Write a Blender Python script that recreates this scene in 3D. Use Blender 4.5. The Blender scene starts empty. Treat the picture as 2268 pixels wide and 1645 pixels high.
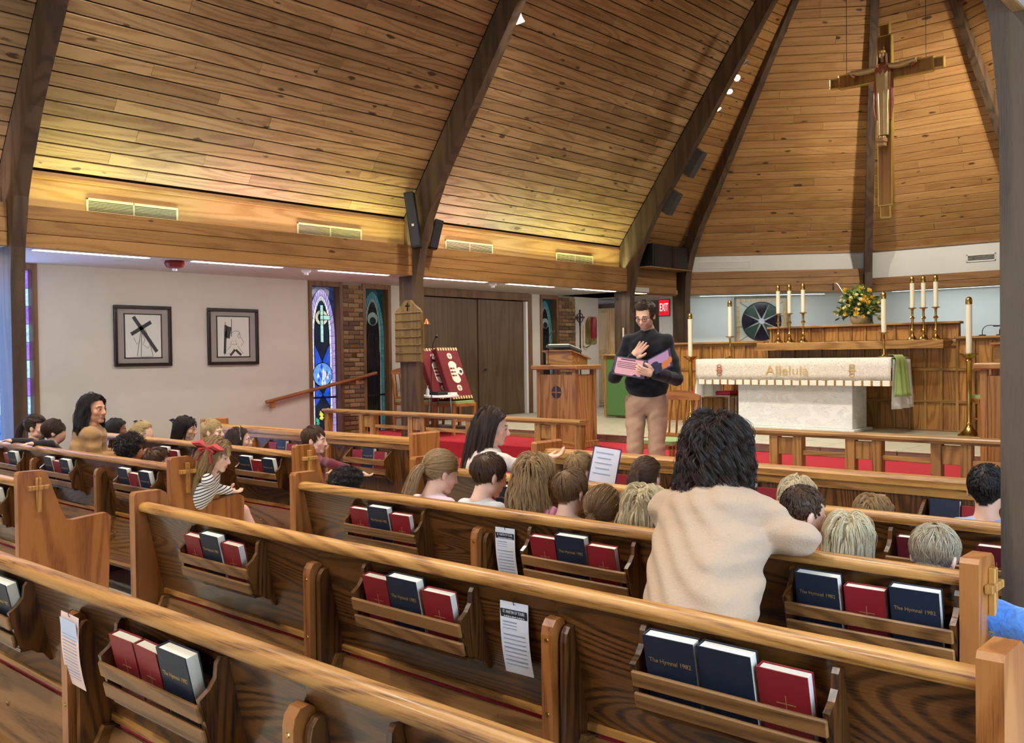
import bpy, bmesh, math, random
import numpy as np
from mathutils import Vector, Matrix
random.seed(7)
SC = bpy.context.scene
COL = SC.collection
# ------------------------------------------------------------------ camera
FPX = 2066.34
YAW, PIT, ROL = (math.radians(a) for a in (-42.0215, -0.9715, -0.7578))
_f = Vector((math.sin(YAW)*math.cos(PIT), math.cos(YAW)*math.cos(PIT), math.sin(PIT)))
_r = Vector((math.cos(YAW), -math.sin(YAW), 0))
_u = _r.cross(_f)
_rr = _r*math.cos(ROL)+_u*math.sin(ROL)
_uu = _u*math.cos(ROL)-_r*math.sin(ROL)
_m = Matrix((_rr, _uu, -_f)).transposed().to_4x4()
_m.translation = Vector((0, 0, 1.54))
_cd = bpy.data.cameras.new('camera')
_cd.sensor_fit = 'HORIZONTAL'; _cd.sensor_width = 36.0; _cd.lens = FPX/2268*36.0
_cd.clip_start = 0.05; _cd.clip_end = 200
CAM = bpy.data.objects.new('camera', _cd); COL.objects.link(CAM); CAM.matrix_world = _m
SC.camera = CAM
# ------------------------------------------------------------------ world, exposure
W = bpy.data.worlds.new('world'); SC.world = W; W.use_nodes = True
W.node_tree.nodes['Background'].inputs[0].default_value = (0.75, 0.86, 1.0, 1)
W.node_tree.nodes['Background'].inputs[1].default_value = 0.6
SC.view_settings.view_transform = 'Standard'
SC.view_settings.look = 'None'
SC.view_settings.gamma = 1.0
SC.view_settings.use_curve_mapping = False
SC.view_settings.exposure = 0.0
try:
    SC.cycles.max_bounces = 6; SC.cycles.diffuse_bounces = 3; SC.cycles.glossy_bounces = 2
    SC.cycles.transmission_bounces = 4; SC.cycles.sample_clamp_indirect = 6.0
    SC.cycles.use_denoising = True; SC.cycles.use_adaptive_sampling = True; SC.cycles.adaptive_threshold = 0.1; SC.cycles.adaptive_min_samples = 12; SC.cycles.use_light_tree = False
    SC.cycles.caustics_reflective = False; SC.cycles.caustics_refractive = False
except Exception:
    pass
def area_light(name, loc, size, size_y, target, power, color=(1, 1, 1), spread=180):
    d = bpy.data.lights.new(name, 'AREA'); d.shape = 'RECTANGLE'; d.size = size; d.size_y = size_y
    d.energy = power; d.color = color; d.spread = math.radians(spread)
    o = bpy.data.objects.new(name, d); COL.objects.link(o); o.location = loc
    o.rotation_euler = (Vector(target)-Vector(loc)).to_track_quat('-Z', 'Y').to_euler()
    return o
def strip_light(name, loc, length, width, axis, aim, power, color=(1, 1, 1)):
    d = bpy.data.lights.new(name, 'AREA'); d.shape = 'RECTANGLE'; d.size = width; d.size_y = length; d.energy = power; d.color = color
    o = bpy.data.objects.new(name, d); COL.objects.link(o)
    y = Vector(axis).normalized(); z = -Vector(aim).normalized(); x = y.cross(z).normalized(); z = x.cross(y)
    m = Matrix((x, y, z)).transposed().to_4x4(); m.translation = Vector(loc); o.matrix_world = m
    return o
def spot_light(name, loc, target, power, color=(1, 1, 1), angle=60, blend=0.5, radius=0.06):
    d = bpy.data.lights.new(name, 'SPOT'); d.energy = power; d.color = color
    d.spot_size = math.radians(angle); d.spot_blend = blend; d.shadow_soft_size = radius
    o = bpy.data.objects.new(name, d); COL.objects.link(o); o.location = loc
    o.rotation_euler = (Vector(target)-Vector(loc)).to_track_quat('-Z', 'Y').to_euler()
    return o
WARM = (1.0, 0.86, 0.68)
# the nave's wide downlights on the arches (their housings are built with the arches below)
NAVE_CANS = [(-7.1, 3.6, 6.2), (-3.05, 3.6, 6.2), (-7.1, 8.66, 6.2), (-3.05, 8.66, 6.2), (-7.1, -1.5, 6.2), (-3.05, -1.5, 6.2),
             (-5.9, 3.6, 7.8), (-4.2, 8.66, 7.8), (-4.2, -1.5, 7.8)]
for _p in NAVE_CANS:
    spot_light('nave_downlight_beam', (_p[0], _p[1], _p[2]-0.2), (_p[0]*0.75-1.27, _p[1]+0.9, 0.0), 470, (1.0, 0.93, 0.83), 130, 0.7, 0.10)
# three small spots behind arch three that light the sanctuary
SPOTS = [(-7.29, 13.66, 5.87), (-7.43, 13.66, 5.68), (-7.63, 13.66, 5.43)]
for _p, _t, _w, _a in zip(SPOTS, [(-4.9, 13.3, 4.8), (-5.4, 11.6, 1.2), (-4.2, 16.8, 3.6)], (760, 520, 260), (44, 66, 66)):
    spot_light('sanctuary_spot_beam', _p, _t, _w, (1.0, 0.93, 0.82), _a, 0.8, 0.05)
for _p, _t in (((-2.6, 13.66, 5.75), (-8.2, 15.6, 4.2)), ((-2.8, 13.66, 5.5), (-5.4, 17.0, 4.4))):
    spot_light('sanctuary_spot_beam', _p, _t, 420, (1.0, 0.90, 0.76), 95, 0.9, 0.05)
spot_light('arch_spot_beam', (-7.55, 8.72, 5.52), (-7.3, 10.4, 0.5), 380, (1.0, 0.85, 0.6), 100, 0.8, 0.06)
# ambient fill added behind the camera, then daylight of the right-hand windows
area_light('rear_ambient_fill', (-5.0, -4.6, 2.6), 7.0, 2.6, (-5.0, 6, 0.6), 105, (0.80, 0.90, 1.0))
area_light('side_window_daylight', (1.15, 2.2, 1.7), 3.4, 1.8, (-3.0, 3.4, 0.6), 150, (0.55, 0.74, 1.0))
# ------------------------------------------------------------------ helpers
def lin(c):
    c = [x/255.0 for x in c[:3]]
    return tuple((x/12.92 if x <= 0.04045 else ((x+0.055)/1.055)**2.4) for x in c)+(1.0,)
def link(o, parent=None):
    COL.objects.link(o)
    if parent is not None: o.parent = parent
    return o
def tag(o, label, cat, group=None, kind=None):
    o['label'] = label; o['category'] = cat
    if group: o['group'] = group
    if kind: o['kind'] = kind
    return o
def struct(o, label=None):
    o['kind'] = 'structure'
    if label: o['label'] = label
    return o
def thing(name, label, cat, loc=(0, 0, 0), rotz=0.0, group=None):
    o = bpy.data.objects.new(name, None); o.empty_display_size = 0.1
    COL.objects.link(o); o.location = loc; o.rotation_euler = (0, 0, rotz)
    return tag(o, label, cat, group)
def dup(root, loc, rotz=None, label=None):
    r = root.copy(); COL.objects.link(r); r.location = loc
    if rotz is not None: r.rotation_euler = (0, 0, rotz)
    if label: r['label'] = label
    for ch in list(root.children):
        c = ch.copy(); COL.objects.link(c); c.parent = r
        for g in list(ch.children):
            d = g.copy(); COL.objects.link(d); d.parent = c
    return r
class G:
    def __init__(s): s.v = []; s.f = []; s.m = Matrix.Identity(4)
    def at(s, m): s.m = m; return s
    def add(s, vs, fs):
        n = len(s.v); mm = s.m
        s.v += [tuple(mm @ Vector(p)) for p in vs]
        s.f += [tuple(n+i for i in f) for f in fs]; return s
    def box(s, c, d, bev=0.0):
        x, y, z = (k/2 for k in d); cx, cy, cz = c
        if bev <= 0:
            vs = [(cx+a*x, cy+b*y, cz+e*z) for a in (-1, 1) for b in (-1, 1) for e in (-1, 1)]
            return s.add(vs, [(0, 1, 3, 2), (4, 6, 7, 5), (0, 4, 5, 1), (2, 3, 7, 6), (0, 2, 6, 4), (1, 5, 7, 3)])
        b = min(bev, x*0.9, y*0.9, z*0.9); vs = []; idx = {}
        for i, sx in enumerate((-1, 1)):
            for j, sy in enumerate((-1, 1)):
                for k, sz in enumerate((-1, 1)):
                    for a in range(3):
                        p = [sx*x, sy*y, sz*z]
                        for q in range(3):
                            if q != a: p[q] -= (sx, sy, sz)[q]*b
                        idx[(i, j, k, a)] = len(vs); vs.append((cx+p[0], cy+p[1], cz+p[2]))
        fs = []
        I = lambda i, j, k, a: idx[(i, j, k, a)]
        for i in (0, 1): q = [I(i, 0, 0, 0), I(i, 0, 1, 0), I(i, 1, 1, 0), I(i, 1, 0, 0)]; fs.append(q if i == 0 else q[::-1])
        for j in (0, 1): q = [I(0, j, 0, 1), I(1, j, 0, 1), I(1, j, 1, 1), I(0, j, 1, 1)]; fs.append(q if j == 0 else q[::-1])
        for k in (0, 1): q = [I(0, 0, k, 2), I(0, 1, k, 2), I(1, 1, k, 2), I(1, 0, k, 2)]; fs.append(q if k == 0 else q[::-1])
        for i in (0, 1):
            for j in (0, 1): fs.append([I(i, j, 0, 0), I(i, j, 1, 0), I(i, j, 1, 1), I(i, j, 0, 1)])
            for k in (0, 1): fs.append([I(i, 0, k, 0), I(i, 1, k, 0), I(i, 1, k, 2), I(i, 0, k, 2)])
        for j in (0, 1):
            for k in (0, 1): fs.append([I(0, j, k, 1), I(1, j, k, 1), I(1, j, k, 2), I(0, j, k, 2)])
        for i in (0, 1):
            for j in (0, 1):
                for k in (0, 1): fs.append([I(i, j, k, 0), I(i, j, k, 1), I(i, j, k, 2)])
        return s.add(vs, fs)
    def prism(s, poly, axis, a0, a1):
        n = len(poly)
        def P(p, a):
            return {'x': (a, p[0], p[1]), 'y': (p[0], a, p[1]), 'z': (p[0], p[1], a)}[axis]
        vs = [P(p, a0) for p in poly]+[P(p, a1) for p in poly]
        fs = [tuple(range(n)), tuple(range(2*n-1, n-1, -1))]
        fs += [(i, n+i, n+(i+1) % n, (i+1) % n) for i in range(n)]
        return s.add(vs, fs)
    def tube(s, pts, r, n=8, caps=True, flat=None):
        pts = [Vector(p) for p in pts]; k = len(pts)
        rs = r if isinstance(r, (list, tuple)) else [r]*k
        up = None; vs = []
        for i in range(k):
            t = (pts[min(i+1, k-1)]-pts[max(i-1, 0)]).normalized()
            if up is None:
                up = Vector((0, 0, 1)) if abs(t.z) < 0.9 else Vector((1, 0, 0))
            a = t.cross(up)
            if a.length < 1e-6: a = t.orthogonal()
            a.normalize(); b = a.cross(t).normalized(); up = b
            fl = flat[i] if isinstance(flat, (list, tuple)) else (flat or 1.0)
            for j in range(n):
                th = 2*math.pi*j/n
                vs.append(tuple(pts[i]+(a*math.cos(th)+b*math.sin(th)*fl)*rs[i]))
        fs = [(i*n+j, i*n+(j+1) % n, (i+1)*n+(j+1) % n, (i+1)*n+j) for i in range(k-1) for j in range(n)]
        if caps: fs += [tuple(range(n-1, -1, -1)), tuple((k-1)*n+j for j in range(n))]
        return s.add(vs, fs)
    def lathe(s, prof, n=16, c=(0, 0, 0)):
        vs = []; k = len(prof)
        for r, z in prof:
            for j in range(n):
                th = 2*math.pi*j/n
                vs.append((c[0]+r*math.cos(th), c[1]+r*math.sin(th), c[2]+z))
        fs = [(i*n+j, i*n+(j+1) % n, (i+1)*n+(j+1) % n, (i+1)*n+j) for i in range(k-1) for j in range(n)]
        fs += [tuple(range(n-1, -1, -1)), tuple((k-1)*n+j for j in range(n))]
        return s.add(vs, fs)
    def ball(s, c, r, n=12, m=8):
        if not isinstance(r, (list, tuple)): r = (r, r, r)
        vs = [(c[0], c[1], c[2]-r[2])]
        for i in range(1, m):
            ph = -math.pi/2+math.pi*i/m
            for j in range(n):
                th = 2*math.pi*j/n
                vs.append((c[0]+r[0]*math.cos(ph)*math.cos(th), c[1]+r[1]*math.cos(ph)*math.sin(th), c[2]+r[2]*math.sin(ph)))
        vs.append((c[0], c[1], c[2]+r[2])); L = len(vs)-1
        fs = [(0, 1+(j+1) % n, 1+j) for j in range(n)]
        for i in range(m-2):
            fs += [(1+i*n+j, 1+i*n+(j+1) % n, 1+(i+1)*n+(j+1) % n, 1+(i+1)*n+j) for j in range(n)]
        fs += [(L, 1+(m-2)*n+j, 1+(m-2)*n+(j+1) % n) for j in range(n)]
        return s.add(vs, fs)
    def mesh(s, name, mat, smooth=None):
        me = bpy.data.meshes.new(name); me.from_pydata(s.v, [], s.f)
        b = bmesh.new(); b.from_mesh(me); bmesh.ops.recalc_face_normals(b, faces=b.faces); b.to_mesh(me); b.free()
        if mat: me.materials.append(mat)
        if smooth is not None:
            me.shade_smooth()
            if smooth < 180: me.set_sharp_from_angle(angle=math.radians(smooth))
        return me
    def obj(s, name, mat, parent=None, smooth=None, loc=None):
        o = bpy.data.objects.new(name, s.mesh(name, mat, smooth)); link(o, parent)
        if loc is not None: o.location = loc
        return o
def inst(me, name, parent, loc=(0, 0, 0), rot=None, scale=None):
    o = bpy.data.objects.new(name, me); link(o, parent); o.location = loc
    if rot is not None: o.rotation_euler = rot
    if scale is not None: o.scale = scale
    return o
def rounded(w, h, r, n=4):
    out = []
    for cx, cy, a in ((w/2-r, h/2-r, 0), (-w/2+r, h/2-r, 90), (-w/2+r, -h/2+r, 180), (w/2-r, -h/2+r, 270)):
        for i in range(n+1):
            t = math.radians(a+90*i/n); out.append((cx+r*math.cos(t), cy+r*math.sin(t)))
    return out
def circ(cx, cy, r, n=16, a0=0, a1=360):
    k = n if a1-a0 >= 360 else n+1
    return [(cx+r*math.cos(math.radians(a0+(a1-a0)*i/n)), cy+r*math.sin(math.radians(a0+(a1-a0)*i/n))) for i in range(k)]
# ------------------------------------------------------------------ materials
MATS = {}
def new_mat(name):
    m = bpy.data.materials.new(name); m.use_nodes = True
    nt = m.node_tree; return m, nt, nt.nodes['Principled BSDF']
def N(nt, typ, **kw):
    n = nt.nodes.new(typ)
    for k, v in kw.items():
        if k.startswith('i_'):
            key = k[2:]; key = int(key) if key.isdigit() else key
            n.inputs[key].default_value = v
        else: setattr(n, k, v)
    return n
def ramp(nt, stops):
    n = nt.nodes.new('ShaderNodeValToRGB'); cr = n.color_ramp
    while len(cr.elements) < len(stops): cr.elements.new(0.5)
    for e, (p, c) in zip(cr.elements, stops): e.position = p; e.color = c
    return n
def plain(name, rgb, rough=0.5, metal=0.0, noise=0.0, nscale=30.0, spec=0.5, sheen=0.0, bump=0.0):
    if name in MATS: return MATS[name]
    m, nt, b = new_mat(name); c = lin(rgb)
    b.inputs['Base Color'].default_value = c; b.inputs['Roughness'].default_value = rough
    b.inputs['Metallic'].default_value = metal; b.inputs['Specular IOR Level'].default_value = spec
    if sheen: b.inputs['Sheen Weight'].default_value = sheen
    if noise or bump:
        tc = N(nt, 'ShaderNodeTexCoord'); nz = N(nt, 'ShaderNodeTexNoise', i_Scale=nscale, i_Detail=4.0)
        nt.links.new(tc.outputs['Object'], nz.inputs['Vector'])
    if noise:
        r = ramp(nt, [(0.25, tuple(x*(1-noise) for x in c[:3])+(1,)), (0.75, tuple(min(1, x*(1+noise)) for x in c[:3])+(1,))])
        nt.links.new(nz.outputs['Fac'], r.inputs['Fac']); nt.links.new(r.outputs['Color'], b.inputs['Base Color'])
    if bump:
        bp = N(nt, 'ShaderNodeBump', i_Strength=bump, i_Distance=0.01)
        nt.links.new(nz.outputs['Fac'], bp.inputs['Height']); nt.links.new(bp.outputs['Normal'], b.inputs['Normal'])
    MATS[name] = m; return m
def emit(name, rgb, strength):
    if name in MATS: return MATS[name]
    m, nt, b = new_mat(name); c = lin(rgb)
    b.inputs['Base Color'].default_value = c; b.inputs['Emission Color'].default_value = c
    b.inputs['Emission Strength'].default_value = strength; b.inputs['Roughness'].default_value = 0.4
    m.cycles.emission_sampling = 'NONE'   # the matching lamp objects carry the sampled light
    MATS[name] = m; return m
def wood(name, dark, mid, light, axis='x', rough=0.4, rings=9.0, grain=0.24, tint=0.12, knots=0.0, scale=1.0, coat=0.0, fig=0.8, stretch=0.09):
    """procedural timber: long figure along one axis, fine pores, per-piece tint, optional knots"""
    if name in MATS: return MATS[name]
    m, nt, b = new_mat(name); L = nt.links.new
    tc = N(nt, 'ShaderNodeTexCoord'); oi = N(nt, 'ShaderNodeObjectInfo')
    off = N(nt, 'ShaderNodeVectorMath', operation='SCALE'); off.inputs[0].default_value = (37.1, 11.7, 23.3)
    L(oi.outputs['Random'], off.inputs['Scale'])
    add = N(nt, 'ShaderNodeVectorMath', operation='ADD'); L(tc.outputs['Object'], add.inputs[0]); L(off.outputs[0], add.inputs[1])
    st = [1.0, 1.0, 1.0]; st['xyz'.index(axis)] = stretch
    mp = N(nt, 'ShaderNodeMapping'); mp.inputs['Scale'].default_value = [k*scale for k in st]; L(add.outputs[0], mp.inputs['Vector'])
    n1 = N(nt, 'ShaderNodeTexNoise', i_Scale=3.2, i_Detail=1.5, i_Roughness=0.45, i_Distortion=0.25); L(mp.outputs[0], n1.inputs['Vector'])
    mul = N(nt, 'ShaderNodeMath', operation='MULTIPLY', i_1=rings*15.0); L(n1.outputs['Fac'], mul.inputs[0])
    s0 = N(nt, 'ShaderNodeMath', operation='SINE'); L(mul.outputs[0], s0.inputs[0])
    ring = N(nt, 'ShaderNodeMapRange', clamp=True); ring.inputs['From Min'].default_value = -0.2; ring.inputs['From Max'].default_value = 1.0; L(s0.outputs[0], ring.inputs['Value'])
    st2 = [1.0, 1.0, 1.0]; st2['xyz'.index(axis)] = 0.035
    mp2 = N(nt, 'ShaderNodeMapping'); mp2.inputs['Scale'].default_value = [k*scale for k in st2]; L(add.outputs[0], mp2.inputs['Vector'])
    n2 = N(nt, 'ShaderNodeTexNoise', i_Scale=300.0, i_Detail=2.0, i_Roughness=0.6); L(mp2.outputs[0], n2.inputs['Vector'])
    pore = N(nt, 'ShaderNodeMapRange', clamp=True); pore.inputs['From Min'].default_value = 0.46; pore.inputs['From Max'].default_value = 0.66; L(n2.outputs['Fac'], pore.inputs['Value'])
    n3 = N(nt, 'ShaderNodeTexNoise', i_Scale=1.6, i_Detail=2.0); L(mp.outputs[0], n3.inputs['Vector'])
    pw_ = N(nt, 'ShaderNodeMath', operation='MULTIPLY_ADD', i_1=0.75, i_2=0.35); L(ring.outputs[0], pw_.inputs[0])
    pp_ = N(nt, 'ShaderNodeMath', operation='MULTIPLY'); L(pore.outputs[0], pp_.inputs[0]); L(pw_.outputs[0], pp_.inputs[1])
    s1 = N(nt, 'ShaderNodeMath', operation='MULTIPLY_ADD', i_1=-0.30*fig, i_2=0.56); L(ring.outputs[0], s1.inputs[0])
    s2 = N(nt, 'ShaderNodeMath', operation='MULTIPLY_ADD', i_1=-grain*0.95); L(pp_.outputs[0], s2.inputs[0]); L(s1.outputs[0], s2.inputs[2])
    s3 = N(nt, 'ShaderNodeMath', operation='MULTIPLY_ADD', i_1=0.5); L(n3.outputs['Fac'], s3.inputs[0]); L(s2.outputs[0], s3.inputs[2])
    cr = ramp(nt, [(0.22, lin(dark)), (0.62, lin(mid)), (0.92, lin(light))]); L(s3.outputs[0], cr.inputs['Fac'])
    out = cr.outputs['Color']
    if knots:
        stk = [9.0, 9.0, 9.0]; stk['xyz'.index(axis)] = 3.2
        mpk = N(nt, 'ShaderNodeMapping'); mpk.inputs['Scale'].default_value = stk; L(add.outputs[0], mpk.inputs['Vector'])
        dn = N(nt, 'ShaderNodeTexNoise', i_Scale=3.0, i_Detail=2.0); L(mpk.outputs[0], dn.inputs['Vector'])
        mx = N(nt, 'ShaderNodeVectorMath', operation='MULTIPLY_ADD'); mx.inputs[1].default_value = (0.35, 0.35, 0.35)
        L(dn.outputs['Color'], mx.inputs[0]); L(mpk.outputs[0], mx.inputs[2])
        vo = N(nt, 'ShaderNodeTexVoronoi', i_Scale=1.0); L(mx.outputs[0], vo.inputs['Vector'])
        rs = N(nt, 'ShaderNodeSeparateColor'); L(vo.outputs['Color'], rs.inputs[0])
        rad = N(nt, 'ShaderNodeMath', operation='MULTIPLY_ADD', i_1=0.32*knots, i_2=-0.115*knots); L(rs.outputs[0], rad.inputs[0])
        sub = N(nt, 'ShaderNodeMath', operation='SUBTRACT'); L(rad.outputs[0], sub.inputs[0]); L(vo.outputs['Distance'], sub.inputs[1])
        km = N(nt, 'ShaderNodeMath', operation='MULTIPLY', i_1=14.0, use_clamp=True); L(sub.outputs[0], km.inputs[0])
        mix = N(nt, 'ShaderNodeMix', data_type='RGBA'); L(km.outputs[0], mix.inputs['Factor'])
        L(out, mix.inputs['A']); mix.inputs['B'].default_value = tuple(x*0.45 for x in lin(dark)[:3])+(1,)
        out = mix.outputs['Result']
    hv = N(nt, 'ShaderNodeHueSaturation')
    vm = N(nt, 'ShaderNodeMath', operation='MULTIPLY_ADD', i_1=2*tint, i_2=1-tint); L(oi.outputs['Random'], vm.inputs[0]); L(vm.outputs[0], hv.inputs['Value'])
    L(out, hv.inputs['Color']); L(hv.outputs['Color'], b.inputs['Base Color'])
    b.inputs['Roughness'].default_value = rough
    if coat: b.inputs['Coat Weight'].default_value = coat; b.inputs['Coat Roughness'].default_value = 0.14
    bp = N(nt, 'ShaderNodeBump', i_Strength=0.12, i_Distance=0.002); L(n2.outputs['Fac'], bp.inputs['Height']); L(bp.outputs['Normal'], b.inputs['Normal'])
    MATS[name] = m; return m
OAKP = ((30, 16, 5), (84, 50, 20), (126, 80, 34))      # pew panels
OAKE = ((104, 56, 20), (156, 94, 42), (180, 118, 60))     # pew ends
OAKR = ((84, 50, 17), (168, 114, 50), (206, 154, 80))   # rails
def oak(axis): return wood('oak_panel_'+axis, *OAKP, axis=axis, rough=0.36, coat=0.5, tint=0.08, rings=17, fig=1.0, grain=0.34, stretch=0.15)
def oake(axis): return wood('oak_end_'+axis, *OAKE, axis=axis, rough=0.38, coat=0.15, rings=6, tint=0.08, fig=0.8)
def oakr(axis): return wood('oak_rail_'+axis, *OAKR, axis=axis, rough=0.42, coat=0.08, tint=0.06, rings=9, fig=0.7, grain=0.32)
def oaks(axis): return wood('oak_slat_'+axis, (62, 38, 16), (124, 84, 42), (156, 112, 62), axis=axis, rough=0.4, tint=0.08)
def oakc(axis): return wood('oak_chancel_'+axis, (92, 60, 24), (150, 106, 50), (182, 136, 72), axis=axis, rough=0.45, tint=0.1)
def pine(axis): return wood('pine_plank_'+axis, (108, 80, 48), (150, 117, 76), (182, 150, 106), axis=axis, rough=0.55, rings=5, grain=0.3, tint=0.18, knots=1.2, scale=1.3, fig=0.55)
def pinea(axis): return wood('pine_sanctuary_'+axis, (116, 80, 42), (156, 112, 62), (180, 138, 84), axis=axis, rough=0.5, rings=4, grain=0.25, tint=0.07, knots=1.3, scale=1.3, fig=0.35)
def pinef(axis): return wood('pine_fascia_'+axis, (94, 64, 32), (140, 100, 54), (168, 126, 74), axis=axis, rough=0.5, rings=4, grain=0.25, tint=0.08, knots=0.9, scale=1.3, fig=0.4)
ARCH = wood('arch_glulam', (42, 31, 22), (72, 55, 39), (94, 75, 54), axis='z', rough=0.55, rings=3, tint=0.05)
WALL = plain('wall_paint', (198, 190, 176), 0.85, noise=0.03, nscale=3)
WALLW = plain('apse_paint', (222, 222, 214), 0.85, noise=0.02, nscale=3)
SOFF = plain('soffit_paint', (200, 192, 188), 0.9)
PLY = wood('cove_plywood', (160, 112, 58), (190, 144, 86), (208, 166, 108), axis='y', rough=0.5, rings=4, tint=0.03)
DARKGAP = plain('gap_black', (20, 14, 9), 0.9)
DOORW = wood('door_veneer', (62, 46, 28), (86, 66, 42), (100, 80, 54), axis='z', rough=0.5, rings=3, tint=0.05)
CASE = wood('casing_wood', (76, 50, 26), (104, 72, 40), (126, 90, 54), axis='z', rough=0.5, rings=3, tint=0.05)
CARPET = plain('red_carpet', (166, 48, 56), 0.95, noise=0.12, nscale=220, spec=0.1, bump=0.3)
BLACK = plain('black_plastic', (18, 18, 20), 0.45)
BRASS = plain('brass', (196, 160, 84), 0.22, metal=1.0)
WAX = plain('candle_wax', (238, 230, 200), 0.5)
CHROME = plain('chrome', (200, 200, 200), 0.2, metal=1.0)
GREENV = plain('green_vinyl', (78, 116, 62), 0.55)
GREENS = plain('green_seat', (142, 170, 108), 0.7)
WHITEM = plain('white_plastic', (232, 230, 224), 0.5)
GRILLE = plain('grille_cream', (222, 206, 160), 0.5)
# ------------------------------------------------------------------ the building
XC = -5.08                      # nave axis
XF, XW = -9.30, -10.85          # face of the left posts, left wall
def mx(x): return 2*XC-x        # mirror to the right side
ZS, ZFT = 2.63, 3.04            # soffit, fascia top
ARCH_Y = [-1.70, 3.35, 8.41, 13.38]
TH = 0.13
APEX = Vector((XC, 13.72, 9.15))
def ceil_z(x): return 3.42+1.36*(x+9.5)
# floors -------------------------------------------------------------
NAVEFLOOR = plain('floor_vinyl', (196, 196, 182), 0.4, noise=0.06, nscale=14)
TILEM = plain('chancel_tile', (176, 170, 146), 0.4, noise=0.14, nscale=9)
STONE = plain('step_stone', (128, 112, 92), 0.6, noise=0.22, nscale=22)
GROUT = plain('grout', (150, 146, 130), 0.9)
floor = struct(G().box((-5.0, 1.0, -0.06), (12.6, 13.0, 0.10)).obj('floor', GROUT))
_t = G().box((0, 0, 0), (0.298, 0.298, 0.012), 0.002).mesh('tile', NAVEFLOOR)
for i in range(5):
    for j in range(24):
        inst(_t, 'tile', floor, (-5.62+0.3*i+0.06, -0.6+0.3*j, -0.004))
_t2 = G().box((0, 0, 0), (4.4, 12.8, 0.012)).mesh('floor_sheet', NAVEFLOOR)
inst(_t2, 'floor_sheet', floor, (-2.1, 1.0, -0.004)); inst(_t2, 'floor_sheet', floor, (-8.1+0.06, 1.0, -0.004))
fl1 = struct(G().box((-5.1, 8.0, 0.0), (12.4, 3.0, 0.44), 0.015).obj('floor_carpet_lower', CARPET))
fl2 = struct(G().box((-5.1, 9.05, 0.2185), (12.4, 1.0, 0.437), 0.015).obj('floor_carpet_upper', CARPET))
fl3 = struct(G().box((-5.1, 14.25, 0.257), (12.4, 9.4, 0.53)).obj('floor_chancel', GROUT))
_t = G().box((0, 0, 0), (0.396, 0.396, 0.014), 0.003).mesh('tile', TILEM)
for i in range(20):
    for j in range(8):
        inst(_t, 'tile', fl3, (-9.6+0.4*i, 9.77+0.4*j, 0.523))
_t = G().box((0, 0, 0), (0.396, 0.02, 0.086), 0.004).mesh('riser_tile', STONE)
for i in range(20):
    inst(_t, 'riser_tile', fl3, (-9.6+0.4*i, 9.545, 0.482))
_t = G().box((0, 0, 0), (0.396, 0.10, 0.016), 0.004).mesh('nosing_tile', TILEM)
for i in range(20):
    inst(_t, 'nosing_tile', fl3, (-9.6+0.4*i, 9.575, 0.527))
# arches -------------------------------------------------------------
INTR = [(-9.30, 0.0), (-9.30, 2.3), (-9.27, 2.62), (-9.22, 2.83), (-9.165, 3.08), (-9.06, 3.33), (-8.93, 3.58), (-8.79, 3.84), (-8.62, 4.09),
        (-8.29, 4.53), (-8.05, 4.86), (-7.76, 5.26), (-7.38, 5.81), (XC, 9.03)]
EXTR = [(XC, ceil_z(XC)-0.02), (-9.62, ceil_z(-9.62)-0.02), (-9.62, 0.0)]
for yi, ya in enumerate(ARCH_Y):
    for sd in (0, 1):
        prof = INTR+EXTR
        if sd: prof = [(mx(x), z) for x, z in prof]
        o = G().prism(prof, 'y', ya, ya+TH).obj('arch_beam', ARCH)
        tag(o, ['dark laminated arch on the %s behind the photographer', 'dark laminated arch rising at the %s edge of the picture',
                'dark laminated arch on the %s carrying the hymn board', 'laminated arch on the %s just before the sanctuary'][yi] %
            ('right' if sd else 'left') if not (sd and yi == 2) else 'dark laminated arch on the right opposite the hymn board', 'arch', 'nave arches')
        o['kind'] = 'structure'
# ceiling planks --------------------------------------------------------
def frame_from(x, z):
    x = x.normalized(); y = z.cross(x).normalized(); z = x.cross(y).normalized()
    return Matrix((x, y, z)).transposed().to_4x4()
def plank(parent, a, b, c, d, th, mat, name='plank', gap=0.005, inward=None):
    """board with corners a,b (lower edge) and c,d (upper edge, c above b), thickened away from the room"""
    a, b, c, d = (Vector(p) for p in (a, b, c, d))
    cen = (a+b+c+d)/4; n = (b-a).cross(d-a).normalized()
    if inward is not None and n.dot(inward) < 0: n = -n
    M = frame_from(b-a, n); M.translation = cen; Mi = M.inverted()
    pts = [Mi @ p for p in (a, b, c, d)]
    y0 = min(p.y for p in pts)+gap; y1 = max(p.y for p in pts)-gap
    lo = [p for p in sorted(pts, key=lambda p: p.y)[:2]]; hi = [p for p in sorted(pts, key=lambda p: p.y)[2:]]
    lo.sort(key=lambda p: p.x); hi.sort(key=lambda p: p.x); ch = 0.006
    g = G(); e = 0.0015
    vs = []
    for z, cc in ((-th, 0), (-ch, 0), (0, ch)):
        vs += [(lo[0].x+e, y0+cc, z), (lo[1].x-e, y0+cc, z), (hi[1].x-e, y1-cc, z), (hi[0].x+e, y1-cc, z)]
    fs = [(3, 2, 1, 0), (8, 9, 10, 11)]
    for k in (0, 4):
        for j in range(4): fs.append((k+j, k+(j+1) % 4, k+4+(j+1) % 4, k+4+j))
    g.add(vs, fs); o = g.obj(name, mat, parent); o.matrix_local = M
    return o
PW = 0.142
SL = math.sqrt(1+1.36**2)
ceil_l = struct(G().prism([(-9.62, ceil_z(-9.62)+0.035), (XC, ceil_z(XC)+0.035), (XC, ceil_z(XC)+0.12), (-9.62, ceil_z(-9.62)+0.12)], 'y', -5.0, 13.6).obj('ceiling', DARKGAP))
PINE = pine('x')
rnd = random.Random(3)
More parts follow.
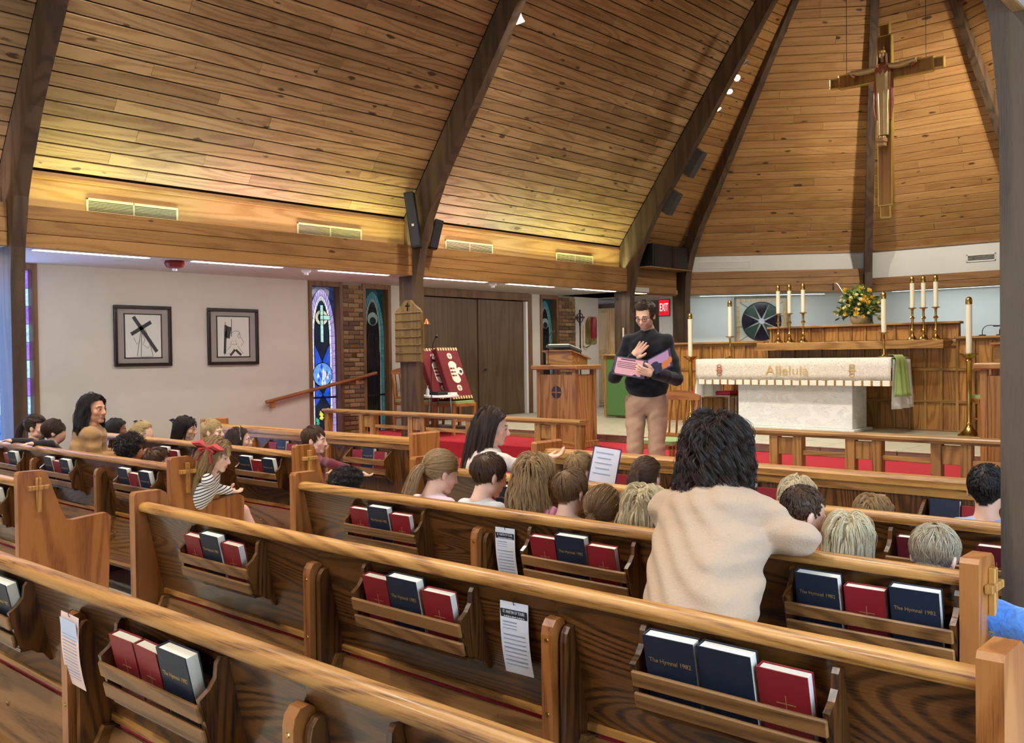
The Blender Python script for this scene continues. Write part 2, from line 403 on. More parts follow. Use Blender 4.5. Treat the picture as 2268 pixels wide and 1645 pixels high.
nrow = int((XC+9.5)*SL/PW)
for k in range(nrow):
    x0 = -9.5+k*PW/SL; x1 = x0+PW/SL
    for bi, (ya, yb) in enumerate([(-1.57, 3.35), (3.48, 8.41), (8.54, 13.38)]):
        if bi == 0: cuts = [ya, yb]
        elif k > 30: cuts = [ya, yb]
        else:
            cuts = [ya]; y = ya+rnd.uniform(0.7, 3.2)
            while y < yb-0.5: cuts.append(y); y += rnd.uniform(1.6, 3.6)
            cuts.append(yb)
            if len(cuts) > 4: cuts = cuts[:3]+cuts[-1:]
        for p, q in zip(cuts, cuts[1:]):
            plank(ceil_l, (x0, p, ceil_z(x0)), (x0, q, ceil_z(x0)), (x1, q, ceil_z(x1)), (x1, p, ceil_z(x1)), 0.03, PINE, inward=Vector((1.36, 0, -1)))
_q = [(mx(-9.62), ceil_z(-9.62)), (XC, ceil_z(XC)), (XC, ceil_z(XC)+0.12), (mx(-9.62), ceil_z(-9.62)+0.12)]
struct(G().prism(_q, 'y', -5.0, 13.6).obj('ceiling_right_slope', pine('y')))
# walls, soffit ------------------------------------------------------
def wall_seg(name, y0, y1, z0=0.0, z1=ZS):
    return struct(G().box((XW-0.1, (y0+y1)/2, (z0+z1)/2), (0.2, y1-y0, z1-z0)).obj(name, WALL))
wall_seg('wall_left', -5.0, 2.60); wall_seg('wall_left', 4.18, 7.80); wall_seg('wall_left', 9.30, 9.90)
wall_seg('wall_left', 12.56, 12.81); wall_seg('wall_left', 13.82, 14.56)
struct(G().box((-10.17, 4.75, ZS+0.05), (1.58, 19.6, 0.10)).obj('ceiling_soffit', SOFF))
struct(G().box((-10.95, 6.6, 1.3), (0.02, 6.0, 2.6)).obj('wall_left_outer', DARKGAP)).location.x = -0.35
struct(G().box((mx(-10.17), 4.75, ZS+0.05), (1.58, 19.6, 0.10)).obj('ceiling_soffit_right', SOFF))
wr = struct(G().box((mx(XW)+0.1, 9.3, 1.3), (0.2, 10.6, 2.66)).box((mx(XW)+0.1, -2.4, 1.3), (0.2, 5.2, 2.66))
            .box((mx(XW)+0.1, 2.1, 0.35), (0.2, 3.8, 0.7)).obj('wall_right', WALL))
struct(G().box((-5.1, -5.05, 0.6), (12.6, 0.1, 1.2)).box((-5.1, -5.05, 6.8), (12.6, 0.1, 5.6)).obj('wall_back', WALL))
# cove panels above the fascia
for ya, yb in [(-1.57, 3.35), (3.48, 8.41), (8.54, 13.38)]:
    s = struct(G().box((-9.51, (ya+yb)/2, 3.05), (0.02, yb-ya, 0.70)).obj('wall_cove', PLY))
    G().box((-9.492, (ya+yb)/2, 3.345), (0.016, yb-ya, 0.03)).obj('trim_strip', PLY, s)
def fascia(name, p, q, z0, n, h=0.1365, th=0.04):
    p, q = Vector((*p, 0)), Vector((*q, 0)); L = (q-p).length
    M = frame_from(q-p, Vector((0, 0, 1))); M.translation = (p+q)/2
    root = G().box((0, 0.02, z0+n*h/2), (L, 0.012, n*h-0.02)).obj(name, DARKGAP); root.matrix_world = M; struct(root)
    for k in range(n):
        G().box((0, 0, 0), (L, th, h-0.004), 0.004).obj('board', pinef('x'), root, loc=(0, 0, z0+h*(k+0.5)))
    return root
for k, (ya, yb) in enumerate([(-1.57, 3.35), (3.48, 8.41), (8.54, 13.38)]):
    fascia('trim_fascia', (-9.36, ya), (-9.36, yb), 2.625, 3)
    fascia('trim_fascia', (mx(-9.36), yb), (mx(-9.36), ya), 2.625, 3)
    struct(G().box((-9.43, (ya+yb)/2, 2.925), (0.13, yb-ya, 0.02)).obj('trim_trough', SOFF))
# sanctuary ---------------------------------------------------------
P3, P4, P5 = (-9.36, 13.51), (-9.22, 14.95), (-6.52, 16.92)
PLAN = [P3, P4, P5, (mx(P5[0]), P5[1]), (mx(P4[0]), P4[1]), (mx(P3[0]), P3[1])]
fascia('trim_fascia', (-9.36, 13.53), (-9.25, 14.80), 2.625, 3)
fascia('trim_fascia', (-9.12, 15.02), (-6.60, 16.86), 2.625, 3)
fascia('trim_fascia', (-6.44, 16.92), (-3.72, 16.92), 2.605, 2, h=0.125)
fascia('trim_fascia', (-3.56, 16.86), (-1.04, 15.02), 2.625, 3)
def outset(p, q, d):
    n = Vector((-(q[1]-p[1]), q[0]-p[0])).normalized()
    return (p[0]+n.x*d, p[1]+n.y*d), (q[0]+n.x*d, q[1]+n.y*d)
def miter(i, d):
    ns = []
    for a, b in ((i-1, i), (i, i+1)):
        if a >= 0 and b < len(PLAN):
            p, q = PLAN[a], PLAN[b]; ns.append(Vector((-(q[1]-p[1]), q[0]-p[0])).normalized())
    n = (ns[0]+ns[-1]).normalized(); d = d/max(.3, n.dot(ns[0])); return (PLAN[i][0]+n.x*d, PLAN[i][1]+n.y*d)
MIT = [miter(i, 0.12) for i in range(6)]
faces = [(PLAN[i], PLAN[i+1]) for i in range(5)]
for fi, (p, q) in enumerate(faces):
    a, b = MIT[fi], MIT[fi+1]; z0 = 3.36
    apx = APEX+Vector((0, 0, 0.2))
    n_in = Vector((XC, 13.7, 3)) - Vector(((a[0]+b[0])/2, (a[1]+b[1])/2, 3.3))
    # backing
    A, B = Vector((*a, z0)), Vector((*b, z0)); nn = (B-A).cross(apx-A).normalized()
    if nn.dot(n_in) < 0: nn = -nn
    back = struct(G().add([tuple(A-nn*0.035), tuple(B-nn*0.035), tuple(apx-nn*0.035)], [(0, 1, 2)]).obj('ceiling_sanctuary', DARKGAP if fi < 3 else pine('x')))
    if fi < 4:
        H = apx.z-z0; L = ((apx-(A+B)/2).length); nr = int(L/PW)
        for k in range(nr-1):
            t0, t1 = k/nr, (k+1)/nr
            c0, c1 = A.lerp(apx, t0), B.lerp(apx, t0); d0, d1 = A.lerp(apx, t1), B.lerp(apx, t1)
            if fi in (1, 2) and k < 40 and rnd.random() < 0.55 and (c1-c0).length > 1.2:
                t = rnd.uniform(0.25, 0.75); m0 = c0.lerp(c1, t); u = (c1-c0).normalized()
                # keep the butt joint square to the board
                s = (m0-d0).dot(u); m1 = d0+u*s
                plank(back, c0, m0, m1, d0, 0.03, pinea('x'), gap=0.003, inward=n_in); plank(back, m0, c1, d1, m1, 0.03, pinea('x'), gap=0.003, inward=n_in)
            else:
                plank(back, c0, c1, d1, d0, 0.03, pinea('x'), gap=0.003, inward=n_in)
    # white band between fascia and planks
    if fi < 5:
        band = G().add([(*a, 2.6), (*b, 2.6), (*b, z0+0.02), (*a, z0+0.02)], [(0, 1, 2, 3)]).obj('wall_band', WALLW if fi in (1, 2, 3) else PLY); struct(band)
        M = frame_from(B-A, Vector((0, 0, 1))); M.translation = (A+B)/2; M.translation.z = z0
        tr = G().box((0, -0.012, 0.0), ((B-A).length-0.05, 0.03, 0.04)).obj('trim_strip', pinef('x'), band); tr.matrix_local = M
# ribs
def rib(foot, label):
    f = Vector((*foot, 0)); d = Vector((APEX.x, APEX.y, 0))-f; S = d.length; d.normalize()
    base = [(0, 0), (0, 2.5), (0.03, 2.95), (0.16, 3.35), (0.3, 3.62), (0.42, 3.84), (0.7, 4.22), (1.03, 4.72), (1.43, 5.33), (2.1, 6.35), (2.6, 7.1)]
    k = S/4.2
    prof = [(s*k, z) for s, z in base]+[(S, 9.0), (S, 9.4), (-0.16, 3.36), (-0.34, 3.30), (-0.34, 0)]
    M = Matrix((d, Vector((0, 0, 1)).cross(d), Vector((0, 0, 1)))).transposed().to_4x4(); M.translation = f
    o = G().prism(prof, 'y', -TH/2, TH/2).obj('sanctuary_rib', ARCH); o.matrix_world = M
    tag(o, label, 'rib', 'sanctuary ribs'); o['kind'] = 'structure'
rib((-9.10, 14.95), 'dark curved rib at the left side of the sanctuary')
rib((-6.45, 16.74), 'dark rib behind the hanging cross')
rib((mx(-6.45), 16.74), 'dark rib right of the hanging cross')
rib((mx(-9.10), 14.95), 'dark rib at the far right of the sanctuary')
# outer sanctuary wall and soffit
OUT = [(-9.95, 16.0), (-7.15, 18.15), (mx(-7.15), 18.15), (mx(-9.95), 16.0)]
for p, q in zip(OUT, OUT[1:]):
    a, b = outset(p, q, 0.1)
    struct(G().prism([p, q, b, a], 'z', 0.3, ZS+0.02).obj('wall_sanctuary', WALLW))
IN = [(-9.30, 14.95), (-6.55, 16.98), (mx(-6.55), 16.98), (mx(-9.30), 14.95)]
for i in range(3):
    struct(G().prism([IN[i], IN[i+1], OUT[i+1], OUT[i]], 'z', ZS, ZS+0.08).obj('ceiling_soffit', WALLW))
struct(G().prism([(-10.95, 13.4), (-9.3, 13.4), (-9.3, 14.95), (-9.95, 16.0), (-13.0, 16.5), (-13.0, 13.4)], 'z', ZS, ZS+0.08).obj('ceiling_soffit', SOFF))
# white pier with the exit sign, dark side room
struct(G().box((-9.77, 15.32, 1.55), (0.30, 0.12, 2.16)).obj('wall_pier', WALLW))
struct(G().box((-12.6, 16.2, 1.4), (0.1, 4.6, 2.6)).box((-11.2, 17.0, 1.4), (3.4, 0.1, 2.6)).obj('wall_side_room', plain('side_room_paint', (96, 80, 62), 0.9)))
# brick piers ---------------------------------------------------------
BRICKS = [plain('brick_%d' % i, c, 0.85, noise=0.25, nscale=40, bump=0.3) for i, c in enumerate([(112, 80, 54), (132, 98, 66), (92, 66, 48), (146, 114, 80)])]
MORT = plain('mortar', (150, 138, 116), 0.9)
BM = [G().box((0, 0, 0), (0.04, 0.188, 0.056), 0.004).mesh('brick', m) for m in BRICKS]
BH = [G().box((0, 0, 0), (0.04, 0.09, 0.056), 0.004).mesh('brick_half', m) for m in BRICKS]
def brick_pier(y0, y1):
    r = struct(G().box((XW-0.1, (y0+y1)/2, ZS/2), (0.19, y1-y0, ZS)).obj('wall_brick', MORT))
    rn = random.Random(int(y0*10)); k = 0; z = 0.36
    while z < ZS-0.04:
        y = y0+0.004-(0.098 if k % 2 else 0)
        while y < y1-0.03:
            a = max(y, y0+0.004); b = min(y+0.188, y1-0.004)
            if b-a > 0.12: o = inst(rn.choice(BM), 'brick', r, (XW+0.004, (a+b)/2, z+0.028)); o.scale.y = (b-a)/0.188
            elif b-a > 0.03: o = inst(rn.choice(BH), 'brick', r, (XW+0.004, (a+b)/2, z+0.028)); o.scale.y = (b-a)/0.09
            y += 0.198
        z += 0.066; k += 1
    return r
brick_pier(8.39, 8.76); brick_pier(13.32, 13.82)
# stained glass --------------------------------------------------------
def glass(name, rgb, s=1.0):
    key = 'glass_'+name
    if key in MATS: return MATS[key]
    m, nt, b = new_mat(key); c = lin(rgb)
    tc = N(nt, 'ShaderNodeTexCoord'); nz = N(nt, 'ShaderNodeTexNoise', i_Scale=14.0, i_Detail=3.0, i_Distortion=1.5)
    nt.links.new(tc.outputs['Object'], nz.inputs['Vector'])
    r = ramp(nt, [(0.3, tuple(x*0.6 for x in c[:3])+(1,)), (0.7, tuple(min(1, x*1.25+0.01) for x in c[:3])+(1,))])
    nt.links.new(nz.outputs['Fac'], r.inputs['Fac']); nt.links.new(r.outputs['Color'], b.inputs['Emission Color'])
    b.inputs['Base Color'].default_value = tuple(x*0.3 for x in c[:3])+(1,)
    b.inputs['Emission Strength'].default_value = s; b.inputs['Roughness'].default_value = 0.15; m.cycles.emission_sampling = 'NONE'
    MATS[key] = m; return m
LEAD = plain('lead_came', (22, 22, 26), 0.6)
class Glazing:
    """a leaded light in the plane x = X; coordinates u (along y) and v (up)"""
    def __init__(s, root, X, y0, z0): s.r = root; s.X = X; s.y0 = y0; s.z0 = z0; s.lead = G(); s.layer = 0
    def pane(s, pts, mat, d=0.0, lead=True, lw=0.005):
        x = s.X+d
        poly = [(s.y0+u, s.z0+v) for u, v in pts]
        G().prism(poly, 'x', x-0.003, x+0.003).obj('pane', mat, s.r)
        if lead: s.lead.tube([(x+0.004, p[0], p[1]) for p in poly+poly[:1]], lw, 5, False)
    def line(s, pts, d=0.0, lw=0.005): s.lead.tube([(s.X+d+0.004, s.y0+u, s.z0+v) for u, v in pts], lw, 5, False)
    def done(s): s.lead.obj('lead_came', LEAD, s.r)
def window(n, y0, y1, zb=0.30, zt=ZS, jamb=0.055):
    r = struct(G().box((XW-0.06, y0+jamb/2, (zb+zt)/2), (0.16, jamb, zt-zb)).box((XW-0.06, y1-jamb/2, (zb+zt)/2), (0.16, jamb, zt-zb))
               .box((XW-0.06, (y0+y1)/2, zt-0.035), (0.155, y1-y0-2*jamb, 0.07)).box((XW-0.06, (y0+y1)/2, zb+0.03), (0.155, y1-y0-2*jamb, 0.06)).obj('window_%d' % n, CASE))
    struct(G().box((XW-0.1, (y0+y1)/2, zb/2), (0.2, y1-y0, zb)).obj('wall_left', WALL)) if zb > 0 else None
    return r
def arcpts(w, h0, h1, n=8, inset=0.0):
    """pointed arch outline from springing height h0 to apex h1 over width w, as left half then right half"""
    L = [(inset+(w/2-inset)*(1-math.cos(math.pi/2*i/n))**0.9, h0+(h1-inset*1.6-h0)*math.sin(math.pi/2*i/n)**1.0) for i in range(n+1)]
    return L
def blue_lancet(r, y0, w, z0, h, lit=1.0, dark=False):
    g = Glazing(r, XW-0.10, y0, z0)
    if not dark:
        sky = glass('slate_blue', (44, 62, 112), 0.5*lit); lav = glass('lavender', (176, 158, 226), 0.95*lit); wh = glass('milk', (222, 226, 250), 1.0*lit)
        dk = glass('deep_teal', (14, 34, 62), 0.6*lit); bl = glass('cobalt', (30, 84, 216), 0.9*lit); lb = glass('sky', (104, 160, 240), 0.95*lit)
        ye = glass('yellow', (236, 224, 90), 1.0*lit); gr = glass('emerald', (64, 190, 146), 0.9*lit); rd = glass('ruby', (150, 16, 36), 0.8*lit); mint = glass('mint', (176, 232, 214), 1.0*lit)
    else:
        sky = glass('d_teal', (26, 66, 70), 0.35*lit); lav = glass('d_cyan', (64, 140, 150), 0.45*lit); wh = glass('d_pale', (150, 170, 160), 0.4*lit)
        dk = glass('d_black', (12, 12, 14), 0.3); bl = dk; lb = glass('d_grey', (40, 42, 48), 0.3); ye = glass('d_bone', (140, 136, 112), 0.35); gr = lb; rd = dk; mint = wh
    hs, ht = h*0.68, h*0.985
    g.pane([(0, 0), (w, 0), (w, h), (0, h)], sky, -0.008)
    for t in (0.2, 0.45, 0.7, 0.88):
        g.line([(0, hs+(h-hs)*t), (w*0.3, hs+(h-hs)*(t+0.1))], -0.006, 0.003); g.line([(w, hs+(h-hs)*t), (w*0.7, hs+(h-hs)*(t+0.1))], -0.006, 0.003)
    out = arcpts(w, hs, ht, 10); inn = arcpts(w, hs, ht, 10, w*0.13); inn2 = arcpts(w, hs, ht, 10, w*0.22)
    # border panes, both sides
    def side(A, B, mat, nlow, mir):
        a = [(A[0][0], hs*i/nlow) for i in range(nlow)]+A; b = [(B[0][0], hs*i/nlow) for i in range(nlow)]+B
        if mir: a = [(w-u, v) for u, v in a]; b = [(w-u, v) for u, v in b]
        for i in range(len(a)-1): g.pane([a[i], a[i+1], b[i+1], b[i]], mat, 0, True, 0.003)
    for mir in (0, 1): side(out, inn, lav, 14, mir); side(inn, inn2, wh, 6, mir)
    c = w/2; iw = w*0.56
    L = [(w-u, v) for u, v in inn2][::-1]
    g.pane([(inn2[0][0], 0)]+inn2+L+[(w-inn2[0][0], 0)], dk, -0.004)
    if dark:
        # standing robed figure suggested in grey glass
        g.pane(circ(c, h*0.80, w*0.24, 12), mint, 0.003); g.pane(circ(c, h*0.785, w*0.13, 12), lb, 0.006)
        g.pane([(c-w*0.26, h*0.18), (c-w*0.30, h*0.55), (c-w*0.16, h*0.73), (c+w*0.16, h*0.73), (c+w*0.30, h*0.55), (c+w*0.26, h*0.18)], dk, 0.003)
        for k in range(5): g.line([(c-w*0.2+w*0.1*k, h*0.2), (c-w*0.12+w*0.07*k, h*0.5), (c-w*0.06+w*0.03*k, h*0.7)], 0.006, 0.004)
        for k in range(7): g.pane([(c-w*0.22+w*0.07*k, h*0.25+0.03*(k % 2)), (c-w*0.19+w*0.07*k, h*0.6), (c-w*0.205+w*0.07*k, h*0.6)], lb, 0.005, False)
    else:
        v = h*0.80
        g.pane(circ(c, v, w*0.24, 14), glass('ivory', (210, 206, 176), 0.95*lit), 0.003); g.pane(circ(c, v, w*0.14, 12), dk, 0.005, False)
        g.pane([(c-w*.06, h*.64), (c+w*.06, h*.64), (c+w*.06, h*.88), (c-w*.06, h*.88)], mint, 0.008); g.pane([(c-w*.06, v-w*.07), (c+w*.3, v-w*.07), (c+w*.3, v+w*.07), (c-w*.06, v+w*.07)], mint, 0.009)
        for s in (-1, 1):
            g.pane([(c+s*iw/2, h*.63), (c+s*iw/2, h*.48), (c, h*.515)], bl, 0.004); g.pane([(c+s*iw/2, h*.38), (c+s*iw/2, h*.22), (c, h*.30)], bl, 0.004)
            g.pane([(c+s*iw/2, h*.1), (c+s*iw/2, 0), (c+s*.01, 0)], bl, 0.004)
        g.pane(circ(c, h*.43, w*0.36, 18), lb, 0.008, True, 0.006)
        rr = random.Random(5)
        for k in range(16):
            a = rr.uniform(0, 6.28); q = rr.uniform(0.05, .27)*w; u0, v0 = c+q*math.cos(a), h*.43+q*math.sin(a)
            g.pane([(u0, v0+0.05), (u0+0.022, v0), (u0+.004, v0-0.045), (u0-0.018, v0-.01)], wh if k % 3 else bl, 0.012, False)
        def leaf(u, v, s, m, a=0):
            pts = [(0, 0), (.35, .3), (.2, .45), (.4, .7), (.0, 1.3), (-.3, .8), (-.15, .6), (-.4, .35)]
            g.pane([(u+s*(x*math.cos(a)-y*math.sin(a)), v+s*(x*math.sin(a)+y*math.cos(a))) for x, y in pts], m, 0.008)
        leaf(c-.02, h*.13, .12, ye, .2); leaf(c+.06, h*.14, .13, ye, -.15); leaf(c-.08, h*.10, .10, gr, .35); leaf(c+.07, h*.09, .09, gr, -.3); leaf(c-.06, h*.04, .10, ye, .1); leaf(c-.03, h*.015, .08, gr, 0)
        for k in range(6): g.pane(circ(c+.05+.035*math.cos(k*1.05), h*.045+.04*math.sin(k*1.05), .027, 8), rd, 0.01, True, 0.003)
    g.pane([(0, h*.275), (w, h*.275), (w, h*.287), (0, h*.287)], LEAD, 0.014, False)
    g.done()
w1 = window(1, 7.80, 8.39); blue_lancet(w1, 7.86, 0.47, 0.36, 2.20)
w2 = window(2, 8.76, 9.30); blue_lancet(w2, 8.81, 0.44, 0.36, 2.20, 0.7, True)
w3 = window(3, 12.81, 13.32); blue_lancet(w3, 12.86, 0.41, 0.36, 2.20, 0.35, True)
w0 = window(4, 3.50, 4.18)
g = Glazing(w0, XW-0.10, 3.55, 0.36)
_cl = [glass('w_blue', (70, 120, 230), 1.5), glass('w_teal', (70, 180, 200), 1.5), glass('w_violet', (140, 110, 220), 1.4), glass('w_sky', (150, 190, 250), 1.6)]
for i in range(4):
    for j in range(11): g.pane([(.145*i, .2*j), (.145*(i+1), .2*j), (.145*(i+1), .2*(j+1)), (.145*i, .2*(j+1))], _cl[(i*2+j*j+(i*j) % 3) % 4], 0, True, 0.004)
g.done()
w5 = window(5, 2.60, 3.27)
g = Glazing(w5, XW-0.10, 2.65, 0.36)
for i in range(4):
    for j in range(11): g.pane([(.143*i, .2*j), (.143*(i+1), .2*j), (.143*(i+1), .2*(j+1)), (.143*i, .2*(j+1))], _cl[(i*3+j+(i*j) % 4) % 4], 0, True, 0.004)
g.done(); brick_pier(3.27, 3.50)
strip_light('stained_window_glow', (XW+0.02, 2.93, 1.5), 2.0, 0.5, (0, 0, 1), (1, 0.25, 0), 34, (0.22, 0.42, 1.0)); strip_light('stained_window_glow', (XW+0.02, 3.84, 1.5), 2.0, 0.5, (0, 0, 1), (1, 0, -0.2), 14, (0.35, 0.45, 1.0))
# folding doors ---------------------------------------------------------
d1 = struct(G().box((XW-0.02, 9.93, 1.31), (0.12, 0.08, 2.62)).box((XW-0.02, 12.50, 1.31), (0.12, 0.10, 2.62)).box((XW-0.02, 11.21, 2.565), (0.115, 2.47, 0.12)).obj('door_1', CASE))
for k in range(4):
    lf = G().box((XW-0.03-0.02*(k % 2), 10.29+0.623*k, 1.27), (0.04, 0.615, 2.44), 0.004).obj('door_leaf', DOORW, d1)
    if k == 2: G().lathe([(0.008, 0), (0.008, .02), (0.022, .03), (0.022, .045), (0.0, .05)], 10).at(Matrix.Identity(4)).obj('knob', BLACK, lf).matrix_local = Matrix.Translation((XW+0.0, 11.35, 1.31)) @ Matrix.Rotation(math.pi/2, 4, 'Y')
G().box((XW-0.01, 12.42, 1.27), (0.08, 0.05, 2.44)).obj('door_stop', WHITEM, d1)
struct(G().box((XW-0.2, 11.2, 1.3), (0.02, 2.8, 2.6)).obj('wall_left_outer', DARKGAP))
# light slots in the soffit, LED strips in the trough --------------------
SLOT = emit('slot_light', (255, 252, 244), 9.0)
for i, (a, b) in enumerate([(3.62, 4.78), (5.28, 6.43), (6.98, 8.07), (8.72, 9.95), (10.42, 11.50), (12.04, 13.16), (13.62, 14.36), (-1.2, 0.0), (0.6, 1.8), (2.2, 3.2)]):
    t = thing('soffit_light', '', 'light', (-9.46, (a+b)/2, ZS), 0, 'soffit slot lights')
    t['label'] = ['first slot light in the soffit right of the left arch', 'slot light above the first framed drawing', 'slot light beside the blue stained window',
                  'slot light just past the hymn-board arch', 'slot light above the middle of the folding doors', 'slot light before the sanctuary arch', 'short slot light over the man\'s head by the exit sign'][i] if i < 7 else 'slot light outside the picture, number %s behind the left arch' % ['three', 'two', 'one'][i-7]
    G().box((0, 0, -0.006), (0.075, b-a, 0.012), 0.003).obj('diffuser', SLOT, t); G().box((0, 0, -0.004), (0.095, b-a+0.02, 0.008)).obj('housing', WHITEM, t)
    strip_light('soffit_light_beam', (-9.48, (a+b)/2, ZS-0.03), b-a, 0.07, (0, 1, 0), (-0.35, 0, -1), 8, (1.0, 0.96, 0.92))
LEDC = {'y': (0.95, 1.0, 0.46), 'p': (1.0, 0.82, 0.86), 'm': (0.74, 1.0, 0.84), 'l': (0.92, 0.78, 0.95)}
for i, (a, b, c, pw) in enumerate([(3.6, 4.5, 'y', 24), (4.55, 5.4, 'm', 16), (5.45, 7.0, 'p', 30), (7.05, 8.3, 'y', 26), (8.65, 9.9, 'p', 26), (9.95, 10.9, 'm', 18), (10.95, 12.1, 'y', 24), (12.15, 13.3, 'y', 24),
                                   (-1.4, 0.8, 'p', 34), (0.9, 3.2, 'p', 34)]):
    o = G().box((-9.43, (a+b)/2, 2.947), (0.05, b-a, 0.02), 0.004).obj('cove_light', emit('led_'+c, tuple(int(255*k**0.5) for k in LEDC[c]), 2.0))
    tag(o, {'y': 'yellow', 'm': 'mint green', 'p': 'peach', 'l': 'lilac'}[c]+' LED strip lying in the cove trough, piece %s from the left' % ['one', 'two', 'three', 'four', 'five', 'six', 'seven', 'eight', 'nine', 'ten'][i], 'light', 'cove LED strips')
    strip_light('cove_light_beam', (-9.41, (a+b)/2, 2.968), b-a, 0.05, (0, 1, 0), (1.0, 0, 0.62), pw*1.15, LEDC[c])
# sanctuary cove lights: cool wash on the wall below, warm on the band above
for (p, q) in [((-9.3, 15.25), (-7.0, 16.95)), ((-6.4, 17.2), (-3.8, 17.2))]:
    cx, cy = (p[0]+q[0])/2, (p[1]+q[1])/2; L = math.dist(p, q); an = math.atan2(q[1]-p[1], q[0]-p[0])
    t = tag(G().box((0, 0, 0), (L*0.8, 0.06, 0.014), 0.003).obj('soffit_light', emit('slot_cool', (220, 240, 255), 5.0)), 'cool slot light above the %s sanctuary wall' % ('diagonal' if cx < -7 else 'back'), 'light', 'sanctuary slot lights')
    t.location = (cx-0.1, cy+0.1, ZS-0.008); t.rotation_euler = (0, 0, an)
    strip_light('sanctuary_wash', (cx-0.1, cy+0.12, ZS-0.03), L*0.8, 0.06, (math.cos(an), math.sin(an), 0), (-0.4*math.sin(an), 0.4*math.cos(an), -1), 13, (0.80, 0.93, 1.0))
# grilles ---------------------------------------------------------------
def grille(M, w, h, label, mat=GRILLE, split=2, n=9):
    t = thing('air_grille', label, 'grille', group='wall air grilles'); t.matrix_world = M
    fr = G()
    for a, b in (((0, 0, h/2-0.01), (w, 0.012, 0.02)), ((0, 0, -h/2+0.01), (w, 0.012, 0.02)), ((-w/2+0.01, 0, 0), (0.02, 0.012, h)), ((w/2-0.01, 0, 0), (0.02, 0.012, h))): fr.box(a, b, 0.002)
    for k in range(1, split): fr.box((-w/2+w*k/split, 0, 0), (0.012, 0.012, h))
    fr.obj('frame', mat, t)
    G().box((0, 0.012, 0), (w-0.02, 0.006, h-0.02)).obj('backing', plain('grille_dark', (30, 26, 20), 0.9), t)
    sl = G().box((0, 0, 0), (w-0.04, 0.012, 0.005)).mesh('slat', mat)
    for k in range(n): inst(sl, 'slat', t, (0, 0, -h/2+0.025+(h-0.05)*k/(n-1)))
RY = Matrix.Rotation(math.pi/2, 4, 'Z')
for (y0, y1), lb in zip([(4.15, 5.14), (6.68, 7.67), (9.16, 10.14), (11.62, 12.6)], ['long yellow-lit grille above the first framed drawing', 'grille just left of the tall column speaker', 'grille right of the hymn-board arch, over the folding doors', 'grille nearest the sanctuary arch above the lectern']):
    grille(Matrix.Translation((-9.487, (y0+y1)/2, 3.105)) @ RY, y1-y0, 0.17, lb)
a, b = outset(P4, P5, 0.12); A, B = Vector((*a, 3.17)), Vector((*b, 3.17))
M = frame_from(B-A, Vector((0, 0, 1))); M.translation = A.lerp(B, 0.24); grille(M, 0.94, 0.13, 'pale grille on the white band left of the hanging cross', WHITEM, 3, 5)
grille(Matrix.Translation((-4.66, 17.03, 3.09)), 0.46, 0.13, 'small dark grille on the white band right of the hanging cross', WHITEM, 1, 5)
# ------------------------------------------------------------------ pews
def sm(a, b, t): return a+(b-a)*t
RAILP = [(-0.030, 0.818), (-0.036, 0.826), (-0.037, 0.840), (-0.031, 0.852), (-0.016, 0.860), (0.010, 0.860), (0.026, 0.853), (0.034, 0.840), (0.034, 0.822), (0.02, 0.815)]
ENDP = [(-0.055, 0.0), (-0.055, 0.895), (-0.045, 0.91), (0.08, 0.91), (0.105, 0.895), (0.115, 0.87), (0.19, 0.65), (0.215, 0.605), (0.25, 0.597), (0.42, 0.612), (0.455, 0.612), (0.475, 0.595), (0.478, 0.56), (0.455, 0.12), (0.445, 0.0)]
RED_CUSH = plain('kneeler_red', (200, 52, 70), 0.8)
def panel_y(z): return 0.085-(z-0.42)*0.215      # rear face of the leaning back panel
FINP = [(-0.045, 0.0), (-0.045, 0.715), (-0.04, 0.74), (-0.025, 0.758), (0.0, 0.762), (0.018, 0.75), (0.028, 0.72), (0.09, 0.42), (0.12, 0.0)]
BRKP = [(panel_y(0.79)+0.002, 0.795), (panel_y(0.79)-0.02, 0.80), (panel_y(0.77)-0.035, 0.785), (panel_y(0.74)-0.045, 0.75), (panel_y(0.71)-0.07, 0.725), (panel_y(0.70)-0.10, 0.705),
        (panel_y(0.58)-0.095, 0.585), (panel_y(0.56)-0.07, 0.575), (panel_y(0.55)-0.045, 0.555), (panel_y(0.53)-0.03, 0.55), (panel_y(0.51)-0.012, 0.52), (panel_y(0.51)+0.002, 0.52)]
M_BRK = G().prism(BRKP, 'x', -0.009, 0.009).mesh('bracket', oak('z'))
def slat_mesh(w):
    g = G(); M = Matrix.Rotation(math.atan(0.215), 4, 'X')
    return g.at(M).box((0, 0, 0), (w, 0.013, 0.046), 0.004).mesh('slat', oaks('x'))
M_SLAT = slat_mesh(0.545)
M_FIN = G().prism(FINP, 'x', -0.021, 0.021).mesh('support', oake('z'))
M_FIN2 = G().prism([(y+0.02 if z < 0.7 else y+0.022, z*0.975) for y, z in FINP], 'x', -0.012, 0.012).mesh('batten', oak('z'))
M_SCREW = G().lathe([(0.0, 0), (0.007, 0), (0.006, 0.003), (0, 0.004)], 8).mesh('screw', BRASS)
def rack(parent, x):
    r = bpy.data.objects.new('book_rack', M_BRK); link(r, parent); r.location = (x-0.27, 0, 0)
    inst(M_BRK, 'bracket', r, (0.54, 0, 0))
    for z in (0.668, 0.606): inst(M_SLAT, 'slat', r, (0.27, panel_y(z)-0.102, z))
    g = G().box((0.27, panel_y(0.566)-0.045, 0.570), (0.53, 0.09, 0.012)).obj('rack_floor', oak('x'), r)
    return r
def cross_mark(parent, x, y, z, sx):
    g = G().box((x+sx*0.010, y, z-0.03), (0.022, 0.030, 0.20), 0.003).box((x+sx*0.014, y, z+0.012), (0.026, 0.125, 0.026), 0.003)
    return g.obj('cross', oakr('z'), parent)
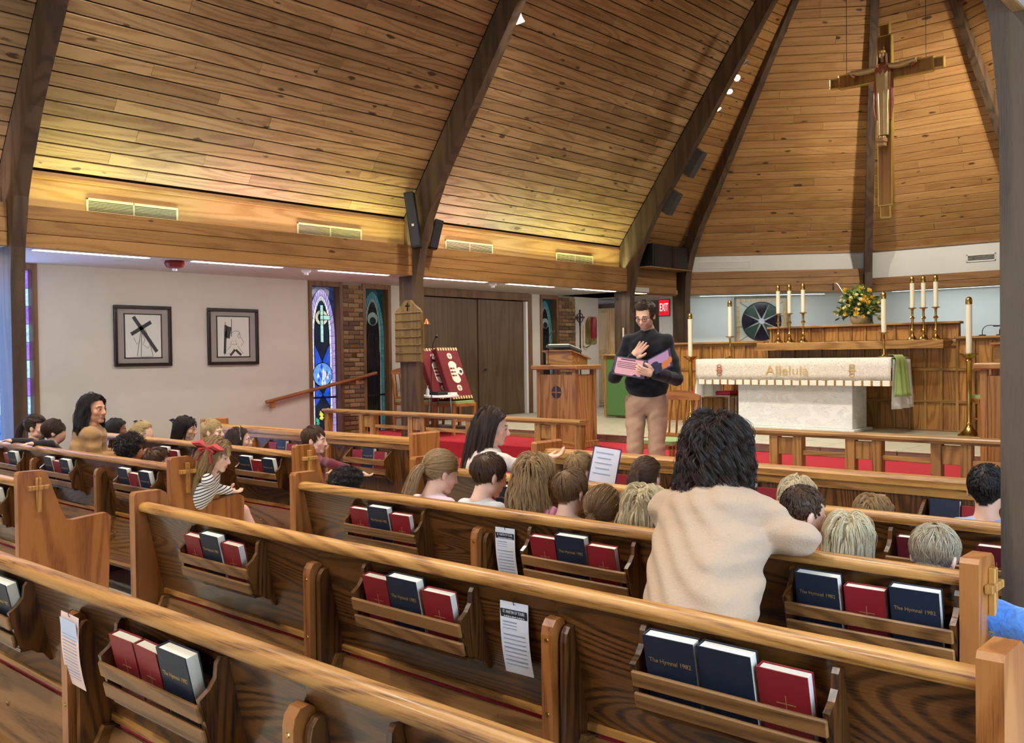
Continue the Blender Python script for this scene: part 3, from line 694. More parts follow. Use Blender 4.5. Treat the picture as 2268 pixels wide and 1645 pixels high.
def pew(name, label, Y0, x0, x1, fins, racks, ends=('L', 'R'), crosses=(), kneel=True, group='oak pews'):
    t = thing(name, label, 'pew', (0, Y0, 0), 0, group)
    a, b = x0+0.0, x1-0.0
    bounds = [a]+list(fins)+[b]
    G().prism(RAILP, 'x', a, b).obj('top_rail', oakr('x'), t, smooth=40)
    pp = [(panel_y(0.825), 0.825), (panel_y(0.42), 0.42), (panel_y(0.42)+0.022, 0.42), (panel_y(0.825)+0.022, 0.825)]
    for p, q in zip(bounds, bounds[1:]):
        G().prism(pp, 'x', p+0.0002, q-0.0002).obj('back_panel', oak('x'), t)
        G().prism([(panel_y(0.42)-0.012, 0.412), (panel_y(0.42)-0.012, 0.432), (panel_y(0.43), 0.436), (panel_y(0.42)+0.02, 0.412)], 'x', p+0.02, q-0.02).obj('bottom_trim', oakr('x'), t)
    G().prism([(0.10, 0.425), (0.10, 0.405), (0.48, 0.425), (0.535, 0.43), (0.55, 0.445), (0.54, 0.46), (0.50, 0.462), (0.30, 0.445)], 'x', a+0.03, b-0.03).obj('seat', oak('x'), t)
    G().box(((a+b)/2, 0.42, 0.37), (b-a-0.06, 0.025, 0.11)).obj('seat_apron', oak('x'), t)
    for i, e in enumerate(('L', 'R')):
        if e in ends:
            x = a-0.055 if e == 'L' else b
            en = G().prism(ENDP, 'x', x, x+0.055).obj('end_panel', oake('z'), t)
            if e in crosses: cross_mark(en, x+0.055 if e == 'R' else x, 0.055, 0.80, 1 if e == 'R' else -1)
    for x in fins:
        s = inst(M_FIN, 'support', t, (x, 0, 0))
        inst(M_FIN2, 'batten', s, (0.045, 0, 0))
        for z in (0.70, 0.48): inst(M_SCREW, 'screw', s, (0, -0.045, z), (math.pi/2, 0, 0))
    for x in racks: rack(t, x)
    if kneel:
        for p, q in zip(bounds, bounds[1:]):
            c = (p+q)/2; w = q-p-0.14
            k = G().prism([(0.085, 0.395), (0.01, 0.19), (-0.008, 0.195), (0.068, 0.40)], 'x', c-w/2, c+w/2).prism([(0.01, 0.19), (-0.17, 0.15), (-0.172, 0.168), (0.01, 0.208)], 'x', c-w/2, c+w/2).obj('kneeler', oaks('x'), t)
            for sx in (-1, 1): G().prism([(0.085, 0.40), (0.01, 0.19), (-0.175, 0.15), (-0.175, 0.20), (-0.02, 0.29), (0.04, 0.41)], 'x', c+sx*w/2-0.012, c+sx*w/2+0.012).obj('kneeler_end', oaks('y'), k)
            G().prism([(0.090, 0.412), (0.02, 0.20), (0.09, 0.18), (0.155, 0.395)], 'x', c-w/2+0.02, c+w/2-0.02).obj('cushion', RED_CUSH, k)
            for u in (-0.42, 0.0, 0.42): inst(M_SCREW, 'screw', k, (c+u*w, 0.028, 0.30), (math.radians(110), 0, 0), (1.4, 1.4, 1.4))
    return t
RK = [-3.59, -2.37, -1.17]; FN = [-2.955, -1.765]
pew('pew', 'nearest oak pew, cut off by the bottom edge of the picture', 1.24, -4.31, -0.45, FN, RK, ('L', 'R'))
pew('pew', 'oak pew second from the photographer, its plain brown end at lower right', 2.14, -4.31, -0.585, FN, RK, ('L', 'R'))
pew('pew', 'oak pew under the cream sweater\'s arm, small cross on its right end', 3.05, -4.31, -0.885, FN, RK, ('L', 'R'), ('R',))
pew('pew', 'oak pew in the fourth row, behind the boy with cropped black hair', 3.98, -4.36, -0.9, FN, RK, ('L', 'R'))
LR = [-8.45, -7.44, -6.17]; LF = [-7.98, -6.8]
for lb, Y0 in (('left-hand oak pew with a carved cross on its end, nearest the aisle tiles', 2.11), ('left-hand oak pew where the girl with the red bow sits at the end', 3.04), ('left-hand oak pew in the third row, its end cross beside the boy in maroon', 4.0)):
    pew('pew', lb, Y0, -9.15, -5.72, LF, LR, ('R',), ('R',))
# front screens
def screen(label, Y0, x0, x1, racks, posts):
    t = thing('front_screen', label, 'screen', (0, Y0, 0), 0, 'oak screens before the first pews')
    G().prism([(-0.05, 0.80), (-0.05, 0.835), (-0.03, 0.855), (0.04, 0.855), (0.055, 0.83), (0.055, 0.80)], 'x', x0, x1).obj('top_rail', oakr('x'), t)
    bounds = [x0]+posts+[x1]
    for p, q in zip(bounds, bounds[1:]): G().box(((p+q)/2, 0.0, 0.44), (q-p-0.004, 0.03, 0.70), 0.003).obj('panel', oak('z'), t)
    G().box(((x0+x1)/2, -0.005, 0.775), (x1-x0, 0.05, 0.05)).obj('upper_rail', oakr('x'), t)
    G().box(((x0+x1)/2, -0.005, 0.07), (x1-x0, 0.05, 0.14)).obj('base_rail', oak('x'), t)
    for x in (x0-0.028, x1+0.028): G().box((x, 0.02, 0.455), (0.056, 0.32, 0.91), 0.012).obj('end_panel', oake('z'), t)
    for x in posts: G().prism([(-0.06, 0.0), (-0.06, 0.70), (-0.03, 0.74), (0.0, 0.74), (0.0, 0.0)], 'x', x-0.02, x+0.02).obj('support', oake('z'), t)
    for x in racks:
        r = G().prism([(-0.015, 0.74), (-0.05, 0.72), (-0.12, 0.66), (-0.10, 0.52), (-0.05, 0.48), (-0.015, 0.46)], 'x', x-0.28, x-0.262).obj('book_rack', oak('z'), t)
        G().prism([(-0.015, 0.74), (-0.05, 0.72), (-0.12, 0.66), (-0.10, 0.52), (-0.05, 0.48), (-0.015, 0.46)], 'x', x+0.262, x+0.28).obj('bracket', oak('z'), r)
        G().box((x, -0.122, 0.635), (0.56, 0.014, 0.05), 0.003).obj('slat', oaks('x'), r); G().box((x, -0.108, 0.555), (0.56, 0.014, 0.05), 0.003).obj('slat', oaks('x'), r)
        G().box((x, -0.06, 0.51), (0.54, 0.09, 0.012)).obj('rack_floor', oak('x'), r)
    return t
screen('oak screen before the right-hand pews, at the altar rail', 5.27, -4.40, -0.9, [-3.55, -2.62, -1.45], [-2.95, -1.95])
screen('oak screen before the left-hand pews, below the stained window', 5.30, -9.1, -5.82, [-7.74, -6.43], [-8.3, -7.05])
# ------------------------------------------------------------------ hymnals
PAGES = plain('book_pages', (236, 230, 210), 0.8, noise=0.05, nscale=300)
def text_mesh(body, size, mat, align='CENTER'):
    c = bpy.data.curves.new('lettering', 'FONT'); c.body = body; c.size = size; c.align_x = align; c.align_y = 'CENTER'; c.extrude = 0.0003
    o = bpy.data.objects.new('tmp', c); COL.objects.link(o); bpy.context.view_layer.update()
    me = bpy.data.meshes.new_from_object(o.evaluated_get(bpy.context.evaluated_depsgraph_get())); me.name = 'lettering'
    bpy.data.objects.remove(o); me.materials.clear(); me.materials.append(mat); return me
GOLD = plain('gold_stamp', (206, 170, 110), 0.35, metal=0.6)
T_HYM = text_mesh('The Hymnal 1982', 0.0175, GOLD)
M_GX = G().box((0, 0, 0), (0.0022, 0.0008, 0.062)).box((0, 0, 0.008), (0.05, 0.0008, 0.0022)).mesh('gilt_cross', GOLD)
BK = {}
def book_kind(k):
    if k in BK: return BK[k]
    rgb, w, h, th = {'b': ((22, 34, 52), 0.152, 0.228, 0.040), 'n': ((22, 34, 52), 0.152, 0.228, 0.040), 'r': ((138, 26, 34), 0.134, 0.204, 0.034), 'd': ((96, 22, 34), 0.134, 0.204, 0.036)}[k]
    m = plain('bookcloth_'+('b' if k in 'bn' else k), rgb, 0.5, noise=0.08, nscale=400, bump=0.1)
    cov = G().box((0, -th/2+0.0015, h/2), (w, 0.003, h), 0.0008).box((0, th/2-0.0015, h/2), (w, 0.003, h), 0.0008).box((-w/2+0.0015, 0, h/2), (0.003, th, h), 0.0008).mesh('cover', m)
    pg = G().box((0.0, 0, h/2), (w-0.008, th-0.006, h-0.008), 0.001).mesh('pages', PAGES)
    BK[k] = (cov, pg, w, h, th); return BK[k]
TILT = math.atan(0.215)
NB = [0]
def book(k, loc, tilt, label, rz=0.0):
    cov, pg, w, h, th = book_kind(k)
    t = thing('hymnal' if k in 'bn' else 'prayer_book', label, 'book', loc, 0, 'hymnals and prayer books in the racks'); t.rotation_euler = (tilt, 0, rz)
    inst(cov, 'cover', t); inst(pg, 'pages', t)
    if k == 'b': inst(T_HYM, 'lettering', t, (0, -th/2-0.0006, h*0.70), (math.pi/2, 0, 0))
    elif k in 'rd': inst(M_GX, 'gilt_cross', t, (0.004, -th/2-0.0004, h*0.55))
    return t
CN = {'b': 'navy gold-lettered hymnal', 'n': 'plain navy hymnal', 'r': 'red prayer book', 'd': 'maroon prayer book'}
ORD = ['left', 'middle', 'right']
def fill(Y0, x, kinds, where, screen_=False, off=0.0, which=None):
    rnb = random.Random(int(x*100+Y0*1000)); cx = x-0.245+off
    for i, k in enumerate(kinds):
        if k == ' ': cx += 0.16; continue
        cov, pg, w, h, th = book_kind(k); cx += 0.006+rnb.uniform(0, 0.012)
        pos = ORD[i] if len(kinds) == 3 else ('left', 'right')[i] if len(kinds) == 2 else 'single'
        lab = CN[k]+', '+pos+' one '+where
        if screen_: book(k, (cx+w/2, Y0-0.066, 0.516), -0.10, lab, rnb.uniform(-.03, .03))
        else: book(k, (cx+w/2, Y0+panel_y(0.575)-0.052-rnb.uniform(0, 0.012), 0.577), TILT, lab, rnb.uniform(-.04, .04))
        cx += w
fill(1.24, RK[0], ' bb', 'in the rack at the lower left picture edge')
fill(1.24, RK[1], 'rrb', 'in the nearest pew\'s rack, lower left')
fill(2.14, RK[0], 'rbr', 'in the second pew\'s rack by the aisle')
fill(2.14, RK[1], 'rbr', 'in the second pew\'s middle rack')
fill(2.14, RK[2], 'bnr', 'in the large rack at lower right')
fill(3.05, RK[0], 'rbr', 'in the third pew\'s rack by the aisle')
fill(3.05, RK[1], 'rbr', 'in the third pew\'s middle rack')
fill(3.05, RK[2], 'brb', 'in the rack right of the cream sweater')
fill(3.98, RK[0], 'rbr', 'behind the children in the fourth pew')
fill(3.98, RK[1], 'rb', 'beside the long-haired blonde child')
fill(3.98, RK[2], 'd d', 'in the fourth pew by the tousled blond child')
fill(2.11, LR[2], ' bb', 'in the rack at the left picture edge')
fill(3.04, LR[0], ' rb', 'in the far left rack of the left pews')
fill(3.04, LR[1], 'brb', 'in the left pew rack below the woman in tan')
fill(3.04, LR[2], 'brb', 'in the left pew rack by the curly head')
fill(4.0, LR[1], 'nr', 'behind the short brown hair in the left pews')
fill(4.0, LR[2], 'brb', 'in the rack in front of the girl with the bow')
fill(5.27, -3.55, 'rb', 'on the front screen by the dark ponytail', True)
fill(5.27, -2.62, 'nrb', 'on the front screen beyond the cream sweater', True)
fill(5.27, -1.45, 'nr', 'on the front screen by the cropped boy', True)
fill(5.30, -7.74, 'rbr', 'on the left screen behind the white headband', True)
fill(5.30, -6.43, 'rbr', 'on the left screen beside the boy in maroon', True)
# ------------------------------------------------------------------ hanging cards
CARDW = plain('card_white', (226, 228, 236), 0.7); CARDI = plain('card_ink', (40, 42, 50), 0.7); CARDL = plain('card_lines', (150, 158, 180), 0.7); CARDB = plain('card_blue', (206, 216, 240), 0.7); CARDP = plain('card_pink', (246, 214, 204), 0.7)
T_ST = text_mesh('ST. MARTIN OF TOURS', 0.0150, CARDW)
def card(x, Y0, label, pink=False, rz=0.0, ztop=0.775, dy=0.0):
    w, h = 0.112, 0.232
    t = thing('pledge_card', label, 'card', (x, Y0+panel_y(ztop)-0.012-dy, ztop), 0, 'cards hung on the pew backs'); t.rotation_euler = (TILT*0.6, rz, 0.05)
    n = 8; vs = []; 
    for i in range(n+1):
        z = -h*i/n; y = -0.012*math.sin(math.pi*0.9*i/n)-0.0002
        vs += [(-w/2, y, z), (w/2, y, z)]
    vs += [(p[0], p[1]+0.0007, p[2]) for p in vs]; m = 2*(n+1)
    fs = [(2*i, 2*i+1, 2*i+3, 2*i+2) for i in range(n)]+[(m+2*i+2, m+2*i+3, m+2*i+1, m+2*i) for i in range(n)]
    fs += [(2*i, 2*i+2, m+2*i+2, m+2*i) for i in range(n)]+[(2*i+1, m+2*i+1, m+2*i+3, 2*i+3) for i in range(n)]
    G().add(vs, fs).obj('sheet', CARDP if pink else CARDW, t)
    yz = lambda z: -0.012*math.sin(math.pi*0.9*(-z)/h)-0.0012
    if not pink:
        G().box((0, yz(-0.038), -0.036), (w*0.94, 0.0006, 0.028)).obj('banner', CARDI, t)
        inst(T_ST, 'lettering', t, (0, yz(-0.036)-0.001, -0.031), (math.pi/2, 0, 0), (0.56, 0.95, 1))
        _g = G(); [_g.box((-0.038+0.0085*q, yz(-0.036)-0.0006, -0.045), (0.0068 if q % 3 else 0.004, 0.0004, 0.0035)) for q in range(10)]; _g.obj('small_print', CARDW, t)
    else: G().box((0, yz(-0.06), -0.05), (w*0.9, 0.0006, 0.07)).obj('block', CARDB, t)
    g = G()
    zs = [-0.062, -0.072, -0.082]+[-0.102-0.014*i for i in range(8)] if not pink else [-0.022-0.0105*i for i in range(18)]
    for i, z in enumerate(zs):
        ww = w*(0.5 if i < 3 and not pink else 0.78); g.box((-w*0.4+ww/2, yz(z), z), (ww, 0.0005, 0.0016 if i % 3 else 0.003))
    g.obj('ruled_lines', CARDL, t)
    G().tube([(0, -0.002, -0.008), (0.002, -0.006, 0.003), (0, 0.004, 0.012), (0, 0.012, 0.012)], 0.0012, 6).obj('hook', BLACK, t)
card(-1.93, 2.14, 'white pledge card hung on the second pew, beside its middle rack'); card(-2.80, 3.05, 'white pledge card hung on the third pew, left of a rack'); card(-2.02, 3.98, 'white card hung on the fourth pew, beside the low ponytail')
card(-2.885, 1.24, 'pink and white card hung on the nearest pew at lower left', True, 0.06, dy=0.05)
# ------------------------------------------------------------------ altar rail
ZC1, ZC2, ZT = 0.22, 0.437, 0.53
def altar_rail(label, x0, x1, centers, capL=True, capR=True):
    t = thing('altar_rail', label, 'rail', (0, 7.30, ZC1), 0, 'altar rails'); h = 0.665
    G().prism([(-0.075, h-0.02), (-0.075, h-0.002), (-0.06, h+0.008), (0.06, h+0.008), (0.075, h-0.002), (0.075, h-0.02), (0.045, h-0.024), (0.045, h-0.042), (-0.045, h-0.042), (-0.045, h-0.024)], 'x', x0, x1).obj('hand_rail', oakc('x'), t)
    pm = G().box((0, 0, (h-0.042)/2), (0.075, 0.085, h-0.042), 0.004).mesh('post', oakc('z'))
    for c in centers:
        for dx in (-0.105, 0.105): inst(pm, 'post', t, (c+dx, 0, 0))
        G().box((c, 0, h-0.125), (0.135, 0.05, 0.14), 0.003).obj('infill_panel', oakc('z'), t)
    for a, b in zip(centers, centers[1:]):
        if b-a > 0.4: G().box(((a+b)/2, 0, h-0.175), (b-a-0.285, 0.045, 0.04), 0.004).obj('cross_bar', oakc('x'), t)
    for e, on in ((x0+0.05, capL), (x1-0.05, capR)):
        if on: inst(pm, 'post', t, (e, 0, 0))
    return t
altar_rail('oak altar rail on the left, in front of the red cushions', -9.8, -5.63, [-8.95, -8.05, -7.1, -6.1])
altar_rail('oak altar rail on the right, below the marble altar', -4.25, -0.95, [-3.5, -2.85, -2.2, -1.5])
# ------------------------------------------------------------------ panelled reredos
YP = 12.20
def panelled(parent, x0, x1, z0, z1, Y, nx, rows, mat_p, th=0.05):
    """framed panelling: stiles and rails proud of separate panels"""
    w = (x1-x0)/nx
    zs = [z0]+rows+[z1]
    for i in range(nx):
        for a, b in zip(zs, zs[1:]):
            G().box((x0+w*(i+0.5), Y, (a+b)/2), (w-0.03, 0.02, b-a-0.03), 0.004).obj('panel', mat_p, parent)
    sm_ = G().box((0, 0, 0), (0.036, 0.04, z1-z0), 0.005).mesh('stile', oakc('z'))
    for i in range(nx+1): inst(sm_, 'stile', parent, (x0+w*i, Y-0.012, (z0+z1)/2))
    for z in zs: G().box(((x0+x1)/2, Y-0.012, z), (x1-x0, 0.042, 0.04), 0.005).obj('rail', oakc('x'), parent)
rer = thing('reredos', 'long panelled oak screen standing behind the marble altar', 'panelling', (0, 0, 0))
G().box((-5.4, YP+0.05, (ZT+1.66)/2), (5.4, 0.06, 1.66-ZT)).obj('carcass', oakc('x'), rer)
OAKPAN = wood('oak_reredos_panel', (108, 66, 22), (162, 110, 46), (190, 138, 68), axis='z', rough=0.45, rings=9, tint=0.12)
panelled(rer, -8.1, -6.12, ZT, 1.66, YP, 11, [0.90, 1.30], OAKPAN)
panelled(rer, -6.12, -3.60, ZT, 1.60, YP, 13, [0.90, 1.30], OAKPAN)
panelled(rer, -3.60, -1.9, ZT, 1.67, YP-0.02, 9, [0.90, 1.30], OAKPAN)
G().box((-7.1, YP+0.0, 1.685), (1.9, 0.16, 0.03), 0.006).obj('cap', oakc('x'), rer); G().box((-2.75, YP-0.02, 1.69), (1.75, 0.16, 0.03), 0.006).obj('cap', oakc('x'), rer)
ret = thing('retable', 'oak retable shelf with panelled back above the altar', 'shelf', (0, 0, 0))
G().box((-4.90, YP-0.16, 1.62), (2.46, 0.36, 0.095), 0.008).obj('shelf', oakc('x'), ret)
G().box((-4.90, YP-0.345, 1.572), (2.46, 0.012, 0.015)).obj('moulding', oakc('x'), ret)
G().box((-4.86, YP+0.10, 1.77), (2.50, 0.06, 0.20)).obj('back_board', oakc('x'), ret)
for i in range(13):
    x = -6.1+2.48*(i+0.5)/13; G().box((x, YP+0.06, 1.765), (0.165, 0.02, 0.18), 0.004).obj('panel', OAKPAN, ret)
_s = G().box((0, 0, 0), (0.03, 0.035, 0.20), 0.004).mesh('stile', oakc('z'))
for i in range(14): inst(_s, 'stile', ret, (-6.1+2.48*i/13, YP+0.05, 1.765))
G().box((-4.86, YP+0.07, 1.88), (2.56, 0.16, 0.03), 0.006).obj('cap', oakc('x'), ret)
# ------------------------------------------------------------------ altar
def marble():
    m, nt, b = new_mat('marble'); L = nt.links.new
    tc = N(nt, 'ShaderNodeTexCoord'); mp = N(nt, 'ShaderNodeMapping'); mp.inputs['Rotation'].default_value = (0, 0.6, 0); mp.inputs['Scale'].default_value = (1.2, 1, 3.0); L(tc.outputs['Object'], mp.inputs['Vector'])
    n = N(nt, 'ShaderNodeTexNoise', i_Scale=2.6, i_Detail=7.0, i_Roughness=0.62, i_Distortion=1.3); L(mp.outputs[0], n.inputs['Vector'])
    r = ramp(nt, [(0.38, lin((222, 222, 218))), (0.485, lin((232, 232, 228))), (0.5, lin((200, 200, 197))), (0.515, lin((234, 234, 230))), (0.75, lin((240, 240, 238)))])
    L(n.outputs['Fac'], r.inputs['Fac']); L(r.outputs['Color'], b.inputs['Base Color']); b.inputs['Roughness'].default_value = 0.3
    return m
MARB = marble()
alt = thing('altar', 'white veined marble altar block with a broad top slab', 'altar', (-5.40, 11.62, ZT))
G().box((0, 0, 0.02), (1.70, 0.60, 0.04), 0.006).obj('plinth', MARB, alt)
G().box((0.02, 0, 0.42), (1.56, 0.46, 0.76), 0.006).obj('block', MARB, alt)
G().box((0, 0, 0.86), (2.62, 0.66, 0.12), 0.008).obj('top_slab', MARB, alt)
def cloth_strip(name, pts, x0, x1, mat, parent=None, nx=40, wav=0.012, wf=14.0, th=0.004, seed=0):
    """a cloth hanging along the polyline pts (y,z) over the width x0..x1, with folds growing towards its ends"""
    L = [0.0]
    for a, b in zip(pts, pts[1:]): L.append(L[-1]+math.dist(a, b))
    rr = random.Random(seed); ph = rr.uniform(0, 6); vs = []; m = len(pts)
    for i in range(nx+1):
        u = i/nx; x = sm(x0, x1, u)
        for j, (y, z) in enumerate(pts):
            k = max(0.0, (pts[1][1] if len(pts) > 1 else 0)-z)/max(0.05, abs(pts[0][1]-pts[-1][1])+0.01)
            o = wav*min(1, k*2)*(math.sin(u*wf+ph)+0.5*math.sin(u*wf*2.3+1.3*ph))
            vs.append((x, y-o, z))
    fs = [(i*m+j, (i+1)*m+j, (i+1)*m+j+1, i*m+j+1) for i in range(nx) for j in range(m-1)]
    o = G().add(vs, fs).obj(name, mat, parent, smooth=180)
    s = o.modifiers.new('thickness', 'SOLIDIFY'); s.thickness = th; s.offset = 0
    return o
def brocade():
    m, nt, b = new_mat('brocade'); L = nt.links.new
    tc = N(nt, 'ShaderNodeTexCoord'); n = N(nt, 'ShaderNodeTexNoise', i_Scale=13.0, i_Detail=4.0, i_Distortion=3.0); L(tc.outputs['Object'], n.inputs['Vector'])
    r = ramp(nt, [(0.40, lin((228, 222, 208))), (0.48, lin((188, 178, 160))), (0.52, lin((238, 234, 222))), (0.60, lin((204, 190, 170))), (0.66, lin((240, 236, 226)))])
    L(n.outputs['Fac'], r.inputs['Fac']); L(r.outputs['Color'], b.inputs['Base Color']); b.inputs['Roughness'].default_value = 0.6
    return m
BROC = brocade(); LINEN = plain('white_linen', (234, 234, 232), 0.8); LINENG = plain('green_linen', (168, 190, 112), 0.8, noise=0.06, nscale=60)
ZA = ZT+0.925
fr = tag(bpy.data.objects.new('altar_frontal', None), 'white brocade altar cloth with embroidered Alleluia and gold fringe', 'altar cloth'); COL.objects.link(fr)
YF = 11.62-0.345
cloth_strip('brocade_cloth', [(11.95, ZA), (YF+0.02, ZA), (YF, ZA-0.01), (YF-0.004, ZA-0.10), (YF-0.008, ZA-0.20), (YF-0.01, ZA-0.28)], -6.74, -4.08, BROC, fr, 60, 0.006, 40)
FRW = plain('fringe_white', (236, 230, 216), 0.8); FRG = plain('fringe_gold', (150, 110, 40), 0.7)
tm = [G().box((0, 0, -0.033), (0.088, 0.008, 0.066), 0.003).mesh('tassel', FRW), G().box((0, 0, -0.032), (0.026, 0.007, 0.064), 0.003).mesh('tassel', FRG)]
for i in range(23):
    x = -6.70+2.62*(i+0.5)/23
    inst(tm[0], 'tassel', fr, (x, YF-0.014, ZA-0.275)); inst(tm[1], 'tassel', fr, (x+2.62/46, YF-0.012, ZA-0.275))
EMB1 = plain('embroidery_gold', (204, 172, 104), 0.6); EMB2 = plain('embroidery_rust', (176, 96, 46), 0.6)
te = text_mesh('Alleluia', 0.21, EMB1); inst(te, 'embroidery', fr, (-5.40, YF-0.018, ZA-0.155), (math.pi/2, 0, 0), (0.95, 0.8, 1))
def knotwork(x, mat):
    g = G()
    for k in range(4):
        z = 0.055-0.037*k; g.tube([(x+0.032*math.cos(a), YF-0.018, ZA-0.15+z+0.022*math.sin(a)) for a in [i*math.pi/6 for i in range(13)]], 0.005, 5, False)
    g.tube([(x-.05, YF-.018, ZA-.15), (x+.05, YF-.018, ZA-.15)], 0.005, 5); g.obj('embroidery', mat, fr)
knotwork(-6.37, EMB2); knotwork(-4.55, EMB1)
def hang_end(x, sgn, drop, mat, name, label, y0, y1, seed, lift=0.0):
    n = 12; pts = [(0.0, 0.0)]
    nx = 22; vs = []; m = 12; rr = random.Random(seed)
    x0 = x-sgn*0.10
    for i in range(nx+1):
        u = i/nx; y = sm(y0, y1, u)
        for j in range(m+1):
            t = j/m
            if t < 0.12: px_, pz = sm(x0, x, t/0.12), ZA+0.006+lift
            else:
                k = (t-0.12)/0.88; px_ = x+sgn*(0.012+0.02*k+0.035*k*math.sin(u*15+seed)); pz = ZA+0.004-drop*k
            vs.append((px_+sgn*lift, y+(0.0 if t < .12 else 0.05*(t)*(u-0.5)*2), pz))
    fs = [(i*(m+1)+j, (i+1)*(m+1)+j, (i+1)*(m+1)+j+1, i*(m+1)+j+1) for i in range(nx) for j in range(m)]
    o = G().add(vs, fs).obj(name, mat, None, smooth=180); md = o.modifiers.new('thickness', 'SOLIDIFY'); md.thickness = 0.003
    return tag(o, label, 'altar cloth')
hang_end(-6.715, -1, 0.53, LINEN, 'altar_linen', 'white linen cloth end hanging at the altar\'s left', 11.34, 11.90, 2)
hang_end(-4.085, 1, 0.62, LINEN, 'altar_linen', 'white lace-edged linen hanging at the altar\'s right end', 11.33, 11.90, 4)
hang_end(-4.085, 1, 0.47, LINENG, 'green_runner', 'light green runner hanging over the altar\'s right end', 11.36, 11.66, 4.6, 0.03)
# ------------------------------------------------------------------ candles
def candle_on(name, label, loc, prof, ch, cr, group):
    t = thing(name, label, 'candlestick', loc, 0, group)
    G().lathe(prof, 16).obj('stick', BRASS, t, smooth=40)
    zt = prof[-1][1]
    G().lathe([(cr, 0), (cr, ch)], 14, (0, 0, zt)).obj('candle', WAX, t, smooth=40)
    G().lathe([(cr*1.08, 0), (cr*1.12, 0.02), (cr*1.1, 0.05), (cr*0.85, 0.075), (cr*0.4, 0.085), (0, 0.088)], 14, (0, 0, zt+ch-0.01)).obj('follower', BRASS, t, smooth=40)
    return t
STK = [(0.062, 0), (0.062, 0.012), (0.05, 0.02), (0.03, 0.05), (0.018, 0.07), (0.026, 0.085), (0.014, 0.10), (0.024, 0.125), (0.013, 0.15), (0.0135, 0.24), (0.014, 0.255), (0.032, 0.275), (0.014, 0.295), (0.014, 0.36), (0.02, 0.385), (0.05, 0.395), (0.05, 0.402), (0.022, 0.405)]
for x, y, lb in [(-5.87, 12.0, 'tall brass candlestick on the retable, farthest left'), (-5.74, 12.07, 'tall brass candlestick on the retable, second from the left'), (-5.51, 12.0, 'tall brass candlestick on the retable, left of the flowers'),
                 (-4.08, 12.0, 'tall brass candlestick on the retable, first right of the flowers'), (-3.955, 12.03, 'tall brass candlestick on the retable, second right of the flowers'), (-3.80, 12.0, 'tall brass candlestick on the retable, farthest right')]:
    candle_on('candlestick', lb, (x, y, 1.668), STK, 0.315, 0.026, 'retable candlesticks')
AST = [(0.07, 0), (0.07, 0.008), (0.03, 0.02), (0.014, 0.04), (0.014, 0.28), (0.018, 0.29), (0.06, 0.30), (0.06, 0.306), (0.02, 0.308)]
candle_on('candlestick', 'slim brass candlestick on the altar\'s left end', (-6.40, 11.62, ZA+0.005), AST, 0.42, 0.028, 'altar candles')
candle_on('candlestick', 'slim brass candlestick on the altar\'s right end', (-4.285, 11.60, ZA+0.005), AST, 0.42, 0.030, 'altar candles')
PST = [(0.13, 0), (0.13, 0.01), (0.10, 0.03), (0.05, 0.08), (0.035, 0.12), (0.032, 0.14), (0.036, 0.15), (0.030, 0.16), (0.030, 0.86), (0.04, 0.88), (0.03, 0.90), (0.10, 0.955), (0.10, 0.965), (0.03, 0.968)]
candle_on('floor_candle', 'tall brass floor candle standing right of the altar', (-3.33, 11.68, ZT+0.002), PST, 0.58, 0.034, 'floor candles')
candle_on('floor_candle', 'tall brass floor candle left of the altar behind the chair', (-7.18, 11.86, ZT+0.002), PST, 0.55, 0.032, 'floor candles')
# ------------------------------------------------------------------ flowers
fw = thing('flower_arrangement', 'yellow and cream flowers with dark greenery on the retable', 'flowers', (-4.86, YP+0.07, 1.895))
G().lathe([(0.07, 0), (0.10, 0.03), (0.11, 0.09), (0.09, 0.12), (0.08, 0.12)], 14).obj('vase', plain('flower_bowl', (170, 160, 120), 0.4), fw, smooth=40)
rf = random.Random(11)
LEAFM = [plain('leaf_dark', (44, 74, 38), 0.5), plain('leaf_mid', (92, 124, 56), 0.5), plain('leaf_lime', (140, 160, 62), 0.5)]
stems = G()
def leafmesh(mat, l, w): return G().add([(0, 0, 0), (w, l*.35, .01), (w*.8, l*.7, .02), (0, l, 0), (-w*.8, l*.7, .02), (-w, l*.35, .01), (0, l*.5, -.012)], [(0, 1, 6), (1, 2, 6), (2, 3, 6), (3, 4, 6), (4, 5, 6), (5, 0, 6)]).mesh('leaf', mat)
LM = [leafmesh(LEAFM[0], 0.13, 0.022), leafmesh(LEAFM[1], 0.10, 0.02), leafmesh(LEAFM[2], 0.06, 0.02), leafmesh(LEAFM[0], 0.2, 0.012)]
def petals(mat, n, r, cup):
    g = G()
    for ring, (rr_, cc) in enumerate(((r, cup), (r*.65, cup*1.8))):
        for k in range(n):
            a = 2*math.pi*(k+0.5*ring)/n; c, s = math.cos(a), math.sin(a); w = rr_*0.62
            P = lambda d, o, z: (c*d-s*o, s*d+c*o, z)
            g.add([P(0, 0, 0), P(rr_*.5, w*.5, cc*.4), P(rr_, w*.35, cc), P(rr_*1.05, 0, cc*1.05), P(rr_, -w*.35, cc), P(rr_*.5, -w*.5, cc*.4)], [(0, 1, 2, 3), (0, 3, 4, 5)])
    g.ball((0, 0, cup*.5), r*.25, 6, 4); return g.mesh('blossom', mat)
FY, FC = plain('petal_yellow', (232, 190, 52), 0.6), plain('petal_cream', (236, 226, 160), 0.6)
BL = [petals(FY, 7, 0.036, 0.03), petals(FC, 6, 0.024, 0.014), petals(FY, 6, 0.022, 0.014)]
def place(me, nm, p, d, s=1.0):
    o = inst(me, nm, fw, p); o.rotation_euler = Vector(d).to_track_quat('Z', 'Y').to_euler() if nm == 'blossom' else Vector(d).to_track_quat('Y', 'Z').to_euler(); o.scale = (s, s, s)
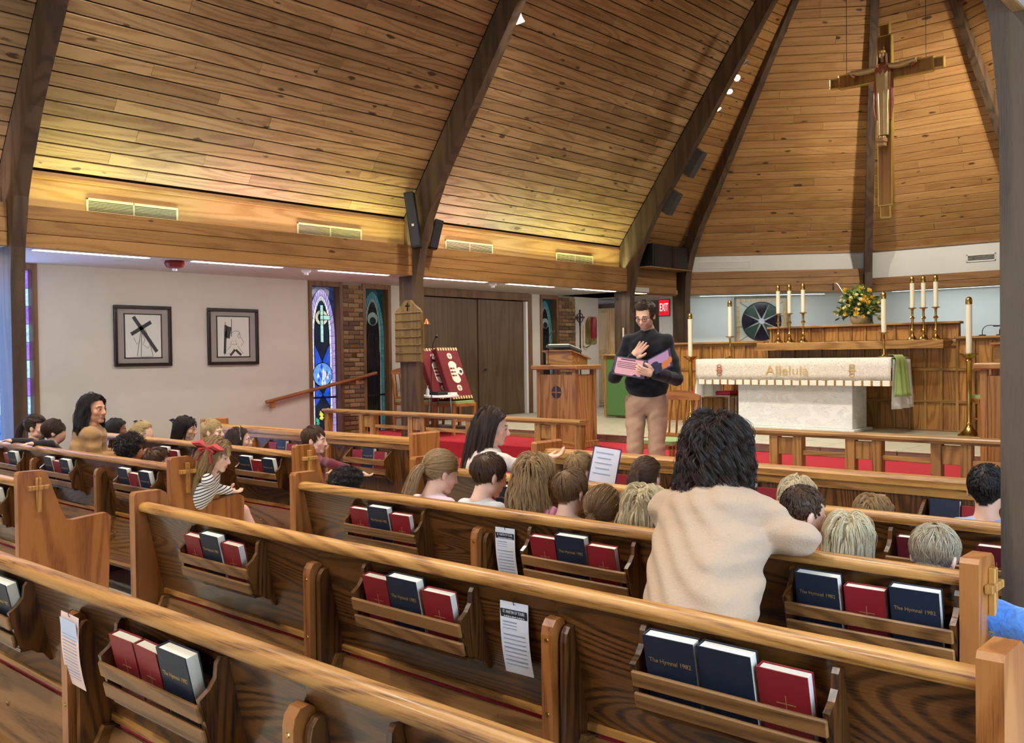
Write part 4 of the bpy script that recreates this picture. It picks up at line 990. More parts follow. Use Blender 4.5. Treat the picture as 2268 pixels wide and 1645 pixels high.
for i in range(230):
    a = rf.uniform(0, 6.28); e = rf.uniform(-0.35, 1.5); R = rf.uniform(0.08, 0.22)*(1 if e > 0.1 else 1.1)
    d = Vector((math.cos(a)*math.cos(e)*1.12, math.sin(a)*math.cos(e)*0.6, math.sin(e)*1.2)); p = Vector((0, 0, 0.17))+d*R
    k = rf.choice((0, 1, 1, 2, 2, 1)); dd = d+Vector((rf.uniform(-.7, .7), rf.uniform(-.7, .7), rf.uniform(-.7, .5)))
    place(LM[k], 'leaf', p, dd, rf.uniform(.7, 1.3))
for i in range(110):
    a = rf.uniform(0, 6.28); e = rf.uniform(-0.25, 1.5); R = rf.uniform(0.18, 0.28)
    d = Vector((math.cos(a)*math.cos(e)*1.1, math.sin(a)*math.cos(e)*0.65, math.sin(e)*1.15)); p = Vector((0, 0, 0.16))+d*R
    place(BL[0 if i < 16 else rf.choice((1, 1, 1, 2))], 'blossom', p, d+Vector((0.2, -0.4, 0.1)), rf.uniform(.8, 1.2))
    stems.tube([(0, 0, 0.1), tuple(Vector((0, 0, 0.12)).lerp(p, .6)), tuple(p)], 0.0025, 4)
stems.obj('stems', LEAFM[0], fw)
# ------------------------------------------------------------------ gooseneck microphone, reading lamps
def bezier(pts, n=10):
    out = []
    for i in range(n+1):
        t = i/n; q = [Vector(p) for p in pts]
        while len(q) > 1: q = [a.lerp(b, t) for a, b in zip(q, q[1:])]
        out.append(tuple(q[0]))
    return out
mc = thing('gooseneck_microphone', 'thin boom microphone rising beside the flower arrangement', 'microphone', (-5.02, YP+0.12, 1.895))
G().tube([(0.10, 0, 0), (0.05, 0, 0.25), (-0.15, 0, 0.56), (-0.19, -.01, 0.57)], 0.005, 6).obj('boom', CHROME, mc)
G().lathe([(0.0, 0), (0.012, .004), (0.013, .05), (0.007, .06), (0.005, .1)], 10, (-0.20, -.015, 0.47)).obj('capsule', BLACK, mc)
for x, lb in ((-3.32, 'curved black reading lamp on the screen, left of two'), (-3.13, 'curved black reading lamp on the screen, right of two')):
    t = thing('reading_lamp', lb, 'lamp', (x, YP-0.02, 1.705), 0, 'reading lamps')
    G().lathe([(0.04, 0), (0.04, 0.012), (0.01, 0.016)], 12).obj('base', BLACK, t)
    G().tube(bezier([(0, 0, 0.01), (-0.02, 0, 0.11), (0.06, 0, 0.14), (0.13, 0, 0.12)]), 0.005, 6).obj('arm', BLACK, t)
    G().box((0.165, 0, 0.115), (0.09, 0.035, 0.016), 0.005).obj('lamp_head', BLACK, t)
# rosette panel on the sanctuary wall
ro = thing('rosette_panel', 'square stained-glass panel with a dark cross rosette on the wall', 'stained glass', (-8.62, 16.90, 2.15))
_d = Vector((3.6, 2.7, 0)).normalized(); _n = Vector((-_d.y, _d.x, 0))
Mr = Matrix((_d, Vector((0, 0, 1)), -_n)).transposed().to_4x4(); Mr.translation = Vector((-8.62, 16.90, 2.15)); ro.matrix_world = Mr
G().box((0, 0, -0.02), (1.0, 0.92, 0.03)).obj('backing', plain('milk_backing', (176, 176, 160), 0.5), ro)
fr_ = G()
for c, d in (((0, .46, 0), (1.02, .03, .05)), ((0, -.46, 0), (1.02, .03, .05)), ((.5, 0, 0), (.03, .95, .05)), ((-.5, 0, 0), (.03, .95, .05))): fr_.box(c, d)
fr_.obj('frame', plain('zinc_frame', (120, 116, 104), 0.5), ro)
GA, GB, GC = plain('glass_amber', (186, 150, 96), 0.3, noise=.15, nscale=20), plain('glass_black', (34, 26, 38), 0.2, noise=.3, nscale=10), plain('glass_green', (52, 72, 60), 0.25, noise=.3, nscale=12)
for i in range(10):
    for s in (-1, 1):
        G().box((-.45+.1*i, s*.415, 0), (.092, .07, .012)).obj('pane', GA, ro)
        if 0 < i < 9: G().box((s*.455, -.46+.1*i, 0), (.07, .092, .012)).obj('pane', GA, ro)
for k in range(4):
    a0 = 90*k; pts = [(0.05*math.cos(math.radians(a0)), 0.05*math.sin(math.radians(a0)))]+circ(0, 0, .37, 8, a0-24, a0+24)
    G().prism(pts, 'z', 0.0, 0.012).obj('pane', GB, ro)
    pts = [(0.05*math.cos(math.radians(a0+45)), 0.05*math.sin(math.radians(a0+45)))]+circ(0, 0, .37, 8, a0+25, a0+65); G().prism(pts, 'z', 0.0, 0.012).obj('pane', GC, ro)
G().prism(circ(0, 0, .06, 8), 'z', 0.012, 0.018).obj('pane', plain('glass_pearl', (190, 186, 190), .3), ro)
ring = G().tube([(.375*math.cos(a), .375*math.sin(a), .012) for a in [i*math.pi/16 for i in range(33)]], .008, 6, False)
for s in (-1, 1):
    ring.tube([(s*.42, .1*s, 0.008), (s*.36, .1*s, .008)], .004, 5); ring.tube([(s*.42, -.38, .008), (s*.26, -.27, .008)], .004, 5); ring.tube([(s*.42, .38, .008), (s*.26, .27, .008)], .004, 5)
ring.obj('lead_came', LEAD, ro)
# ------------------------------------------------------------------ hanging cross with the crowned figure
CRW = wood('cross_wood', (104, 68, 22), (140, 96, 36), (160, 116, 50), axis='z', rough=0.4, rings=4, tint=0.02)
GILT = plain('gilt_edge', (236, 206, 112), 0.25, metal=0.7)
cr = thing('hanging_cross', 'large gilt-edged wooden cross hung above the altar', 'cross', (-4.87, 13.30, 4.76))
def slab(c, d, nm='beam'):
    o = G().box(c, d, 0.004).obj(nm, CRW, cr); e = G(); x, z = d[0]/2, d[2]/2; yb = c[1]-d[1]/2
    for a, b in (((c[0], yb, c[2]+z), (d[0]+.02, .02, .014)), ((c[0], yb, c[2]-z), (d[0]+.02, .02, .014)), ((c[0]+x, yb, c[2]), (.014, .02, d[2])), ((c[0]-x, yb, c[2]), (.014, .02, d[2]))): e.box(a, b, 0.003)
    e.box((c[0]+x+.006, c[1], c[2]), (.012, d[1], d[2])).box((c[0], c[1], c[2]-z-.006), (d[0], d[1], .012))
    e.obj('gilt_edge', GILT, o)
slab((0, 0, 0), (.185, .07, 2.36), 'upright'); slab((0, 0, 1.26), (.12, .05, .16), 'end_block'); slab((0, 0, -1.26), (.13, .05, .17), 'end_block')
slab((0, .0, .66), (1.30, .066, .185), 'crossbeam'); slab((.71, 0, .66), (.14, .05, .13), 'end_block'); slab((-.71, 0, .66), (.14, .05, .13), 'end_block')
for sx in (-0.55, 0.55): G().tube([(sx, 0, .75), (sx*0.98, 0, 4.0)], 0.004, 5).obj('hanging_wire', BLACK, cr)
ROBE = plain('carved_robe', (206, 182, 128), 0.35, metal=0.25, noise=.12, nscale=9); MANT = plain('carved_mantle', (150, 84, 48), 0.45); FACE = plain('carved_face', (176, 140, 90), .5); HAIRC = plain('carved_hair', (104, 76, 44), .5)
fg = thing('christ_figure', 'crowned robed figure with outstretched arms carved on the hanging cross', 'sculpture', (-4.87, 13.24, 5.02)); fg.scale = (.82, .82, .79)
def robe_tube(pts, rs, nf, amp, mat, name, flat=0.6):
    g = G(); n = 28; vs = []
    for i, (p, r) in enumerate(zip(pts, rs)):
        for j in range(n):
            th = 2*math.pi*j/n; rr_ = r*(1+amp*math.cos(nf*th)); vs.append((p[0]+rr_*math.cos(th), p[1]+rr_*flat*math.sin(th), p[2]))
    k = len(pts); g.add(vs, [(i*n+j, i*n+(j+1) % n, (i+1)*n+(j+1) % n, (i+1)*n+j) for i in range(k-1) for j in range(n)]+[tuple(range(n-1, -1, -1)), tuple((k-1)*n+j for j in range(n))])
    return g.obj(name, mat, fg, smooth=50)
robe_tube([(0, -.03, -.60), (0, -.03, -.3), (0, -.03, 0), (0, -.035, .35), (0, -.04, .58), (0, -.03, .66)], [.085, .09, .10, .115, .12, .07], 9, .10, ROBE, 'robe')
robe_tube([(-.11, -.01, -.32), (-.125, -.01, -.1), (-.12, -.01, .3), (-.09, -.01, .58)], [.022, .042, .045, .03], 5, .12, MANT, 'cloak_left'); robe_tube([(.11, -.01, -.32), (.125, -.01, -.1), (.12, -.01, .3), (.09, -.01, .58)], [.022, .042, .045, .03], 5, .12, MANT, 'cloak_right')
robe_tube([(0, -.05, .42), (0, -.05, .52), (0, -.035, .62), (0, -.02, .68)], [.06, .125, .14, .06], 7, .06, MANT, 'mantle')
for s in (-1, 1):
    a = G().tube([(s*.08, -.03, .60), (s*.26, -.035, .575), (s*.44, -.04, .585), (s*.55, -.04, .605)], [.06, .062, .066, .05], 12, True, .8).obj('sleeve', ROBE, fg, smooth=40)
    G().tube([(s*.46, -.045, .52), (s*.50, -.045, .57)], [.03, .045], 8).obj('cuff', MANT, a)
    h = G().at(Matrix.Translation((s*.11, 0, -.03))).ball((s*.475, -.05, .64), (.028, .012, .02), 8, 6)
    for k, (dx, dz) in enumerate(((.055, .012), (.058, .002), (.055, -.008), (.045, -.018))): h.tube([(s*.485, -.05, .64+dz*.6), (s*(.465+dx), -.052, .642+dz*1.4)], [.007, .004], 6)
    h.tube([(s*.47, -.055, .652), (s*.485, -.058, .675)], [.006, .004], 6); h.obj('hand', FACE, fg, smooth=60)
hd = G().ball((0, -.06, .80), (.052, .056, .075), 14, 10).ball((0, -.112, .79), (.008, .014, .02), 8, 6).tube([(0, -.04, .68), (0, -.05, .75)], [.035, .03], 10)
for s in (-1, 1): hd.ball((s*.02, -.106, .815), (.010, .006, .005), 8, 5)
hd.ball((0, -.105, .762), (.016, .006, .005), 8, 5); hd = hd.obj('head', FACE, fg, smooth=60)
hr = G()
for s in (-1, 1):
    for k in range(4): hr.tube([(s*.02, -.06+.014*k, .868), (s*.052, -.07+.02*k, .82), (s*.058, -.075+.02*k, .75), (s*.066, -.08+.02*k, .66)], [.014, .017, .016, .010], 7)
hr.obj('hair', HAIRC, hd, smooth=60); G().prism(circ(0, -.06, .056, 16), 'z', .835, .868).prism([(-.055, -.115), (-.04, -.117), (-.045, -.113)], 'z', .86, .92).prism([(.055, -.115), (.04, -.117), (.045, -.113)], 'z', .86, .93).prism([(-.012, -.12), (.012, -.12), (0, -.11)], 'z', .86, .90).obj('crown', GILT, hd)
for s in (-1, 1): G().ball((s*.03, -.06, -.64), (.026, .045, .03), 8, 6).obj('foot', FACE, fg, smooth=60)
G().prism([(-.075, -.055), (.075, -.055), (.055, -.19), (-.055, -.19)], 'z', -.73, -.665).prism([(-.06, -.045), (.06, -.045), (.045, -.15), (-.045, -.15)], 'z', -.80, -.73).obj('footrest', FACE, fg)
# ------------------------------------------------------------------ framed drawings
FRAMEB = plain('frame_black', (34, 22, 16), 0.35); MATB = plain('mat_board', (150, 142, 134), 0.9); PAPER = plain('drawing_paper', (206, 204, 194), 0.9); INK = plain('ink', (60, 58, 54), 0.8)
def picture(y0, y1, label, draw):
    t = thing('framed_drawing', label, 'picture', (XW, (y0+y1)/2, 1.835), 0, 'framed line drawings'); w, h = y1-y0, 0.73
    m = Matrix(((0, 0, 1, 0), (1, 0, 0, 0), (0, 1, 0, 0), (0, 0, 0, 1)))   # local x->world y, local y->world z, local z->world x
    t.matrix_world = Matrix.Translation((XW, (y0+y1)/2, 1.835)) @ m
    f = G()
    for c, d in (((0, h/2-.02, .02), (w, .04, .04)), ((0, -h/2+.02, .02), (w, .04, .04)), ((w/2-.02, 0, .02), (.04, h-.08, .04)), ((-w/2+.02, 0, .02), (.04, h-.08, .04))): f.box(c, d, .006)
    f.obj('frame', FRAMEB, t); G().box((0, 0, .008), (w-.06, h-.06, .012)).obj('mat_board', MATB, t)
    f = G(); a, b = w*.32, h*.36
    for c, d in (((0, b, .016), (2*a+.02, .012, .008)), ((0, -b, .016), (2*a+.02, .012, .008)), ((a, 0, .016), (.012, 2*b, .008)), ((-a, 0, .016), (.012, 2*b, .008))): f.box(c, d)
    f.obj('inner_fillet', FRAMEB, t); G().box((0, 0, .014), (2*a, 2*b, .006)).obj('paper', PAPER, t)
    g = G(); draw(g); g.obj('drawing', INK, t)
def ln(g, pts, r=.0022): g.tube([(x, y, .018) for x, y in pts], r, 4)
def bar(g, p, q, w):
    p, q = Vector(p), Vector(q); n = Vector((-(q-p).y, (q-p).x)).normalized()*w/2
    g.prism([tuple(p+n), tuple(q+n), tuple(q-n), tuple(p-n)], 'z', .0172, .0182)
def draw1(g):
    bar(g, (-.12, .23), (.17, -.19), .045); bar(g, (-.15, .02), (.10, .17), .045)
    ln(g, [(-.07, .08), (-.05, .13), (-.02, .135), (.01, .11), (.06, .0), (.10, -.05)]); ln(g, [(-.03, .06), (-.08, -.24), (-.03, -.245), (-.02, .04)], .003); ln(g, [(-.02, .06), (-.03, -.25), (.12, -.245), (.08, -.08)], .003)
    ln(g, [(-.02, .05), (.02, -.05), (-.01, -.1), (.06, -.15), (.08, -.09)]); ln(g, [(-.12, -.02), (-.08, -.1), (-.04, -.05)])
def draw2(g):
    bar(g, (-.13, -.22), (-.11, .15), .035); bar(g, (-.09, -.02), (-.06, .13), .07); ln(g, [(-.13, -.24), (-.115, .19)], .004); ln(g, [(-.03, .0), (-.025, .23)], .004)
    ln(g, [(-.12, -.15), (-.12, -.05), (-.05, .04), (.03, .08), (.09, .06), (.10, .0), (.15, -.07), (.11, -.12)]); ln(g, [(.09, .05), (.06, .01), (.08, -.02), (.10, .0)]); ln(g, [(-.02, -.05), (-.05, -.1), (.05, -.1), (.03, -.05)])
    ln(g, [(-.04, -.12), (-.14, -.22), (-.02, -.22), (.0, -.15), (.06, -.22), (.14, -.22), (.06, -.12)]); bar(g, (-.05, -.245), (.02, -.17), .03); bar(g, (.11, -.24), (.03, -.17), .03)
picture(5.03, 5.75, 'black-framed line drawing of a robed figure carrying a dark cross', draw1); picture(6.24, 6.98, 'black-framed line drawing of a bent figure before a tall chair', draw2)
# handrail, plaques, alarms
t = thing('handrail', 'wooden handrail sloping up the left wall across the windows', 'handrail', (XW, 7.05, 0.96))
G().tube([(.07, 0, 0), (.07, 1.9, .35)], .026, 10).obj('rail', wood('handrail_wood', (96, 50, 22), (130, 74, 36), (150, 92, 50), axis='y', rough=.35), t)
for y, z in ((0.12, -.045), (1.55, .22)): G().box((.035, y, z), (.07, .05, .07), .006).obj('bracket', oake('z'), t)
for z, lb in ((1.71, 'upper small brass plaque on the brick pier'), (1.575, 'lower small brass plaque on the brick pier')): tag(G().box((XW+.03, 8.575, z), (.006, .10, .055), .002).obj('plaque', BRASS), lb, 'plaque', 'brass plaques')
ALR = plain('alarm_red', (120, 18, 16), .4)
t = thing('fire_alarm', 'round red fire alarm on the soffit above the drawings', 'alarm', (-9.62, 5.16, ZS)); G().lathe([(.10, 0), (.11, -.03), (.09, -.07), (.04, -.085)], 16).obj('body', ALR, t, smooth=40); G().lathe([(.03, -.08), (.025, -.11), (0, -.115)], 10).obj('strobe', WHITEM, t)
for y, x, lb in ((6.88, -9.60, 'white smoke detector on the soffit right of the drawings'), (10.30, -9.65, 'white smoke detector on the soffit above the folding doors')):
    t = thing('smoke_detector', lb, 'detector', (x, y, ZS), 0, 'smoke detectors'); G().lathe([(.06, 0), (.06, -.02), (.045, -.035)], 14).obj('base', WHITEM, t, smooth=40); G().lathe([(.03, -.035), (.03, -.06), (0, -.065)], 10).obj('sensor', WHITEM, t)
# hymn board on the arch
HB = wood('hymn_board', (84, 62, 30), (116, 90, 48), (134, 108, 62), axis='z', rough=.5, rings=4)
t = thing('hymn_board', 'wooden hymn board with empty rails hanging on the arch post', 'hymn board', (-9.40, 8.385, 1.47))
w = .26; G().prism([(-w, 0), (w, 0), (w, .66), (w-.03, .70), (.12, .77), (.05, .83), (-.05, .83), (-.12, .77), (-w+.03, .70), (-w, .66)], 'y', -.025, .012).obj('board', HB, t)
for k in range(7): G().box((0, -.032, .015+.108*k), (2*w-.02, .022, .018), .004).obj('ledge', HB, t)
g = G(); g.box((0, -.03, .735), (.02, .012, .10), .003).box((0, -.03, .755), (.07, .012, .02), .003)
for a in range(4): g.ball((.035*math.cos(a*1.57), -.03, .755+.035*math.sin(a*1.57)), .012, 8, 6)
g.obj('carved_cross', FRAMEB, t)
t = thing('brass_lamp', 'slender brass wall lamp beside the hymn board', 'lamp', (-9.13, 8.40, 1.70)); G().tube([(0, 0, -.1), (0, 0, .30), (.02, -.01, .34), (.06, -.02, .33)], .006, 8).obj('stem', BRASS, t)
G().lathe([(.012, 0), (.02, -.02), (.05, -.07), (.045, -.07), (.012, -.015)], 14).obj('shade', plain('copper_shade', (186, 110, 66), .3, metal=.8), t, smooth=40).location = (.08, -.02, .34)
# speakers
GREYS = plain('speaker_grille', (40, 40, 44), .6, noise=.2, nscale=300)
def speaker(label, loc, dims, rot, badge=False, group='speakers', mat=BLACK):
    t = thing('loudspeaker', label, 'speaker', loc, 0, group); t.rotation_euler = rot
    G().box((0, 0, 0), dims, .006).obj('cabinet', mat, t); G().box((0, -dims[1]/2-.003, 0), (dims[0]*.86, .006, dims[2]*.94), .002).obj('grille', GREYS if badge else mat, t)
    if badge: G().box((0, -dims[1]/2-.008, -dims[2]*.1), (.03, .006, .03)).obj('badge', WHITEM, t)
    return t
speaker('tall black column speaker on the hymn-board arch', (-9.165, 8.27, 3.33), (.13, .13, .74), (math.radians(-4), math.radians(-8), math.radians(38)), True)
speaker('short black speaker on the far side of the hymn-board arch', (-9.22, 8.72, 3.19), (.12, .14, .40), (0, math.radians(14), math.radians(60)))
speaker('left black subwoofer box on the ledge above the exit', (-9.20, 13.98, 3.255), (.62, .40, .40), (0, 0, math.radians(90)), False, 'subwoofers'); speaker('right black subwoofer box on the ledge above the exit', (-9.20, 14.56, 3.255), (.50, .40, .40), (0, 0, math.radians(90)), False, 'subwoofers')
G().box((-9.2, 14.25, 3.047), (.42, 1.4, .018)).obj('trim_ledge', pinef('y'))['kind'] = 'structure'
GREYB = plain('speaker_grey', (62, 62, 60), .5)
speaker('upper grey speaker on the sanctuary arch', (-8.13, 13.60, 4.70), (.20, .16, .46), (0, math.radians(36), 0), False, 'arch speakers', GREYB); speaker('lower grey speaker on the sanctuary arch', (-8.58, 13.60, 4.10), (.20, .16, .40), (0, math.radians(34), 0), False, 'arch speakers', GREYB)
# spot housings
def can(label, loc, target, on=True, s=1.0):
    t = thing('spotlight', label, 'spotlight', loc, 0, 'arch spotlights'); t.rotation_euler = (Vector(target)-Vector(loc)).to_track_quat('-Z', 'Y').to_euler()
    G().lathe([(.03*s, .20*s), (.05*s, .16*s), (.055*s, .05*s), (.07*s, 0), (.066*s, 0), (.05*s, .05*s)], 14).obj('housing', plain('spot_white', (196, 196, 190), .4), t, smooth=40)
    G().lathe([(.0, .012*s), (.063*s, .012*s), (.05*s, .02*s), (0, .02*s)], 14).obj('lens', emit('spot_lens', (255, 246, 224), 14.0) if on else BLACK, t)
    G().tube([(0, 0, .17*s), (0, -.06, .24*s)], .008, 6).obj('yoke', BLACK, t)
can('white spotlight on the hymn-board arch at the top of the picture', (-7.62, 8.66, 5.62), (-7.3, 10.4, 0.5), True, 1.2)
for p, tg, lb in zip(SPOTS, [(-4.9, 12.0, 4.0), (-5.4, 11.6, 1.2), (-6.2, 14.0, 3.0)], ['topmost lit spotlight on the sanctuary arch', 'middle lit spotlight on the sanctuary arch', 'lowest lit spotlight on the sanctuary arch']): can(lb, (p[0]-.03, p[1]-.06, p[2]+.06), tg, True, .8)
for _p, _t, _l in (((-2.6, 13.66, 5.75), (-8.2, 15.6, 4.2), 'upper'), ((-2.8, 13.66, 5.5), (-5.4, 17.0, 4.4), 'lower')): can('%s spotlight on the right side of the sanctuary arch, outside the picture' % _l, (_p[0]+.03, _p[1]-.06, _p[2]+.06), _t, True, .8)
can('dark unlit spotlight on the sanctuary arch above the lit ones', (-7.16, 13.60, 6.13), (-5.4, 14.5, 4.0), False, .8)
for i, p in enumerate(NAVE_CANS): can('nave downlight high on an arch outside the picture, number %s' % ['one', 'two', 'three', 'four', 'five', 'six', 'seven', 'eight', 'nine'][i], p, (p[0]*.75-1.27, p[1]+.9, 0), True, 1.2)
# exit sign
t = thing('exit_sign', 'lit red EXIT sign on the white pier', 'sign', (-9.79, 15.25, 2.42)); G().box((0, 0, 0), (.25, .03, .33), .004).obj('case', plain('sign_grey', (120, 110, 108), .5), t); G().box((0, -.017, 0), (.22, .004, .29)).obj('face', emit('exit_red', (220, 20, 34), 1.1), t)
inst(text_mesh('EXIT', .16, emit('exit_white', (255, 214, 214), 1.6)), 'lettering', t, (0, -.021, 0), (math.pi/2, 0, 0), (.58, 1.35, 1))
# ------------------------------------------------------------------ lecterns
def lectern(label, loc, stand=True):
    t = thing('lectern', label, 'lectern', loc, 0, 'oak lecterns'); z1 = .86
    G().box((0, 0, .04), (.64, .44, .08), .006).obj('base', oakc('x'), t)
    G().box((0, -.18, .47), (.50, .02, .80), .003).obj('front_panel', oakc('z'), t); G().box((.275, 0, .47), (.02, .32, .80), .003).obj('side_panel', oakc('z'), t); G().box((-.275, 0, .47), (.02, .32, .80), .003).obj('side_panel', oakc('z'), t)
    pm = G().box((0, 0, .5), (.06, .06, .86), .004).mesh('post', oakc('z'))
    for x in (-.275, .275):
        for y in (-.17, .17): inst(pm, 'post', t, (x, y, 0))
    G().box((0, 0, .955), (.70, .50, .055), .01).obj('top', oakc('x'), t)
    e = G().prism(circ(0, 0, .075, 20), 'y', -.195, -.19).obj('cross_disc', FRAMEB, t); e.location = (0, 0, .66); G().box((0, -.197, 0), (.012, .004, .15)).box((0, -.197, 0), (.15, .004, .012)).obj('cross', oakc('z'), e)
    if stand:
        G().prism([(-.14, .98), (.16, .98), (.16, 1.05), (-.14, 1.14)], 'x', -.20, .20).obj('book_stand', oakc('x'), t); G().prism([(-.18, 1.148), (.20, 1.045), (.20, 1.06), (-.18, 1.163)], 'x', -.23, .23).obj('book_rest', oakc('x'), t)
    return t
LX, LY = -7.05, 8.80
lectern('oak lectern with a cross disc, beside the folding doors', (LX, LY, ZC2)); lectern('oak lectern with a cross disc at the right picture edge', (-2.16, 9.16, ZC2))
t = thing('open_book', 'large grey-covered book lying on the left lectern', 'book', (LX-.02, LY-.02, ZC2+1.158)); t.rotation_euler = (math.radians(-15), 0, 0); G().box((0, 0, .02), (.36, .26, .03), .004).obj('cover', plain('book_grey', (70, 80, 84), .5), t); G().box((0, 0, .042), (.33, .24, .014), .003).obj('pages', PAGES, t)
t = thing('gooseneck_microphone', 'thin black gooseneck microphone on the left lectern', 'microphone', (LX-.12, LY-.19, ZC2+.983)); G().lathe([(.025, 0), (.02, .012), (.006, .016)], 10).obj('base', BLACK, t); G().tube(bezier([(0, 0, 0), (0, 0, .25), (0, -.02, .38), (.06, .03, .40)]), .004, 6).obj('neck', BLACK, t); G().ball((.07, .035, .40), .013, 8, 6).obj('capsule', BLACK, t)
# ------------------------------------------------------------------ chairs
def side_chair(label, loc, rz, slats=5, tall=.92):
    t = thing('chair', label, 'chair', loc, rz, 'oak chairs with green seats'); w = .23; om = oake('z')
    lm = G().prism([(-.02, -.02), (.02, -.02), (.02, .02), (-.02, .02)], 'z', 0, .43).mesh('leg', om)
    for x in (-w+.02, w-.02): inst(lm, 'leg', t, (x, -.20, 0))
    for x in (-w+.02, w-.02): G().tube([(x, .24, 0), (x, .20, .42), (x, .24, .70), (x*1.02, .29, tall-.04)], [.022, .022, .02, .018], 8).obj('back_post', om, t)
    G().box((0, 0, .42), (2*w, .44, .05), .006).obj('seat_frame', oake('x'), t)
    G().prism(rounded(2*w-.01, .43, .05), 'z', .44, .475).obj('seat_pad', GREENS, t)
    pts = [(-w-.01, 0)]+[(-w-.01+2*(w+.01)*i/10, .05*math.sin(math.pi*i/10)) for i in range(11)]+[(w+.01, 0), (w+.01, -.05), (-w-.01, -.05)]
    g = G().prism(pts[1:], 'y', -.012, .012); o = g.obj('top_rail', oake('x'), t); o.location = (0, .285, tall-.02); o.rotation_euler = (math.radians(-10), 0, 0)
    G().box((0, .215, .50), (2*w-.04, .02, .04), .004).obj('lower_rail', oake('x'), t)
    for i in range(slats): x = (-w+.06)+(2*w-.12)*i/(slats-1); G().tube([(x, .215, .50), (x, .235, .70), (x, .283, tall-.06)], [.020, .021, .019], 6, True, .35).obj('slat', om, t)
    for y in (-.20, .22): G().box((0, y, .2), (2*w-.06, .016, .022), .003).obj('stretcher', oake('x'), t)
    return t
side_chair('slat-back oak chair with green seat just behind the standing man', (-5.06, 7.86, ZC1), 0.0)
side_chair('oak chair with green seat under the red cushions', (-9.50, 9.30, ZC2), math.radians(90)); side_chair('oak chair with green seat left of the white table', (-9.95, 9.45, ZC2), math.radians(80)); side_chair('dark slatted chair between the window and the arch post', (-10.32, 9.28, ZC2), math.radians(75), 6)
side_chair('oak chair with green seat beside the right floor candle', (-3.12, 11.86, ZT), math.radians(-60), 4, .8)
# red needlework cushions
CUSR = plain('cushion_red', (110, 22, 28), .8, noise=.1, nscale=120); EMW = plain('emblem_white', (226, 216, 196), .8); EMB3 = plain('emblem_blue', (40, 44, 84), .8)
def cushion(label, loc, rot, emblem=True):
    t = thing('kneeling_cushion', label, 'cushion', loc, 0, 'red needlework cushions'); t.rotation_euler = rot; w, h, d = .42, .80, .10
    G().box((0, 0, h/2), (w, d, h), .012).obj('pad', CUSR, t); y = -d/2-.002
    g = G()
    for z in (.025, h-.025):
        for k in range(8): g.box((-w/2+.03+.0515*k, y, z), (.028, .006, .045))
    g.obj('striped_band', plain('band_cream', (196, 180, 130), .8), t)
    for z in (.17, .665):
        m = G().prism(circ(0, z, .048, 16), 'y', y-.003, y).obj('medallion', EMW, t); G().box((0, y-.004, z), (.006, .003, .09)).box((0, y-.004, z), (.09, .003, .006)).obj('cross', FRAMEB, m)
    m = G().prism([(x, z) for x, z in circ(0, .50, .085, 14, 20, 160)]+[(-.075, .42)]+circ(0, .33, .085, 14, 200, 340)+[(.05, .40), (.12, .36), (.17, .40), (.17, .46), (.12, .49), (.06, .47)], 'y', y-.003, y).obj('emblem', EMW, t)
    g = G()
    for k in range(3): g.box((-.045, y-.0045, .47-.055*k), (.05, .003, .025)).prism(circ(.005, .47-.055*k, .014, 8), 'y', y-.006, y-.003)
    g.obj('letters', CUSR, m); G().prism(circ(.125, .42, .026, 12), 'y', y-.006, y-.003).obj('blue_disc', EMB3, m)
    return t
cushion('front red needlework cushion with white emblem leaning on a chair', (-9.42, 9.36, ZC2+.48), (math.radians(-24), 0, math.radians(90))); cushion('rear red needlework cushion behind the front one', (-9.60, 9.22, ZC2+.48), (math.radians(-25), 0, math.radians(90)))
# white table and what stands on it
t = thing('side_table', 'small round white table with chrome legs beside the arch post', 'table', (-9.36, 8.88, ZC2)); G().lathe([(.26, .545), (.27, .55), (.27, .57), (.26, .575)], 24).obj('top', WHITEM, t)
for k in range(3): a = k*2.09+.4; G().tube([(.2*math.cos(a), .2*math.sin(a), 0), (.17*math.cos(a), .17*math.sin(a), .545)], .009, 6).obj('leg', CHROME, t)
t = thing('sanitizer_bottle', 'clear pump sanitizer bottle on the white table', 'bottle', (-9.42, 8.72, ZC2+.576)); G().lathe([(.025, 0), (.026, .02), (.026, .07), (.012, .09), (.01, .1)], 12).obj('bottle', plain('clear_gel', (200, 206, 206), .2), t, smooth=40); G().tube([(0, 0, .1), (0, 0, .125), (.025, -.01, .125)], .005, 6).obj('pump', WHITEM, t)
tag(G().box((-9.36, 8.88, ZC2+.598), (.20, .24, .04), .006).obj('black_case', BLACK), 'flat black case on the white table', 'case'); tag(G().box((-9.22, 9.0, ZC2+.592), (.08, .11, .03), .004).obj('white_box', WHITEM), 'small white box at the edge of the white table', 'box')
t = thing('microphone_stand', 'thin black microphone stand behind the altar rail', 'microphone stand', (-9.24, 8.62, ZC2)); G().lathe([(.11, 0), (.11, .012), (.02, .025), (.012, .05)], 16).obj('base', BLACK, t); G().tube(bezier([(0, 0, .03), (0, 0, 1.0), (0, 0, 1.28), (.05, .05, 1.36)], 14), .007, 6).obj('pole', BLACK, t); G().ball((.06, .06, 1.375), (.025, .025, .022), 10, 8).obj('microphone', BLACK, t)
